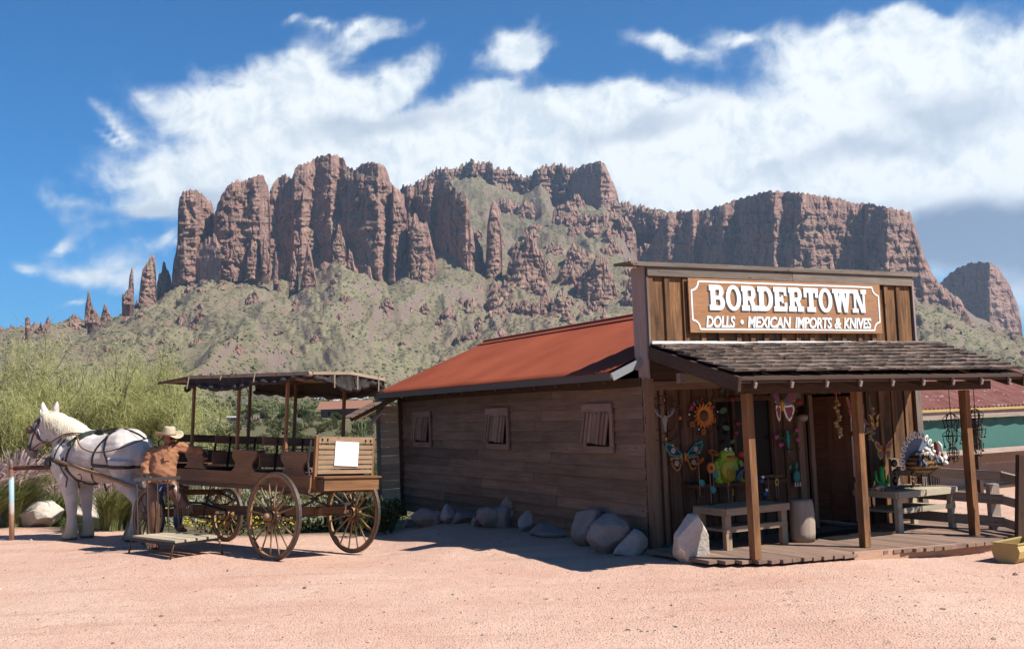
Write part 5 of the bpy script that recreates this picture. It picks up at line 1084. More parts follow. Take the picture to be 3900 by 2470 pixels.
def shd(co): return .020*fbm(co[:,0]*6+co[:,2]*5,co[:,1]*6,co[:,2]*7,3,.5,True)-.004+.010*np.sin(co[:,2]*70+6*fbm(co[:,0]*5,co[:,1]*5,co[:,2]*3,2))*np.clip((np.hypot(co[:,0]+.0,0)-.16)*8,0,1)
organic('shirt',mb,SHIRT,man,.011,4,.5,shd)
mb=MB(); mb.box(mp(-5.10,1.36,-.165),(.085,.006,.09),Matrix.Rotation(.45,3,'Z')); mb.build('shirt_pocket',SHIRT,man)
mb=MB()
for k in range(5): mb.lathe([(0,0),(.006,0),(.006,.003),(0,.004)],Vector(mp(-5.135-.012*k*.5,1.43-.09*k,-.158-.02*(k>0)*min(k,3)*.5)),8,Matrix.Rotation(math.pi/2,3,'X'))
mb.build('shirt_button',BOOT,man)
mb=MB(); mb.prism([(-.035,0),(.03,.005),(.0,-.13)],.004,Matrix(((1,0,0),(0,0,1),(0,1,0))),mp(-5.115,1.535,-.115)); mb.build('open_collar',SKIN,man)
for s in(-1,1): mb=MB(); mb.prism([(0,0),(.06*s,-.02),(.045*s,-.07),(.01*s,-.10)],.008,Matrix(((1,0,0),(0,.25,1),(0,1,0))),mp(-5.125+.02*s,1.545,-.11)); mb.build('collar_flap',SHIRT,man)
# jeans + chaps
mb=MB(); mb.tube([pel+Vector((0,0,.06)),pel+Vector((0,-.0,-.03))],[(.165,.13),(.16,.13)],14); mb.tube([pel+Vector((-.08,0,-.02)),kR,aR+Vector((0,0,.02))],[.10,.07,.06],12); mb.tube([pel+Vector((.08,0,-.02)),kL,aL],[.10,.08,.062],12); organic('jeans',mb,JEAN,man,.011,3)
mb=MB(); mb.tube([pel+Vector((-.115,.0,.05)),pel+Vector((-.11,-.01,-.1)),kR+Vector((0,0,.06)),kR,kR.lerp(aR,.6),aR+Vector((-.0,0,.07))],[.085,.105,.082,.080,.075,.088],14)
mb.tube([pel+Vector((.12,-.01,.04)),pel.lerp(kL,.45)+Vector((.05,-.01,0)),kL+Vector((.01,0,.0)),kL+Vector((.05,.0,-.07)),kL+Vector((.07,.01,-.13))],[.075,.112,.098,.095,.105],14)
def chd(co): return .012*fbm(co[:,0]*6,co[:,1]*6,co[:,2]*3,3)
organic('chaps',mb,CHAP,man,.012,4,.5,chd)
rs=random.Random(4); mb=MB()
for k in range(18):
    a=k/17; c_=kL+Vector((-.04+.24*a,-.08+.05*a,-.14+.06*a)); l=.13+rs.uniform(-.02,.03); mb.beam(c_,c_+Vector((.01+rs.uniform(-.01,.01),rs.uniform(-.02,.01),-l)),.010,.004,(0,1,0))
for k in range(12):
    a=k/11; c_=aR+Vector((-.10+.16*a,-.10,.09)); mb.beam(c_,c_+Vector((rs.uniform(-.01,.01),0,-.13)),.010,.004,(0,1,0))
FR=mat('chaps_fringe',color=(.30,.17,.11),rough=.8); mb.build('chaps_fringe',FR,man)['kind']='stuff'
mb=MB(); ring_=[Vector(mp(-5.22,.985))+Vector((.18*math.cos(a),.145*math.sin(a),0)) for a in [2*math.pi*k/24 for k in range(25)]]; mb.tube(ring_,[(.02,.008)]*25,6); mb.build('belt',BOOT,man); MB().beam(Vector(mp(-5.185,.95,-.15)),Vector(mp(-5.215,.88,-.15)),.014,.006,(0,1,0)).build('belt_strap',WHITEP,man)
for a_,dx,dy in((aR,.05,-.17),(aL,.15,-.08)):
    mb=MB(); mb.tube([a_+Vector((0,.02,.14)),a_+Vector((0,.015,.02)),a_+Vector((0,0,-.04))],[.058,.05,.052],12); mb.tube([a_+Vector((0,.03,-.055)),a_+Vector((dx*.5,dy*.5,-.06)),a_+Vector((dx,dy,-.075))],[(.045,.042),(.048,.04),(.035,.024)],12); organic('boot',mb,BOOT,man,.01,3)
# gloves
mb=MB(); mb.tube([hRw+Vector((-.01,.02,.02)),hRw+Vector((.02,-.05,-.025)),hRw+Vector((.035,-.085,-.045))],[(.042,.034),(.05,.03),(.05,.026)],12); organic('glove',mb,GLOVE,man,.008,2)
mb=MB(); mb.tube([hLw+Vector((-.02,0,.01)),hLw+Vector((.03,-.0,-.05)),hLw+Vector((.05,-.0,-.095))],[(.045,.04),(.052,.036),(.052,.032)],12); organic('glove',mb,GLOVE,man,.008,2)
# face details
mb=MB(); 
for s in(-1,1): mb.tube([hp_(.105,0,-.044),hp_(.100,.022*s,-.046),hp_(.082,.042*s,-.062),hp_(.072,.048*s,-.078)],[.010,.012,.008,.003],8)
mb.build('moustache',mat('dark_hair',color=(.035,.022,.016),rough=.8),man,True)
mb=MB()
for s in(-1,1): mb.box(hp_(.088,.032*s,.012),(.012,.038,.024),FM); mb.beam(hp_(.085,.05*s,.018),hp_(.0,.078*s,.012),.004,.005)
mb.beam(hp_(.094,-.012,.018),hp_(.094,.012,.018),.004,.004); mb.build('sunglasses',mat('dark_lens',color=(.012,.012,.014),rough=.1),man)
mb=MB(); mb.sphere(hp_(-.03,0,.01),(.078,.078,.075),14,8,FM); mb.build('hair',mat('grey_brown_hair',color=(.10,.075,.06),rough=.9),man,True)
# hat
HM=FM.copy(); hc=hp_(-.0,0,.062); o0=MB(); prof=[]
V=[];Fh=[];nr=10;nq=40
for i in range(nr):
    r=.085+(.205-.085)*i/(nr-1)
    for q in range(nq):
        a=2*math.pi*q/nq; c,s=math.cos(a),math.sin(a); k=i/(nr-1); lift=.055*k**2*abs(s)**2.2-.030*k*abs(c)**3+.004*math.sin(5*a)*k
        V.append(hc+HM@Vector((r*c*1.08,r*s*.93,lift)))
V2=[v-Vector((0,0,.004)) for v in V]
f_=[]
for i in range(nr-1):
    for q in range(nq): a=i*nq+q;b_=i*nq+(q+1)%nq; f_+=[(a,b_,b_+nq,a+nq),(a+nr*nq,a+nq+nr*nq,b_+nq+nr*nq,b_+nr*nq)]
for q in range(nq): a=(nr-1)*nq+q;b_=(nr-1)*nq+(q+1)%nq; f_.append((a,b_,b_+nr*nq,a+nr*nq))
hat=MB().add(V+V2,f_); 
V=[];f_=[];m_=9
for i in range(m_):
    k=i/(m_-1); r=.092*(1-.28*k**1.5); zz=.125*math.sin(min(1,k*1.1)*math.pi/2)
    if i==m_-1: r=.045
    for q in range(nq):
        a=2*math.pi*q/nq; c,s=math.cos(a),math.sin(a); z2=zz-(.030*(1-abs(s)) if i>=m_-2 else 0)*1-.010*k*(c>0)*c
        V.append(hc+HM@Vector((r*c*1.08,r*s*.95,z2)))
V.append(hc+HM@Vector((0,0,.098)))
for i in range(m_-1):
    for q in range(nq): a=i*nq+q;b_=i*nq+(q+1)%nq; f_.append((a,b_,b_+nq,a+nq))
for q in range(nq): f_.append(((m_-1)*nq+q,(m_-1)*nq+(q+1)%nq,m_*nq))
hat.add(V,f_); hat.build('hat',STRAW,man,True)
mb=MB(); mb.tube([hc+HM@Vector((.0995*1.02*math.cos(a),.0905*1.0*math.sin(a),.014)) for a in [2*math.pi*k/30 for k in range(31)]],[(.011,.003)]*31,6); mb.build('hat_band',BOOT,man)
# ================= vegetation =================
def m_leaf(c1,c2,dark):
    def fn(t,b):
        v=t.obj(); n=t.noise(v,1.6,3,.6); n2=t.noise(v,14,2,.6); c=t.mix(t.rng(n,.3,.7),c1,c2); c=t.mix(t.math('MULTIPLY',t.rng(n2,.45,.7),.6),c,dark); t.l.new(c,b.inputs['Base Color']); b.inputs['Roughness'].default_value=.7; b.inputs['Specular IOR Level'].default_value=.2
        tl=t.new('ShaderNodeBsdfTranslucent'); t.l.new(c,tl.inputs[0]); mx=t.new('ShaderNodeMixShader'); mx.inputs[0].default_value=.5; t.l.new(b.outputs[0],mx.inputs[1]); t.l.new(tl.outputs[0],mx.inputs[2]); t.l.new(mx.outputs[0],t.n['Material Output'].inputs[0])
    return fn
PALO=mat('palo_verde_twigs',m_leaf((.66,.64,.26),(.82,.78,.36),(.42,.42,.17))); PBARK=mat('palo_verde_bark',color=(.15,.14,.07))
MESQ=mat('mesquite_leaves',m_leaf((.09,.12,.03),(.15,.18,.05),(.05,.07,.02))); CREO=mat('creosote_leaves',m_leaf((.13,.14,.05),(.20,.19,.08),(.07,.085,.03)))
BRIGHT=mat('bright_leaves',m_leaf((.16,.24,.05),(.22,.30,.08),(.09,.14,.03))); BARK=mat('bark',color=(.12,.085,.06))
GRASSM=mat('fountain_grass_blades',m_leaf((.38,.46,.14),(.58,.58,.26),(.22,.28,.09))); PLUME=mat('fountain_grass_plumes',m_leaf((.66,.46,.42),(.80,.60,.54),(.46,.28,.27)))
def blades(P0,D,L,W,taper=0.1,bend=None):
    "numpy thin triangular/quad blades. P0 (n,3), D unit (n,3)"
    n=len(P0); up=np.array([0,0,1.]); s=np.cross(D,up+.3*RNG.standard_normal((n,3))); s/=np.linalg.norm(s,axis=1)[:,None]+1e-9
    a=P0-s*W[:,None]/2; b=P0+s*W[:,None]/2; c=P0+D*L[:,None]
    if bend is not None: c=c+bend
    return np.stack([a,b,c],1).reshape(-1,3), np.arange(3*n).reshape(-1,3)
def tree(name,base,h,spread,seed,leaf,bark,nb,ntw,label,cat='tree',group=None,lean=(0,0),low=.2,tw=(.16,.34),tww=.012,trunkr=.13,bias=(0.25,0,.35),limbs=6,soft=.55,cl_=.13,dw=.5):
    rs=np.random.default_rng(seed); root=empty(name,tuple(base)); tag(root,label,cat,group)
    mb=MB(); tips=[]; 
    def grow(p,d,l,r,lev):
        pts=[p];rad=[r];q=p.copy();dd=d.copy(); k=5
        for i in range(k):
            dd=dd+rs.normal(0,.16,3)+np.array([0,0,.05]); dd/=np.linalg.norm(dd); q=q+dd*l/k; pts.append(q.copy()); rad.append(r*(1-.55*(i+1)/k))
            if lev>=1: tips.append((q.copy(),dd.copy()))
        mb.tube([tuple(x) for x in pts],rad,6 if lev<2 else 4)
        if lev<3:
            for j in range(limbs if lev==0 else 3):
                i=rs.integers(2 if lev else 1,k+1); a=rs.normal(0,1,3); a[2]=abs(a[2])*.7; nd=dd*.55+a*.6; nd/=np.linalg.norm(nd); nd[0]*=spread/h*1.25;nd[1]*=spread/h*1.25; nd/=np.linalg.norm(nd); grow(pts[i],nd,l*(.62 if lev else .85),rad[i]*.6,lev+1)
    for j in range(nb):
        a=2*math.pi*j/nb+rs.uniform(0,1); d=np.array([math.cos(a)*.45+lean[0],math.sin(a)*.4+lean[1],1.]); d/=np.linalg.norm(d); grow(np.array([rs.normal(0,.08),rs.normal(0,.08),-.1]),d,h*.42,trunkr,0)
    mb.build('trunk',bark,root,True)
    T=np.array([t[0] for t in tips]); Dd=np.array([t[1] for t in tips])
    sc=h/max(T[:,2].max()+.15*h,.1)
    ids=rs.integers(0,len(T),ntw); 
    cen=T[ids]+rs.normal(0,cl_*h/4.,(ntw,3)); cen[:,2]*=1; cen=cen*np.array([1,1,min(1.15,max(.8,sc))])
    d=Dd[ids]*dw+rs.normal(0,soft,(ntw,3))+np.array(bias); d/=np.linalg.norm(d,axis=1)[:,None]
    keep=cen[:,2]>low; cen=cen[keep];d=d[keep]; L=rs.uniform(*tw,len(cen)); Wd=np.full(len(cen),tww)*rs.uniform(.7,1.4,len(cen))
    V,Fq=blades(cen,d,L,Wd); npmesh('crown',V,Fq,leaf,root,False,True); return root
def W3(u,v,Y): d=ray(u,v); t_=Y/d[1]; return np.array([0,0,CH])+d*t_
G_=[]
def palo(u,Y,h,sp,seed,n,lab,bias=(.35,0,-.05)):
    x=W3(u,1700,Y)[0]; return tree('palo_verde_tree',(x,Y,-.6),h,sp,seed,PALO,PBARK,4,n,lab,'tree',None,low=.7,bias=bias,tw=(.12,.36),tww=.011,soft=1.2,cl_=.10,dw=.25)
palo(345,25.5,5.35,2.4,3,27000,'tall feathery palo verde tree straight behind the white horse')
palo(620,27.5,5.2,2.2,8,27000,'spreading palo verde with dark crooked limbs behind the wagon front')
palo(60,24,4.1,2.4,5,20000,'palo verde tree at the left edge behind the hitching rail')
palo(480,31,4.9,2.6,12,17000,'thin palo verde tree standing between the two big ones')
palo(190,29,5.2,2.6,17,17000,'hazy palo verde tree farther back at the left')
# ---- shrubs ----
def shrub_mesh(seed,leaf,n=420,w=.9,h=.7,lw=.05,ll=.13,name='shrub'):
    rs=np.random.default_rng(seed); k=rs.integers(5,9); cs=np.stack([rs.normal(0,w*.33,k),rs.normal(0,w*.33,k),rs.uniform(.3,.75,k)*h],1); rr=rs.uniform(.22,.40,k)*w*.7
    ids=rs.integers(0,k,n); d=rs.normal(0,1,(n,3)); d/=np.linalg.norm(d,axis=1)[:,None]; P_=cs[ids]+d*rr[ids][:,None]*rs.uniform(.6,1.08,n)[:,None]; P_[:,2]=np.abs(P_[:,2])
    dd=d*.6+rs.normal(0,.5,(n,3))+np.array([0,0,.4]); dd/=np.linalg.norm(dd,axis=1)[:,None]; V,Fq=blades(P_,dd,np.full(n,ll)*rs.uniform(.7,1.4,n),np.full(n,lw)*rs.uniform(.6,1.3,n)); return V,Fq
def put_shrub(name,loc,V,Fq,m,s,label,cat,group=None,stem=True):
    root=empty(name,loc); tag(root,label,cat,group); o=npmesh('foliage',V*s,Fq,m,root,False,True)
    mb=MB(); rs=random.Random(int(loc[0]*100))
    for i in range(5): mb.tube([(0,0,-.05),(rs.uniform(-.3,.3)*s,rs.uniform(-.3,.3)*s,.45*s)],[.02*s,.008*s],4)
    mb.build('stem',BARK,root); return root
def terz(x,y): 
    X,Y,Z=terrain(np.array([math.atan2(x,y)]),np.array([math.hypot(x,y)])); return float(Z[0])
# weeds beside the building corner
V,Fq=shrub_mesh(3,MESQ,900,.8,.75,.03,.14); o=put_shrub('dark_shrub',(-2.25,17.6,terz(-2.25,17.6)-.05),V,Fq,MESQ,.85,'dark green weedy bush at the rear corner of the shop wall','bush')
V,Fq=shrub_mesh(4,BRIGHT,500,.6,.5,.03,.12); put_shrub('green_weed',(-8.05,18.35,terz(-8.05,18.35)),V,Fq,BRIGHT,.55,'small bright green weed by the boulder behind the horse legs','weed')
V,Fq=shrub_mesh(14,BRIGHT,900,.8,.6,.03,.14); put_shrub('green_weed',(-10.4,19.7,terz(-10.4,19.7)),V,Fq,BRIGHT,.9,'leafy green weed at the far left beyond the hitching post','weed')
# cholla: pale jointed shrubs behind the wagon
CHOL=mat('pale_cholla_joints',m_leaf((.50,.52,.34),(.66,.66,.48),(.30,.34,.18)))
def cholla(loc,s,seed,lab,n=260):
    rs=np.random.default_rng(seed); root=empty('cholla_bush',loc); tag(root,lab,'cactus bush','pale cholla bushes behind the wagon')
    mb=MB()
    for i in range(n):
        a=rs.uniform(0,2*math.pi);r=rs.uniform(0,1)**.6*.75*s; z=(.25+.75*math.sqrt(max(0,1-(r/(.8*s))**2))*rs.uniform(.5,1))*s*.85; p=np.array([r*math.cos(a),r*math.sin(a),z]); d=rs.normal(0,.5,3)+np.array([0,0,.7]); d/=np.linalg.norm(d); l=rs.uniform(.05,.11)*s*1.3; mb.tube([tuple(p),tuple(p+d*l*.5),tuple(p+d*l)],[.010*s,.022*s,.012*s],5)
    mb.build('joint_cluster',CHOL,root)['kind']='stuff'
    V,Fq=shrub_mesh(seed,MESQ,900,1.15*s,.85*s,.035,.12); npmesh('foliage',V,Fq,CREO,root,False,True)
for i,(u,v,s) in enumerate([(890,1985,1.25),(1010,2000,1.15),(1130,2005,1.0),(1255,2000,1.0),(1330,2010,.9),(800,1985,1.1),(1400,1990,.9)]):
    Y=[19.4,19.8,20.2,20.0,19.6,20.4,20.8][i]; x=W3(u,v,Y)[0]; cholla((x,Y,terz(x,Y)-.1),s,30+i,['pale cholla bush behind the front wheels','cholla bush seen between the wagon wheels','low cholla bush left of the near rear wheel hub','pale cholla seen through the far rear wheel','small cholla at the right of the far rear wheel','pale cholla bush behind the driver','small cholla between far wheel and shop corner'][i])
# fountain grass
def fgrass(loc,s,seed,lab,n=1500,pl=90,wind=.25):
    rs=np.random.default_rng(seed); root=empty('fountain_grass',loc); tag(root,lab,'ornamental grass','fountain grass clumps behind the horse')
    def arcs(n,l0,l1,w,z0,col,name,seg=5,fat=False):
        Vs=[];Fs=[]; o=0
        for i in range(n):
            a=rs.uniform(0,2*math.pi); r0=rs.uniform(0,.16)*s; out=rs.uniform(.15,1.0); L=rs.uniform(l0,l1)*s; base=np.array([r0*math.cos(a),r0*math.sin(a),0]); dr=np.array([math.cos(a)*out+wind,math.sin(a)*out,0])
            side=np.array([-math.sin(a),math.cos(a),0])+rs.normal(0,.3,3)*.5; side/=np.linalg.norm(side)
            ks=np.linspace(0,1,seg+1); pts=base+dr[None]*(ks**1.6)[:,None]*L*.75+np.array([0,0,1])[None]*(np.sin(ks*(1.35+.35*out))[:,None])*L*(1-.25*out)
            if fat: ks2=ks; wd=np.where(ks<.62,.004,np.sin(np.clip((ks-.62)/.38,0,1)*math.pi)*.9*w+.004)
            else: wd=w*(1-ks**2*.9)
            A=pts-side*wd[:,None]/2; B=pts+side*wd[:,None]/2
            if fat:
                pass
            Vs.append(np.stack([A,B],1).reshape(-1,3)); Fs.append(np.array([[o+2*j,o+2*j+1,o+2*j+3,o+2*j+2] for j in range(seg)])); o+=2*(seg+1)
        return npmesh(name,np.concatenate(Vs),np.concatenate(Fs),col,root)
    arcs(n,.55,.95,.012,0,GRASSM,'blades')['kind']='stuff'
    o=arcs(pl,1.0,1.35,.05,0,PLUME,'plumes',9,True); o['kind']='stuff'; o2=arcs(pl,1.0,1.35,.045,0,PLUME,'plumes',9,True); o2['kind']='stuff'
    return root
for i,(u,Y,s,lab) in enumerate([(420,18.6,1.05,'round fountain grass clump with pink plumes right behind the horse belly'),(60,19.6,1.25,'big fountain grass clump left behind the hitching rail post'),(225,20.4,.95,'fountain grass clump between hitching post and horse chest'),(500,19.2,.9,'fountain grass clump behind the horse hind legs'),(-60,19.0,1.1,'fountain grass clump at the left picture edge'),(300,21.5,.9,'farther fountain grass clump seen above the boulders')]):
    x=W3(u,2000,Y)[0]; fgrass((x,Y,terz(x,Y)-.03),s,60+i,lab)
# ---- rocks ----
def m_stone(c1,c2,c3):
    def fn(t,b):
        v=t.obj(); r=t.rand(); vv=t.vm('ADD',v,t.comb(t.math('MULTIPLY',r,31),t.math('MULTIPLY',r,17),0)); n=t.noise(vv,3,6,.65,.3); n2=t.noise(vv,16,5,.7); c=t.mix(t.rng(n,.35,.65),c1,c2); c=t.mix(t.math('MULTIPLY',t.rng(n2,.5,.7),.5),c,c3); c=t.mix(t.rng(t.noise(vv,70,3,.7),.62,.7),c,(.12,.09,.08))
        t.l.new(c,b.inputs['Base Color']); b.inputs['Roughness'].default_value=.9; b.inputs['Specular IOR Level'].default_value=.2; t.l.new(t.bump(t.math('ADD',n,t.math('MULTIPLY',n2,.6)),.8,.02),b.inputs['Normal'])
    return fn
STONE=mat('pale_stone',m_stone((.58,.50,.42),(.70,.62,.53),(.42,.27,.20))); STONE2=mat('wall_foot_stone',m_stone((.30,.24,.21),(.40,.33,.30),(.27,.17,.13)))
def rock(name,loc,size,seed,m,label,group=None,npl=13,cat='boulder',rz=0,sub=5,cuts=None):
    rs=np.random.default_rng(seed); bm=bmesh.new(); bmesh.ops.create_icosphere(bm,subdivisions=sub,radius=1); v=np.array([q.co[:] for q in bm.verts]); f=np.array([[w.index for w in q.verts] for q in bm.faces]); bm.free()
    N=rs.normal(0,1,(npl,3)); N/=np.linalg.norm(N,axis=1)[:,None]; D=rs.uniform(.62,1.0,npl)
    if cuts is not None: N=np.concatenate([N,np.array([c[:3] for c in cuts],float)/np.linalg.norm([c[:3] for c in cuts],axis=1)[:,None]]); D=np.concatenate([D,[c[3] for c in cuts]])
    dt=v@N.T; r=np.min(np.where(dt>.05,D[None]/np.maximum(dt,.05),9),axis=1); r=np.minimum(r,1.25)
    r=r*(1+.05*fbm(v[:,0]*2.2+seed,v[:,1]*2.2,v[:,2]*2.2,4)+.018*fbm(v[:,0]*9,v[:,1]*9+seed,v[:,2]*9,3))
    V=v*r[:,None]*np.array(size)/2; V[:,2]-=V[:,2].min()+.12*size[2]*0
    o=npmesh(name,V,f,m,None,True,True); o.location=loc; o.rotation_euler=(0,0,rz); tag(o,label,cat,group)
    return o
rk=[((330,1235),130,60,'flat grey rock lying at the rear end of the shop wall'),((405,1232),60,48,'small brown stone tucked in the row near the rear corner'),((465,1235),78,66,'pinkish angular stone standing in the wall row'),((560,1235),110,62,'low brown rock against the wall between first and second window'),((640,1256),62,44,'little grey stone in front of the rock row'),((715,1262),105,88,'reddish brown rock under the middle window'),((800,1262),110,100,'dark red rock leaning on the big grey one'),((905,1250),165,130,'largest grey rock of the row along the side wall'),((940,1282),100,82,'pale pointed rock in front of the largest grey one'),((1085,1270),155,112,'rounded peaked grey rock right of the wall middle'),((1120,1308),225,52,'long flat brown slab lying under the peaked rock'),((1290,1368),160,125,'brown rock under the nearest window'),((1395,1420),185,150,'big pinkish brown rock second from the shop corner'),((1528,1425),155,122,'pale grey rock at the shop front corner'),((240,1215),60,50,'dark stone at the back corner beside the bush')]
for i,((x,y),w,h,lab) in enumerate(rk):
    u,v=1400+x/1.525,1180+y/1.525; d=ray(u,v); t_=-CH/d[2]; p=d*t_; D_=p[1]; k=D_/FPX/1.525
    back=k*w*.35; q=p*(1+back/D_); ks=1.3 if i<12 else 1.05
    rock('wall_rock',(q[0],q[1],gz(q[0],q[1])-.05),(w*k*1.18*ks,w*k*.95*ks,h*k*1.35*ks),100+i,STONE2 if i not in(2,8,13) else mat('grey_pale_stone',m_stone((.42,.35,.32),(.52,.45,.42),(.35,.22,.18))),lab,'rocks along the side wall',sub=4,rz=i)
rock('standing_rock',(2.01,12.08,-.05),(.47,.40,.56),7,STONE,'tall pointed pale rock standing at the left end of the porch',None,6,'rock',0,6,[(-.65,-.2,.75,.60),(.75,-.1,.45,.80),(0,0,1,.92),(-1,-.15,.0,.80),(-.3,-.9,.25,.72),(1,.0,.05,.86),(.1,-1,.1,.8)])
for i,(p,sz,lab) in enumerate([((-9.98,20.3),(.8,.7,.75),'pale boulder beside the leftmost hitching post'),((-9.12,19.55),(.85,.7,.50),'broad pale boulder between hitching post and horse'),((-8.75,20.6),(.75,.7,.75),'pale boulder partly hidden behind the horse forelegs')]):
    rock('pale_boulder',(p[0],p[1],terz(*p)-.08),sz,20+i,STONE,lab,'pale boulders behind the hitching rail')
# pebbles on the yard
n=5200; g=np.random.default_rng(9); yy=2.6+16*g.random(n)**1.4; xx=(g.random(n)-.5)*2*(yy*.56+.5); k=(yy<lip_y(xx)-.3)&~((xx>1.2)&(yy>11.3))&~((xx>-2)&(yy>12.5)&(xx+ (yy-13)*.5>1.5)); xx,yy=xx[k],yy[k]; zz=ground_z(xx,yy)+.012*fbm(xx/1.3,yy/1.3,0,3)*np.clip((np.hypot(xx,yy)-2)/4,0,1)
def m_peb(t,b):
    n=t.voro(t.obj(),9,'F1','Color'); c=t.mix(t.sep(n)[0],(.20,.11,.08),(.72,.54,.44)); t.l.new(c,b.inputs['Base Color']); b.inputs['Roughness'].default_value=.9
scatter('gravel_pebbles',np.stack([xx,yy,zz+.001],1),np.clip(.0045+.0045*g.pareto(2.6,len(xx)),.0045,.03),mat('pebble',m_peb),3,.7,.15,'loose pebbles scattered over the pink gravel yard')
# ---- desert scrub between yard and slopes ----
def scrubfield(name,n,r0,r1,seed,leaf,s0,s1,blk,lab,azr=(-32,32),dens=.0,nf=120,lw=.16,ll=.3):
    g=np.random.default_rng(seed); az=np.radians(g.uniform(azr[0],azr[1],n)); r=r0+(r1-r0)*g.random(n)**.7; x,y,z=terrain(az,r); k=(fbm(x/18,y/18,seed,3)>dens)&~((x>-2.6)&(y<26)&(x<14)); x,y,z=x[k],y[k],z[k]; sc=g.uniform(s0,s1,len(x)); protos=[shrub_mesh(seed*7+j,leaf,nf,1,.8,lw,ll) for j in range(5)]
    Vs=[];Fs=[];o=0
    for i in range(len(x)):
        V,Fq=protos[i%5]; a=g.uniform(0,6.28); c,s=math.cos(a),math.sin(a); q=V*sc[i]; q=np.stack([q[:,0]*c-q[:,1]*s,q[:,0]*s+q[:,1]*c,q[:,2]*g.uniform(.7,1.3)],1)+np.array([x[i],y[i],z[i]-.1]); Vs.append(q); Fs.append(Fq+o); o+=len(V)
    ob=npmesh(name,np.concatenate(Vs),np.concatenate(Fs),leaf,None,False,True); tag(ob,lab,kind='stuff')
scrubfield('near_scrub',300,21,48,1,CREO,.5,1.1,0,'low desert scrub just beyond the yard',dens=-.1,nf=260,lw=.045,ll=.15)
scrubfield('mid_scrub',650,45,170,2,CREO,.7,1.6,0,'green desert scrub in the middle distance',dens=-.05,nf=150,lw=.12,ll=.25)
scrubfield('mid_scrub_dark',230,90,420,3,MESQ,1.2,2.3,0,'darker mesquite scrub in the middle distance',dens=.0,nf=130)
scrubfield('far_scrub',1700,170,620,4,CREO,1.2,2.4,0,'far desert scrub toward the foot of the mountain',dens=-.15,nf=46,lw=.35,ll=.55)
scrubfield('far_scrub_dark',1500,420,1500,5,SCR,1.4,3.0,0,'far dark trees and scrub toward the foot of the mountain',dens=-.1,nf=40,lw=.5,ll=.7)
for i,(u,v,h,sp,mm,lab) in enumerate([(1090,1600,6,5,BRIGHT,'bright green mesquite tree left of the red roofed house'),(1160,1600,5,5,MESQ,'dark mesquite tree beside the red roofed house'),(1290,1605,4,5,MESQ,'mesquite tree in front of the red roofed house'),(1010,1600,4,4,CREO,'olive tree behind the wagon posts'),(950,1590,4,4,MESQ,'dark tree right of the horse trailer'),(1420,1600,4,5,CREO,'olive tree near the lean-to roof'),(760,1620,4,5,BRIGHT,'green tree left of the horse trailer'),(3420,1410,7,7,BRIGHT,'green tree between shop corner and red shed roof')]):
    x,y,z,r=at_px(u,v,60,700); s=1 if r>150 else .6
    tree('desert_tree',(x,y,z-.2),h*(r/380 if r>200 else .8),sp*(r/380 if r>200 else .8),200+i,mm,BARK,3,2600,lab,'tree',None,low=.3,tw=(.5,1.0),tww=.28,trunkr=.12,bias=(0,0,.2),limbs=4)
# saguaros
SAG=mat('saguaro_skin',color=(.13,.17,.08),rough=.8)
def saguaro(u,v,hpx,arms,seed,lab):
    x,y,z,r=at_px(u,v,60,1500); h=hpx*r/FPX; root=empty('saguaro',(x,y,z-.1)); tag(root,lab,'cactus','saguaro cacti on the desert flat'); mb=MB(); R0=h*.055
    o=len(mb.v); n=16; prof=[(R0*.8,0),(R0,h*.3),(R0*1.05,h*.7),(R0*.9,h*.93),(R0*.4,h)]
    for (rr,zz) in prof:
        for q in range(n): a=2*math.pi*q/n; k=rr*(1 if q%2 else .8); mb.v.append((k*math.cos(a),k*math.sin(a),zz))
    for i in range(4):
        for q in range(n): a=i*n+q;b_=i*n+(q+1)%n; mb.f.append((a,b_,b_+n,a+n)); mb.m.append(0)
    mb.f.append(tuple(4*n+q for q in range(n))); mb.m.append(0)
    mb.build('trunk',SAG,root,True)
    for s,z0,l in arms: MB().tube([(0,0,h*z0),(s*R0*3,0,h*(z0+.02)),(s*R0*3.6,0,h*(z0+.12)),(s*R0*3.6,0,h*(z0+l))],[R0*.6,R0*.65,R0*.65,R0*.4],8).build('arm',SAG,root,True)
for i,(u,v,h,arms,lab) in enumerate([(1004,1575,46,[],'slim saguaro between the middle canopy posts'),(1040,1580,42,[(1,.4,.3)],'saguaro with one arm left of the third canopy post'),(881,1590,48,[(-1,.4,.3)],'saguaro behind the horse trailer'),(836,1585,36,[],'small saguaro left of the trailer'),(1378,1662,66,[(1,.35,.45),(-1,.5,.3)],'near saguaro with arms beside the lean-to roof'),(1388,1676,40,[(1,.4,.4)],'shorter saguaro at the foot of the one by the lean-to'),(920,1545,30,[],'distant saguaro near the white trailer roof'),(1255,1545,34,[],'saguaro above the red roofed house'),(1110,1552,30,[],'distant saguaro left of the house roof'),(1330,1540,26,[],'distant saguaro right of the white houses')]): saguaro(u,v,h,arms,i,lab)
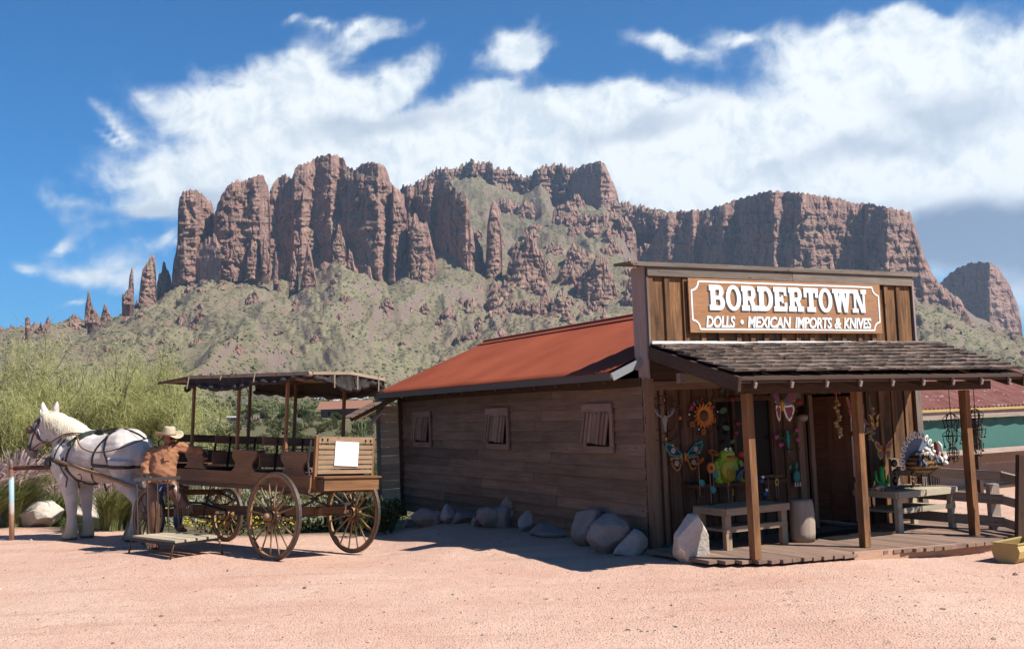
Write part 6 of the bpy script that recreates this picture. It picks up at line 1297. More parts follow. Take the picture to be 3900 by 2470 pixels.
# ================= porch goods =================
SM=Matrix.Translation((OX,OY,0))@Matrix.Rotation(BRZ,4,'Z')
def sh(name,a,b,z,label,cat,group=None,rz=0):
    o=empty(name); o.matrix_world=SM@Matrix.Translation((a,b,z))@Matrix.Rotation(rz,4,'Z'); tag(o,label,cat,group); return o
XZ=Matrix(((1,0,0),(0,0,-1),(0,1,0)))   # 2D (x,y)->(x, z) with thickness toward the viewer
cm=lambda n,c,r=.5,m=0: mat(n,color=c,rough=r,metal=m)
ORG=cm('orange_enamel',(.62,.20,.02)); YEL=cm('yellow_enamel',(.65,.42,.03)); DBR=cm('dark_brown_enamel',(.09,.045,.02)); TEAL=cm('teal_enamel',(.02,.28,.30)); RED=cm('red_enamel',(.50,.03,.02)); BLK=cm('black_enamel',(.015,.014,.014)); PNK=cm('pink_enamel',(.60,.10,.28)); GRN=cm('green_enamel',(.05,.22,.07)); LIME=cm('lime_enamel',(.30,.48,.04)); BLU=cm('blue_enamel',(.07,.20,.42)); WHT=cm('white_enamel',(.75,.73,.70)); LPK=cm('pale_pink_enamel',(.70,.45,.60)); RSTI=cm('rusted_iron',(.13,.06,.035),.7,.3); BRNZ=cm('bronze_metal',(.16,.10,.06),.35,.8); GLEAF=cm('dull_green_leaf',(.06,.12,.075)); BONE=cm('grey_bone_metal',(.34,.31,.33)); GOURD=cm('gourd_shell',(.52,.36,.17),.6); TURQ=cm('turquoise',(.03,.42,.42)); MAUVE=cm('mauve_enamel',(.28,.06,.12))
def ringt(r,t_,m,name,parent,n=40,c=(0,0,0),sx=1,sz=1): return MB().tube([(c[0]+r*sx*math.cos(2*math.pi*k/n),c[1],c[2]+r*sz*math.sin(2*math.pi*k/n)) for k in range(n+1)],t_,5,False).build(name,m,parent,True)
def petals(mb,c,r0,r1,n,w,th=.004,ph=0,y=0,tilt=.0):
    for k in range(n):
        a=2*math.pi*k/n+ph; d=Vector((math.cos(a),0,math.sin(a))); s=Vector((-math.sin(a),0,math.cos(a))); c_=Vector(c)+Vector((0,y,0)); p=[c_+d*r0-s*w*.4,c_+d*(r0+r1)/2-s*w*.5-Vector((0,tilt,0)),c_+d*r1-Vector((0,tilt*1.6,0)),c_+d*(r0+r1)/2+s*w*.5-Vector((0,tilt,0)),c_+d*r0+s*w*.4]
        q=[x+Vector((0,th,0)) for x in p]; mb.add(p+q,[(0,1,2,3,4),(9,8,7,6,5)]+[(i,(i+1)%5,(i+1)%5+5,i+5) for i in range(5)])
def sunflower(parent,c,r,rc,name='flower',two=True,tiltm=None,m=None):
    f=empty(name,c,0,parent); 
    if tiltm: f.rotation_euler=tiltm
    mb=MB(); petals(mb,(0,0,0),rc*.8,r,16 if r>.08 else 14,r*.36,.003,0,.0,r*.06); mb.build('petals',m or ORG,f)
    if two: mb=MB(); petals(mb,(0,0,0),rc*.8,r*.84,16,r*.34,.003,.2,-.012,r*.08); mb.build('petals',ORG if m is None else m,f)
    MB().sphere((0,-.012,0),(rc,rc*.3,rc),16,8).build('seed_disc',DBR,f,True); return f
# ring with deer skull
o=sh('skull_ring',.225,-.06,1.675,'rusty iron welcome ring with a grey deer skull hanging left on the wall','wall ornament')
ringt(.30,.009,RSTI,'outer_ring',o); ringt(.185,.008,RSTI,'inner_ring',o)
sk=[(-.035,.03),(-.045,.0),(-.03,-.05),(-.018,-.12),(-.01,-.17),(.01,-.17),(.018,-.12),(.03,-.05),(.045,.0),(.035,.03),(.015,.045),(-.015,.045)]
MB().prism(sk,.012,XZ).build('skull',BONE,o)
for s in(-1,1):
    mb=MB(); A_=[(.02,.02),(.07,.035),(.12,.06),(.15,.10),(.155,.15)]; mb.tube([(s*x,-.01,z) for x,z in A_],[.012,.013,.012,.010,.004],6)
    for x,z,dx,dz in((.06,.03,-.0,.07),(.10,.05,.01,.09),(.125,.065,.015,.085),(.14,.085,.02,.06)): mb.tube([(s*x,-.01,z),(s*(x+dx),-.01,z+dz)],[.009,.003],5)
    mb.build('antler',BONE,o,True)
def arctext(parent,word,r,size,mats,a0,a1,y=-.01):
    for i,c in enumerate(word):
        a=R(a0+(a1-a0)*i/(len(word)-1)); q=text(c,size,mats[i%len(mats)],parent,(r*math.cos(a),y,r*math.sin(a)),(math.pi/2,0,0),0,.003,.003,1,'CENTER'); q.rotation_mode='XYZ'; q.matrix_basis=Matrix.Translation((r*math.cos(a),y,r*math.sin(a)))@Matrix.Rotation(math.pi/2-a,4,'Y')@Matrix.Rotation(math.pi/2,4,'X')
arctext(o,'WELCOME',.215,.085,[RSTI],150,30)
def star(parent,c,r,m,name='star'):
    mb=MB(); mb.prism([(r*(1 if k%2==0 else .4)*math.cos(math.pi/2+k*math.pi/5),r*(1 if k%2==0 else .4)*math.sin(math.pi/2+k*math.pi/5)) for k in range(10)],.006,XZ,c); mb.build(name,m,parent)
for a in(0,180,270): star(o,(.245*math.cos(R(a)),-.01,.245*math.sin(R(a))-(.02 if a==270 else 0)),.035,ORG if a!=180 else RSTI)
for (x,z) in((.0,.245),(.0,-.25)): MB().sphere((x,-.018,z),.008,8,6).build('white_bead',WHT,o,True)
# sunflower ring
o=sh('sunflower_ring',.853,-.06,1.69,'round wire welcome sign with a big orange sunflower and coloured letters','wall ornament')
ringt(.25,.005,RSTI,'ring',o,sx=1.0,sz=.98); sunflower(o,(-.005,-.02,.005),.175,.075)
arctext(o,'WELCOME',.182,.07,[PNK,PNK,TEAL,RED,BLK,YEL,PNK],148,32,-.0)
for c in((-.18,0,-.10),(.18,0,-.06),(.0,0,-.21)): sunflower(o,c,.042,.018,'small_flower',False)
for (x,z) in((-.235,.03),(.24,.05),(-.09,-.17)): MB().sphere((x,-.018,z),.011,8,6).build('white_bead',WHT,o,True)
# butterflies
def butterfly(name,a,b,z,w,h,label,edge,inner,edge2,body,spots,rz=0,roll=0,flowers=False,group=None,fold=0):
    o=sh(name,a,b,z,label,'butterfly ornament',group,rz)
    for s in(-1,1):
        ws=1 if s>0 or not fold else fold
        for (pts,m,nm) in(([(.03,.06),(.12,.20),(.28,.42),(.44,.50),(.5,.46),(.46,.30),(.38,.10),(.25,.02),(.06,.0)],edge,'upper_wing'),([(.03,-.01),(.2,.0),(.34,.02),(.36,-.12),(.30,-.32),(.22,-.46),(.14,-.42),(.07,-.2)],edge2,'lower_wing')):
            P_=[(s*x*w*ws,y*h) for x,y in pts]; 
            if s<0: P_=P_[::-1]
            wng=MB().prism(P_,.005,XZ).build(nm,m,o)
            cx=sum(p[0] for p in P_)/len(P_);cy=sum(p[1] for p in P_)/len(P_); MB().prism([(cx+(x-cx)*.70,cy+(y-cy)*.70) for x,y in P_],.003,XZ,(0,-.0055,0)).build('wing_field',inner,wng)
            for i in range(5): 
                q=P_[(i*2)%len(P_)]; x,y=cx+(q[0]-cx)*.88,cy+(q[1]-cy)*.88; MB().lathe([(0,0),(.012*w/.5,0),(.010*w/.5,.004)],(x,-.006,y),8,Matrix.Rotation(math.pi/2,3,'X')).build('wing_spot',spots[i%len(spots)],wng)
            if flowers:
                f_=empty('flower',(cx,-.012,cy),0,o); mb=MB(); petals(mb,(0,0,0),.006,.042,5,.042,.003); mb.build('petals',LPK,f_); MB().sphere((0,-.004,0),(.011,.006,.011),8,6).build('flower_eye',YEL,f_)
                for dx,dy in((-.06,-.015),(.055,.03)): MB().prism([(cx+dx-.025,cy+dy),(cx+dx,cy+dy+.014),(cx+dx+.025,cy+dy),(cx+dx,cy+dy-.014)],.003,XZ,(0,-.009,0)).build('leaf',GRN,wng)
    MB().tube([(0,-.01,-.16*h),(0,-.02,-.06*h),(0,-.02,.05*h),(0,-.015,.16*h)],[.008,.018,.02,.014],10).build('body',body,o,True)
    mb=MB(); 
    for s in(-1,1): mb.tube([(0,-.015,.16*h),(s*.05*w,-.015,.30*h),(s*.12*w,-.015,.38*h)],.003,4)
    mb.build('antennae',BLK,o); return o
butterfly('butterfly_ornament',.52,-.06,1.17,.66,.40,'painted butterfly with teal and orange wing edges and flowers below the skull ring',TEAL,BLK,ORG,ORG,[YEL,TEAL,BLK],0,0,True)
b2=butterfly('butterfly_ornament',1.72,-.62,1.79,.62,.46,'large blue and orange butterfly hanging left of the door',BLU,MAUVE,WHT,YEL,[ORG,YEL,ORG],0,0,False,None,.45)
butterfly('butterfly_ornament',3.42,-.75,1.12,.36,.27,'small yellow red and green butterfly over the green cactus figure',YEL,MAUVE,LIME,RED,[RED,YEL],0)
butterfly('butterfly_ornament',3.18,-.55,1.33,.34,.36,'pale blue butterfly behind the middle porch post',cm('pale_blue_enamel',(.30,.45,.62)),LPK,TEAL,BLK,[RED,TEAL],.2)
butterfly('butterfly_ornament',3.12,-.5,1.72,.28,.30,'orange butterfly high behind the middle porch post',ORG,MAUVE,RED,BLK,[YEL,RED],.3)
butterfly('butterfly_ornament',3.55,-.5,1.52,.24,.20,'small red and gold butterfly on the right wall boards',RED,YEL,ORG,BLK,[WHT,RED],.1)
# dragonfly with roses
o=sh('dragonfly_ornament',2.29,-.08,1.27,'turquoise dragonfly ornament with four pink roses on a post','wall ornament')
MB().tube([(0,-.01,.14),(0,-.015,.10),(0,-.015,.04),(.01,-.01,-.05),(.02,-.005,-.16)],[.016,.022,.02,.012,.008],8).build('body',TURQ,o,True); MB().sphere((0,-.01,.15),.022).build('head',TURQ,o,True)
for x,z in((-.21,.09),(-.14,-.02),(.17,.17),(.18,.04)):
    f_=empty('rose',(x,-.02,z),0,o); mb=MB()
    for k in range(3): mb.sphere((.006*k,-.008*k,.004*k),(.036-.009*k,.02,.034-.009*k),10,6)
    mb.build('petals',PNK,f_,True); MB().tube([(0,0,0),(-x*.8,0,(.05-z)*.8)],.004,4).build('stem',GRN,f_)
mb=MB(); rs=random.Random(2)
for i in range(90): x=rs.uniform(-.16,.16); mb.box((x,-.01+rs.uniform(-.01,.01),.06+rs.uniform(-.05,.05)+abs(x)*.2),(.012,.003,.006),Matrix.Rotation(rs.uniform(0,3),3,'Y'))
mb.build('leaf_sprays',GRN,o)['kind']='stuff'
MB().sphere((.03,-.03,-.09),(.07,.02,.014)).build('seed_pod',DBR,o,True); MB().prism([(-.03,0),(0,.03),(.03,0),(.01,-.035),(-.02,-.03)],.004,XZ,(.02,-.01,-.33)).build('heart_leaf',GRN,o)
# porch lamp
o=sh('porch_lamp',2.53,-.16,1.64,'round glass porch lamp with a dark hood left of the door','lamp'); MB().lathe([(.02,.14),(.05,.12),(.06,.04),(.10,.02),(.105,.0),(.03,.0)],(0,0,0),18).build('hood',BRNZ,o,True); MB().lathe([(.07,.0),(.075,-.03),(.06,-.07),(.03,-.09),(0,-.092)],(0,0,0),18).build('globe',cm('frosted_glass',(.35,.30,.27),.15),o,True); MB().tube([(0,0,.1),(0,.14,.1)],.02,8).build('bracket',BRNZ,o)
# turquoise mask
o=sh('mask_ornament',2.42,-.07,.80,'small turquoise face mask with hanging bells by the door','wall ornament'); MB().sphere((0,-.015,0),(.065,.03,.09),12,9).build('face',cm('dull_turquoise',(.05,.25,.21)),o,True); MB().tube([(0,-.01,.08),(0,-.02,.16),(.02,-.01,.22)],[.02,.025,.005],8).build('crest',MATS['dull_turquoise'],o,True)
for k in range(6): x=-.055+.022*k; MB().tube([(x,-.02,-.08),(x,-.02,-.14)],[.006,.010],6).build('bell',WHT if k%2 else BRNZ,o)
# gourd strings
def gourds(a,b,z0,z1,n,lab,seed):
    o=sh('gourd_string',a,b,z0,lab,'gourd string','strings of dried gourds'); rs=random.Random(seed); L=z0-z1; MB().tube([(0,0,.06),(0,0,-L)],.005,5).build('cord',cm('twine',(.45,.34,.22)),o)
    for i in range(n):
        z=-.22*L-(L*.75)*i/(n-1); a_=rs.uniform(0,6.28); r=rs.uniform(.024,.032); c=(.035*math.cos(a_),.03*math.sin(a_),z); mb=MB(); mb.sphere(c,(r,r,r*.95),10,7); mb.tube([c,(c[0]*.3,c[1]*.3,z+.05)],[.012,.004],6); mb.build('gourd',GOURD,o,True)
    star(o,(0,-.01,-L-.01),.02,WHT,'tag')
gourds(2.74,-.6,1.95,1.34,12,'string of dried gourds hanging in front of the doorway',1); gourds(3.57,-.42,1.82,1.26,13,'string of dried gourds hanging right of the middle porch post',2)
gourds(3.46,-.40,1.70,1.36,7,'short string of gourds close beside the longer right one',3)
o=sh('chile_string',2.72,-.64,1.98,'small bunch of dried red chiles over the doorway','chile string')
rs=random.Random(6)
for i in range(10): a=rs.uniform(0,6.28); MB().tube([(0,0,.02),(.03*math.cos(a),.03*math.sin(a),-.02),(.045*math.cos(a),.04*math.sin(a),-.07)],[.006,.011,.003],6).build('chile',RED,o,True)
o=sh('chile_string',2.45,-.2,1.85,'dim red chile bunch beside the porch lamp','chile string')
for i in range(9): a=rs.uniform(0,6.28); MB().tube([(0,0,.02),(.03*math.cos(a),.03*math.sin(a),-.01),(.045*math.cos(a),.04*math.sin(a),-.05)],[.006,.010,.003],6).build('chile',RED,o,True)
# big leaves and roses on a vine in the window bay
o=sh('rose_vine',1.20,-.09,1.55,'dark metal rose vine with dull green leaves in the window bay','wall ornament')
MB().tube([(.02,0,.45),(.05,0,.2),(.06,0,0),(.04,0,-.3),(.0,0,-.5)],.005,5).build('stem',BLK,o)
for x,z,s,rot in((-.03,.2,.075,.3),(.0,-.03,.065,-.2),(.08,.55,.07,.1),(.10,-.22,.05,.4),(-.02,.47,.05,.8)): MB().prism([(x+s*px*math.cos(rot)-s*py*math.sin(rot),z+s*px*math.sin(rot)+s*py*math.cos(rot)) for px,py in((-1,0),(-.5,.45),(.1,.55),(.8,.35),(1,-.05),(.5,-.5),(-.3,-.5))],.004,XZ,(0,-.01,0)).build('leaf',GLEAF,o)
for x,z in((.13,.35),(.2,.02),(.16,-.1)): MB().sphere((x,-.02,z),(.045,.03,.04),10,6).build('rose',cm('dark_rose',(.20,.02,.03)),o,True)
# stands: shelf height .80, table top .575
def stem(parent,x,z0,z1,y=0): MB().tube([(x,y,z0),(x,y,z1)],.006,5).build('stem',cm('copper_stem',(.30,.16,.10)),parent)
for (x,z,r,rot,y,lab) in((.576,1.04,.075,(0,0,0),-.5,'sunflower on a copper stake facing forward by the left table'),(.466,1.13,.075,(.9,.2,.7),-.42,'sunflower on a stake turned to the left'),(.694,1.215,.075,(-1.0,.3,-.4),-.42,'sunflower on a stake tilted to the sky')):
    o=sh('metal_sunflower',x,y,z,lab,'metal flower','metal sunflowers on stakes'); sunflower(o,(0,-.01,0),r,.03,'flower',True,rot,YEL if r<.05 else None); stem(o,.0,-.46,-.02,.01); MB().prism([(-.05,.02),(-.02,.05),(.03,.03),(.05,-.01),(.0,-.05),(-.03,-.02)],.004,XZ,(.03,.0,-.28)).build('leaf',TEAL,o); MB().lathe([(.05,0),(.05,.008),(.0,.01)],(0,.01,-.46),12).build('foot',BLK,o)
for (x,z,r,y,lab,rx) in((.775,.85,.045,-.6,'small yellow flower in front of the frog belly',1.0),(.83,.72,.045,-.6,'lowest small yellow flower on the left table',1.1),(.79,1.0,.045,-.58,'small yellow flower at the frog elbow',1.1),(1.66,.79,.055,-.5,'drooping yellow flower at the right end of the shelf',.3),(1.58,.87,.05,-.45,'flat yellow flower above the shelf end',-1.2),(1.75,.86,.05,-.45,'flat yellow flower at the far right of the shelf',-1.2)):
    o=sh('metal_flower',x,y,z,lab,'metal flower'); sunflower(o,(0,-.01,0),r,.02,'flower',False,(0 if abs(rx)<1.15 and rx>0 else 1.3,0,rx if rx>0 else 0),YEL); stem(o,0,-(z-.58),0,.01)
# frog
o=sh('frog_figure',.98,-.33,.83,'lime green sitting frog figure with open mouth on the window shelf','figure')
mb=MB(); mb.sphere((0,0,.17),(.19,.10,.19),16,12); mb.sphere((0,-.02,.35),(.12,.09,.08),14,9); fb=mb
organic('body',mb,LIME,o,.012,3); MB().sphere((0,-.055,.16),(.15,.065,.15),16,12).build('belly',cm('yellow_green_enamel',(.45,.42,.04)),o,True)
for s in(-1,1):
    MB().sphere((s*.035,-.06,.42),.026,10,8).build('eye',WHT,o,True); MB().sphere((s*.035,-.082,.42),.012,8,6).build('pupil',BLK,o,True)
    MB().tube([(s*.12,0,.30),(s*.20,-.04,.24),(s*.19,-.06,.14),(s*.19,-.06,.0)],[.04,.035,.03,.035],8).build('arm',LIME,o,True); MB().tube([(s*.12,0,.04),(s*.2,-.06,.03),(s*.17,-.12,.01)],[.05,.04,.02],8).build('leg',LIME,o,True)
MB().sphere((0,-.10,.325),(.065,.02,.022),12,6).build('mouth',RED,o,True)
mb=MB(); rs=random.Random(3)
for i in range(26): s=rs.choice((-1,1)); mb.sphere((s*rs.uniform(.12,.2),-.055-rs.uniform(0,.03),rs.uniform(.08,.38)),.009,6,4)
mb.build('spots',BLK,o)['kind']='stuff'
# rooster-like bird with dark curved tail
o=sh('rooster_figure',1.02,-.56,.80,'dark blue and black metal rooster with a curved tail before the frog','figure')
MB().tube([(.10,0,.16),(.04,0,.20),(-.03,0,.16),(-.06,0,.08),(-.06,0,.02)],[.02,.035,.04,.03,.008],8).build('tail',cm('dark_blue_metal',(.04,.07,.14),.3,.5),o,True); MB().sphere((.10,0,.11),(.07,.04,.06)).build('body',MATS['dark_blue_metal'],o,True); MB().tube([(.15,0,.14),(.18,0,.22),(.20,0,.25)],[.03,.02,.015],8).build('neck',WHT,o,True); MB().prism([(0,0),(.02,.03),(.04,.0)],.006,XZ,(.19,0,.26)).build('comb',RED,o)
for x in(.08,.12): MB().tube([(x,0,.07),(x,0,-.2)],.005,5).build('leg',BLK,o)
o=sh('sun_face',1.34,-.2,1.0,'red and pink metal sun face with wavy rays behind the first post','wall ornament'); MB().sphere((0,0,0),(.07,.02,.08)).build('face',MAUVE,o,True); MB().sphere((.0,-.01,.16),(.06,.03,.05)).build('red_cap',RED,o,True)
for k in range(18): a=2*math.pi*k/18; MB().tube([(.07*math.cos(a),0,.08*math.sin(a)),(.12*math.cos(a),0,.12*math.sin(a)+.01),(.17*math.cos(a+.1),0,.17*math.sin(a+.1))],.004,4).build('ray',RSTI,o)
for i,(x,z,m,lab) in enumerate(((1.35,.66,'dark_blue_metal','small dark blue bird figure on the left table behind the post'),(1.30,.83,'dark_blue_metal','tiny blue bird figure under the shelf'))):
    o=sh('bird_figure',x,-.62,z,lab,'figure'); MB().sphere((0,0,0),(.045,.03,.05)).build('body',MATS[m],o,True); MB().sphere((.03,0,.05),.022).build('head',WHT,o,True); MB().tube([(-.03,0,0),(-.09,0,.05)],[.02,.004],6).build('tail',MATS[m],o,True)
    for q in(-.01,.02): MB().tube([(q,0,-.04),(q,0,-(z-.585))],.004,4).build('leg',BLK,o)
# ---- bench tables ----
def btable(a0,a1,b0,b1,top,m,lab):
    o=sh('display_bench',(a0+a1)/2,(b0+b1)/2,0,lab,'display bench'); L=a1-a0;D_=b0-b1; w=abs(b1-b0); zz=.075-.016*(a0+.3)
    for k in range(4): board('top_plank',o,(-L/2,-w/2+w*(k+.5)/4,top-.018),(L/2,-w/2+w*(k+.5)/4,top-.018-.0),w/4-.005,.035,m)
    board('apron',o,(-L/2+.0,-w/2-.012,top-.045),(L/2,-w/2-.012,top-.045),.085,.03,m,(0,-1,0)); board('apron',o,(-L/2-.012,-w/2,top-.045),(-L/2-.012,w/2,top-.045),.085,.03,m,(-1,0,0))
    for x in(-L/2+.06,L/2-.06):
        for y in(-w/2+.05,w/2-.05): board('leg',o,(x,y,zz-.04),(x,y,top-.09),.085,.07,m,(0,-1,0))
    for k in range(3): board('shelf_plank',o,(-L/2+.04,-w/2+.04+w*(k+.5)/3*.9,.30),(L/2-.04,-w/2+.04+w*(k+.5)/3*.9,.30),w/3*.9-.006,.03,m)
    board('shelf_rail',o,(-L/2+.02,-w/2+.02,.315),(L/2-.02,-w/2+.02,.315),.07,.025,m,(0,-1,0)); return o
btable(.36,1.38,-.42,-1.0,.575,W_BENCH,'brown wooden two tier display bench under the shop window'); btable(3.28,4.45,-.3,-1.05,.575,W_BENCHP,'pale wooden two tier display bench at the right end of the porch')
# stump
o=sh('log_stump',1.70,-.90,.06,'smooth pale upright log stump between bench and door','log'); mb=MB(); mb.lathe([(.0,0),(.155,0),(.165,.1),(.17,.25),(.165,.38),(.155,.47),(.145,.52),(.05,.525),(0,.515)],(0,0,0),26,None,1,.85)
def m_log(t,b): v=t.obj(); n=t.noise(t.map(v,(0,0,0),(0,0,0),(9,9,1.2)),2,6,.65,.6); c=t.mix(t.rng(n,.3,.7),(.36,.26,.20),(.50,.39,.31)); c=t.mix(t.rng(t.noise(v,3,3),.6,.72),c,(.24,.17,.13)); t.l.new(c,b.inputs['Base Color']); b.inputs['Roughness'].default_value=.8; t.l.new(t.bump(n,.4,.01),b.inputs['Normal'])
mb.build('log',mat('log_wood',m_log),o,True)
# mat
o=sh('door_mat',2.6,-.75,.045,'black ribbed rubber mat before the doorway','mat',None)
for k in range(9): MB().box((0,-.30+.07*k,.008),(1.05,.055,.014)).build('rib',BLK,o)
MB().box((0,0,.001),(1.1,.66,.008)).build('backing',BLK,o)
# ---- right bench goods ----
TT=.577
def cactus_fig(a,b,s,lab,m=None):
    o=sh('cactus_figure',a,b,TT,lab,'figure'); m=m or cm('bright_green_enamel',(.03,.42,.07)); MB().tube([(0,0,0),(0,0,.16*s),(0,0,.30*s),(0,0,.33*s)],[.03*s,.036*s,.034*s,.012*s],10).build('trunk',m,o,True)
    for q,z0,z1 in((-1,.10,.27),(1,.06,.20)): MB().tube([(0,0,z0*s),(q*.07*s,0,z0*s),(q*.11*s,0,(z0+.04)*s),(q*.12*s,0,z1*s)],[.022*s,.024*s,.024*s,.012*s],8).build('arm',m,o,True)
    MB().lathe([(.07*s,0),(.06*s,.015),(0,.02)],(0,0,0),10).build('foot',BRNZ,o)
cactus_fig(3.38,-.72,1,'bright green metal cactus figure on the pale bench')
o=sh('armadillo_figure',3.22,-.80,TT,'small bronze armadillo figure at the left of the pale bench','figure'); MB().sphere((0,0,.05),(.10,.05,.05),14,8).build('body',cm('pale_bronze',(.40,.32,.22),.35,.6),o,True); MB().tube([(.09,0,.05),(.14,0,.03)],[.025,.008],8).build('head',MATS['pale_bronze'],o,True); MB().tube([(-.09,0,.05),(-.16,0,.02)],[.018,.003],8).build('tail',MATS['pale_bronze'],o,True)
for x in(-.05,.05):
    for y in(-.03,.03): MB().tube([(x,y,.03),(x,y,0)],.010,6).build('leg',MATS['pale_bronze'],o)
def ant(a,b,s,lab,up=True):
    o=sh('ant_figure',a,b,TT,lab,'figure','dark metal ant figures'); m=BRNZ
    if up: B3=[((0,0,.10*s),(.04,.035,.06)),((0,0,.21*s),(.03,.03,.04)),((0,0,.32*s),(.045,.035,.05))]
    else: B3=[((-.08*s,0,.07*s),(.06,.035,.035)),((0,0,.08*s),(.035,.025,.025)),((.07*s,0,.10*s),(.035,.03,.03))]
    for (c,r),nm in zip(B3,('abdomen','thorax','head')): MB().sphere(c,tuple(q*s for q in r),10,7).build(nm,m,o,True)
    for q in(-1,1):
        for k in range(3): c=B3[1][0]; MB().tube([c,(c[0]+q*(.07+.01*k)*s,c[1]-.02*(k-1),c[2]+.04*s-.02*k*s),(c[0]+q*(.10)*s,c[1]-.04*(k-1),max(.0,c[2]-(.08+.06*k)*s))],.005*s,4).build('leg',m,o)
        c=B3[2][0]; MB().tube([c,(c[0]+q*.03*s,c[1]-.02,c[2]+.06*s),(c[0]+q*.05*s,c[1]-.03,c[2]+.08*s)],.003*s,4).build('antenna',m,o)
ant(3.64,-.72,1.1,'tall upright dark metal ant figure left of the turkey'); ant(3.92,-.78,.62,'middle sized crouching dark metal figure below the turkey'); ant(3.60,-.9,.45,'small dark ant figure at the foot of the tall one',False); ant(3.78,-.9,.45,'tiny dark ant figure beside the crouching one',False); ant(3.05,-.7,.5,'tiny dark figure at the left end of the pale bench',False); ant(3.48,-.9,.4,'tiny ant figure in front of the green cactus',False)
# turkey
o=sh('turkey_figure',4.12,-.72,.74,'big painted metal turkey with white fan tail standing on the pale bench','figure')
mb=MB(); mb.sphere((.10,0,.17),(.33,.16,.17),18,12); 
def m_tk(t,b):
    v=t.obj(); x,y,z=t.sep(v); n=t.noise(v,12,3,.6); w=t.math('FRACT',t.math('MULTIPLY',t.math('ADD',z,t.math('MULTIPLY',n,.06)),16)); c=t.mix(t.math('GREATER_THAN',w,.55),(.34,.17,.06),(.03,.022,.02)); t.l.new(c,b.inputs['Base Color']); b.inputs['Roughness'].default_value=.4
mb.build('body',mat('turkey_body_paint',m_tk),o,True)
GREYB=cm('grey_blue_enamel',(.18,.20,.27)); 
mb=MB(); mb.prism([(-.02,.12)]+[(.02+.30*math.cos(R(a)),.18+.34*math.sin(R(a))) for a in range(25,190,12)],.012,XZ,(0,.02,0)); mb.build('tail_fan',GREYB,o)
for k in range(14):
    a=R(18+13.2*k); c=(.02+.34*math.cos(a),0,.18+.385*math.sin(a)); M=Matrix.Rotation(-(a-math.pi/2),3,'Y'); q=MB().sphere(c,(.034,.010,.055),10,7,M).build('tail_feather',WHT,o,True); MB().sphere((c[0],-.008,c[2]),(.018,.006,.03),8,6,M).build('feather_eye',cm('tan_enamel',(.45,.25,.15)),q,True)
rs=random.Random(9)
for k in range(34):
    x=rs.uniform(-.12,.26);z=rs.uniform(.26,.38)-abs(x-.05)*.3; MB().sphere((x,-.06-rs.uniform(0,.06),z),(.032,.02,.024),8,5).build('breast_feather',WHT,o,True)
for k in range(40):
    x=rs.uniform(-.16,.33);z=rs.uniform(.14,.27); MB().sphere((x,-.12-rs.uniform(0,.04),z),(.026,.014,.034),7,5).build('wing_feather',[BLK,DBR,GREYB][k%3],o,True)
for k in range(16): MB().sphere((rs.uniform(.28,.44),-.08-rs.uniform(0,.05),rs.uniform(.14,.24)),(.034,.02,.03),8,5).build('breast_feather',WHT,o,True)
MB().tube([(.30,-.05,.24),(.33,-.06,.33),(.30,-.07,.42),(.31,-.08,.45)],[.045,.032,.028,.03],10).build('neck',cm('dark_red_enamel',(.20,.03,.03)),o,True); MB().tube([(.33,-.09,.45),(.37,-.10,.40),(.38,-.10,.30)],[.014,.02,.012],8).build('wattle',WHT,o,True)
for x in(.05,.2): MB().tube([(x,0,.03),(x,0,-.16)],.008,6).build('leg',BLK,o)
mb=MB()
for k in range(7): x=.0+.05*k; mb.tube([(x,-.06,-.16),(x+.01,-.06,-.03-.02*(k%2)),(x+.04,-.06,-.04),(x+.04,-.06,-.16)],.005,4)
mb.build('iron_stand',BLK,o)
# hanging iron mobiles
def mobile(a,b,ztop,zbot,seed,lab):
    o=sh('iron_wind_chime',a,b,ztop,lab,'wind chime','iron wind chimes hung from the porch roof'); rs=random.Random(seed); L=ztop-zbot; mb=MB()
    for k in range(14): z=-.02-.02*k; mb.tube([(.006*(k%2),0,z),(-.006*(k%2),0,z-.02)],.006,4)
    mb.build('chain',IRON,o)
    for zc,r in((-.40*L,.09),(-.62*L,.11),(-.85*L,.07)):
        q=ringt(r,.006,IRON,'hoop',o,16,(0,0,zc)); q2=MB().tube([(r*math.cos(2*math.pi*k/16),r*math.sin(2*math.pi*k/16),zc) for k in range(17)],.006,4,False).build('hoop',IRON,o)
        for k in range(6): 
            a_=2*math.pi*k/6+rs.uniform(-.3,.3); x,y=r*math.cos(a_),r*math.sin(a_); dz=rs.uniform(.06,.14); MB().tube([(x*.4,y*.4,zc+.08),(x*1.1,y*1.1,zc+.02),(x*.9,y*.9,zc-dz)],.005,4).build('iron_curl',IRON,o); MB().lathe([(.016,0),(.010,.03),(0,.035)],(x*.9,y*.9,zc-dz-.02),8).build('bell',BRNZ,o,True)
    for k in range(5): x=-.06+.03*k; MB().tube([(x,0,-.5*L),(x*1.1,0,-.95*L)],.004,4).build('hanging_rod',IRON,o)
    MB().tube([(0,0,0),(0,0,-L)],.005,4).build('rod',IRON,o)
    MB().tube([(0,0,.12),(0,0,0)],.005,4).build('hook',IRON,o)
mobile(3.66,-1.68,1.90,.95,1,'rusty iron wind chime hanging left of the right porch post'); mobile(4.15,-1.68,1.90,1.05,2,'rusty iron wind chime hanging right of the right porch post')
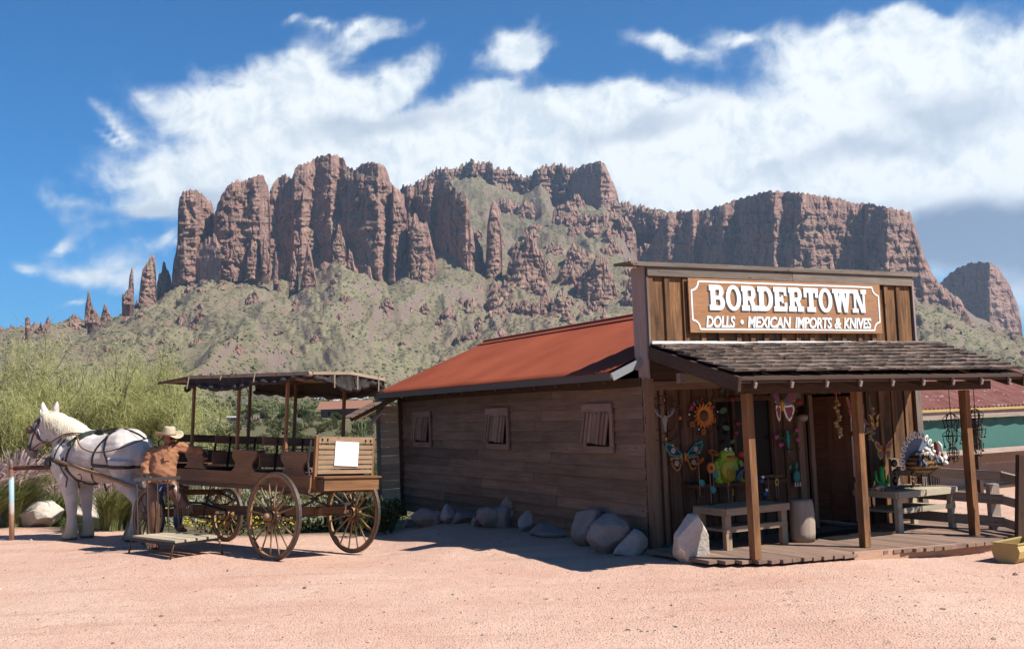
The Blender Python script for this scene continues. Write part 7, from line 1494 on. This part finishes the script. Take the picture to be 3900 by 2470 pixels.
# ================= yellow trough planter =================
o=empty('yellow_trough',(5.62,11.92,gz(5.62,11.92)),math.atan2(.4737,.8807)+.12); tag(o,'yellow painted metal trough planter at the right end of the porch','planter')
MY=cm('faded_yellow_paint',(.62,.43,.16),.5); MW=cm('white_primer',(.62,.56,.50))
prof=[(-.14,.22),(-.17,.14),(-.15,.06),(-.09,.0),(.09,.0),(.15,.06),(.17,.14),(.14,.22)]
mb=MB(); n=len(prof); V=[(x,y,z) for x in(0,.62) for y,z in prof]+[(x,y*.94,z+.006 if z<.2 else z) for x in(.012,.608) for y,z in prof]
F=[(i,i+1,i+1+n,i+n) for i in range(n-1)]+[(2*n+i+n,2*n+i+1+n,2*n+i+1,2*n+i) for i in range(n-1)]+[tuple(range(n))[::-1],tuple(n+i for i in range(n)),(0,n,3*n,2*n),(n-1,2*n+n-1,3*n+n-1,2*n-1)]
mb.add(V,F); mb.build('trough',MY,o); MB().box((.31,0,.14),(.58,.24,.02)).build('soil',cm('dark_soil',(.06,.04,.03)),o)
mb=MB(); mb.beam((-.005,-.15,.225),(.63,-.15,.225),.02,.015); mb.beam((-.005,.15,.225),(.63,.15,.225),.02,.015); mb.beam((0,-.15,.2255),(0,.15,.2255),.02,.015); mb.build('rim',MY,o); MB().box((.5,-.163,.09),(.12,.006,.05)).build('bare_patch',MW,o)
# leaning iron post
o=empty('leaning_post',(6.32,12.98,-.1)); tag(o,'dark weathered post leaning at the right picture edge','post'); board('post',o,(0,0,0),(.13,.05,1.15),.12,.10,W_DARK,(0,-1,0))
# ================= corral fence =================
o=empty('corral_fence',(6.52,13.86,0)); tag(o,'weathered three rail timber fence right of the shop porch','fence')
def cf(n,p0,p1,w,h): return board(n,o,Vector(p0)-Vector((6.52,13.86,0)),Vector(p1)-Vector((6.52,13.86,0)),w,h,W_RAIL,(0,0,1),.003)
for z,za,zb in((.73,.75,.66),(.42,.44,.36),(.12,.13,.06)):
    cf('rail',(5.55,14.9,za+.03),(6.55,13.82,z),.06,.13); cf('rail',(6.54,13.78,z-.005),(6.62,13.0,zb),.06,.12)
board('fence_post',o,(-.04,.12,-.2),(-.04,.12,.62),.13,.12,W_RAIL,(0,-1,0)); board('fence_post',o,(-1.0,1.1,-.2),(-1.0,1.1,.95),.11,.11,W_RAIL,(0,-1,0)); board('fence_post',o,(.05,-.9,-.2),(.05,-.9,.2),.11,.11,W_RAIL,(0,-1,0))
# ================= red shed behind =================
shed=empty('red_roofed_shed',(OX,OY,0),BRZ); tag(shed,'open stable with rusty corrugated roof and green shade cloth behind the fence','shed')
def m_rust2(t,b):
    v=t.obj(); n=t.noise(t.map(v,(0,0,0),(0,0,0),(9,1.5,1.5)),1.3,6,.65,.4); c=t.mix(t.rng(n,.35,.65),(.22,.065,.05),(.34,.15,.12)); c=t.mix(t.rng(t.noise(t.map(v,(0,0,0),(0,0,0),(1,3,3)),2.4,3,.6),.63,.66),c,(.45,.38,.37)); t.l.new(c,b.inputs['Base Color']); b.inputs['Roughness'].default_value=.75
def corr2(name,a0,a1,b0,z0,b1,z1,m,parent,pitch=.11,amp=.02):
    na=int((a1-a0)/pitch*6); aa=np.linspace(a0,a1,na); w=amp*np.sin(2*np.pi*aa/pitch); k=np.linspace(0,1,4); V=np.stack([np.repeat(aa[:,None],4,1),b0+(b1-b0)*np.repeat(k[None],na,0),z0+(z1-z0)*k[None]+w[:,None]],-1); V2=V-np.array([0,0,.006]); return npmesh(name,np.concatenate([V.reshape(-1,3),V2.reshape(-1,3)]),np.concatenate([grid_faces(na,4)[:,::-1],grid_faces(na,4)+na*4]),m,parent,True)
RUST2=mat('old_red_roof',m_rust2)
corr2('metal_roof',7.3,13.0,2.0,1.60,4.6,2.62,RUST2,shed); 
YB=cm('yellow_beam_paint',(.62,.42,.16)); board('yellow_beam',shed,(7.25,1.96,1.57),(13,1.96,1.55),.05,.045,YB); board('eave_beam',shed,(7.2,2.02,1.47),(13,2.02,1.45),.13,.08,W_RAIL,(0,-1,0))
NET=cm('green_shade_cloth',(.07,.20,.165),.8)
def netp(a0,a1):
    n=24; V=[];
    for i in range(n):
        a=a0+(a1-a0)*i/(n-1)
        for j in range(6): V.append((a,2.1+.015*math.sin(i*1.1+j),1.40-.60*j/5+(.03*math.sin(i*.6) if j==0 else 0)))
    return npmesh('shade_cloth',V,grid_faces(n,6),NET,shed,True)
netp(7.3,8.98); netp(9.02,10.9); netp(10.94,13)
for a in(7.28,9.0,10.92): board('shed_post',shed,(a,2.04,-.8),(a,2.04,1.45),.09,.08,W_DARK,(0,-1,0))
board('lower_rail',shed,(7.2,2.0,.78),(13,2.0,.76),.09,.06,W_RAIL,(0,-1,0)); 
PLW=cm('pink_plaster_wall',(.66,.45,.34),.9); MB().box((10.2,2.9,.0),(6.2,.12,1.7)).build('rear_wall',PLW,shed)
board('low_rail',shed,(7.2,2.4,.02),(13,2.4,.0),.07,.05,W_DARK,(0,-1,0))
# ================= far buildings =================
def place(name,u,v,label,cat,rz=0,group=None,r0=80,r1=2000):
    x,y,z,r=at_px(u,v,r0,r1); o=empty(name,(x,y,z-.3),rz); tag(o,label,cat,group); return o,r
HR=cm('brown_house_roof',(.36,.17,.11)); HW=cm('dark_house_wall',(.16,.09,.08)); MBH=cm('white_trailer_skin',(.72,.72,.72))
o,r=place('ranch_house',1320,1588,'long brown roofed ranch house low on the desert flat','house',.05); k=r/FPX; Wd=200*k;Ht=34*k
MB().box((0,0,Ht*.5),(Wd*.92,Wd*.3,Ht)).build('wall',HW,o)
mb=MB(); hw=Wd*.52;hd_=Wd*.22; mb.add([(-hw,-hd_,Ht),(hw,-hd_,Ht),(hw,hd_,Ht),(-hw,hd_,Ht),(-hw*.95,0,Ht+30*k),(hw*.95,0,Ht+30*k)],[(0,1,5,4),(2,3,4,5),(3,0,4),(1,2,5),(0,3,2,1)]); mb.build('roof',HR,o)
for q in(-.3,-.1,.15,.32): MB().box((Wd*q,-Wd*.151,Ht*.5),(9*k,.1,Ht*.45)).build('window',BLACKM,o)
o,r=place('garden_wall',905,1632,'long low pink wall before the horse trailer','wall',0); k=r/FPX; MB().box((0,0,7*k),(115*k,.4,14*k)).build('wall',PLW,o); MB().box((0,-.05,14.6*k),(117*k,.6,1.4*k)).build('coping',WHITEP,o)
o,r=place('horse_trailer',887,1612,'dark horse trailer with white roof parked on the desert flat','trailer',.1); k=r/FPX
MB().box((0,0,16*k),(46*k,1.6*k*8,18*k)).build('body',cm('dark_trailer_side',(.10,.06,.06)),o); MB().prism([(-24*k,25*k),(24*k,25*k),(23*k,29*k),(-20*k,31*k),(-24*k,28*k)],14*k,XZ,(0,7*k,0)).build('roof',MBH,o)
for x in(-5,5): MB().lathe([(0,-1*k),(4.5*k,-1*k),(4.5*k,1*k),(0,1*k)],(x*k,-7.5*k,5*k),16,Matrix.Rotation(math.pi/2,3,'X')).build('wheel',BLK,o)
MB().box((-4*k,-6.6*k,18*k),(26*k,.1,5*k)).build('window',BLACKM,o)
for i,(u,v,w,h,lab,cat) in enumerate([(1222,1520,44,10,'white mobile home far above the third canopy post','mobile home'),(1282,1524,24,12,'small white shed between the two far mobile homes','shed'),(1340,1516,60,12,'longer white mobile home near the far canopy post','mobile home'),(1385,1520,34,14,'white trailer at the right of the far group','mobile home'),(932,1540,26,8,'tiny white roofed building over the trailer','cabin'),(982,1600,32,22,'tan block shed between the canopy posts','shed'),(820,1600,20,8,'small white camper at the left of the horse trailer','camper'),(50,1582,26,12,'white roof glimpsed through the palo verde trees at left','cabin')]):
    o,r=place('far_'+cat.replace(' ','_'),u,v,lab,cat,.1*(i%3)); k=r/FPX; m=MBH if 'tan' not in lab else cm('tan_block',(.45,.33,.24)); MB().box((0,0,h*k*.5),(w*k,w*k*.4,h*k)).build('wall',m,o); mb=MB(); mb.box((0,0,h*k*1.05),(w*k*1.06,w*k*.46,h*k*.12)); mb.build('roof',m,o)
    for q in(-.3,0,.3): MB().box((w*k*q,-w*k*.202,h*k*.55),(w*k*.1,.1,h*k*.3)).build('window',BLACKM,o)
o,r=place('blue_barrel',1133,1608,'tiny blue barrel beside the bright green mesquite','barrel'); k=r/FPX; MB().lathe([(3*k,0),(3.4*k,3*k),(3*k,9*k),(0,9*k)],(0,0,0),10).build('barrel',BLU,o)
# wire fence beyond the yard
o=empty('wire_fence',(-14,52,-1)); tag(o,'thin wire fence with dark posts across the scrub behind the wagon','fence')
for i in range(9): x=-6+i*4.2; zz_=terz(x-14,52)+1; MB().tube([(x,0,zz_-.2),(x,0,zz_+1.25)],.05,6).build('fence_post',W_DARK,o)
for z in(.5,.9,1.2): MB().tube([(-6+i*4.2,0,z-.0+terz(-20+i*4.2,52)+1) for i in range(9)],.012,4).build('wire',IRON,o)
# yellow desert flowers
g=np.random.default_rng(12); P_=[]
for (u,Y,s,n) in((725,18.6,.25,60),(990,18.9,.3,90),(1210,22,.5,120),(830,18.6,.2,50),(160,22.5,.5,80),(1500,22,.4,60),(60,23,.6,60),(330,24,.5,40)):
    x=W3(u,1900,Y)[0]; q=np.stack([x+g.normal(0,s,n),Y+g.normal(0,s*.5,n),np.full(n,terz(x,Y)+.15)+g.uniform(0,.35,n)],1); P_.append(q)
P_=np.concatenate(P_); scatter('yellow_wildflowers',P_,np.full(len(P_),.022),mat('yellow_petals',color=(.70,.52,.03)),4,.7,.1,'small yellow wildflowers at the edge of the yard')
# ================= haze =================
def add_haze():
    m=bpy.data.materials.new('haze'); m.use_nodes=True; nt=m.node_tree; nt.nodes.clear(); o=nt.nodes.new('ShaderNodeOutputMaterial'); v=nt.nodes.new('ShaderNodeVolumePrincipled'); v.inputs['Density'].default_value=4.8e-5; v.inputs['Color'].default_value=(.56,.76,1,1); v.inputs['Anisotropy'].default_value=.2
    nt.links.new(v.outputs[0],o.inputs['Volume'])
    z1=1250;z0=-4; b=MB().box((0,4000,(z0+z1)/2),(16000,18000,z1-z0)); h=b.build('haze',m); tag(h,'thin pale air haze round the whole desert scene',kind='stuff')
add_haze()

# every base colour is brought to its real-world albedo by one constant factor (white paint and white enamel keep theirs)
for nm,m in MATS.items():
    if nm in('cloud',): continue
    k=.78 if nm in('horse_coat','mane_hair') else .97 if nm.startswith('white') or nm in('blank_white_sheet','white_paint') else .66
    nt=m.node_tree; p=nt.nodes.get('Principled BSDF')
    if p is None: continue
    b=p.inputs['Base Color']; dst=[b]+[l.to_socket for n in nt.nodes if n.type=='BSDF_TRANSLUCENT' for l in n.inputs[0].links]
    if b.is_linked:
        src=b.links[0].from_socket; mx=nt.nodes.new('ShaderNodeMix'); mx.data_type='RGBA'; mx.blend_type='MULTIPLY'; mx.inputs[0].default_value=1; nt.links.new(src,mx.inputs[6]); mx.inputs[7].default_value=(k,k,k,1)
        for d_ in dst: nt.links.new(mx.outputs[2],d_)
    else: b.default_value=tuple(c*k for c in b.default_value[:3])+(1,)
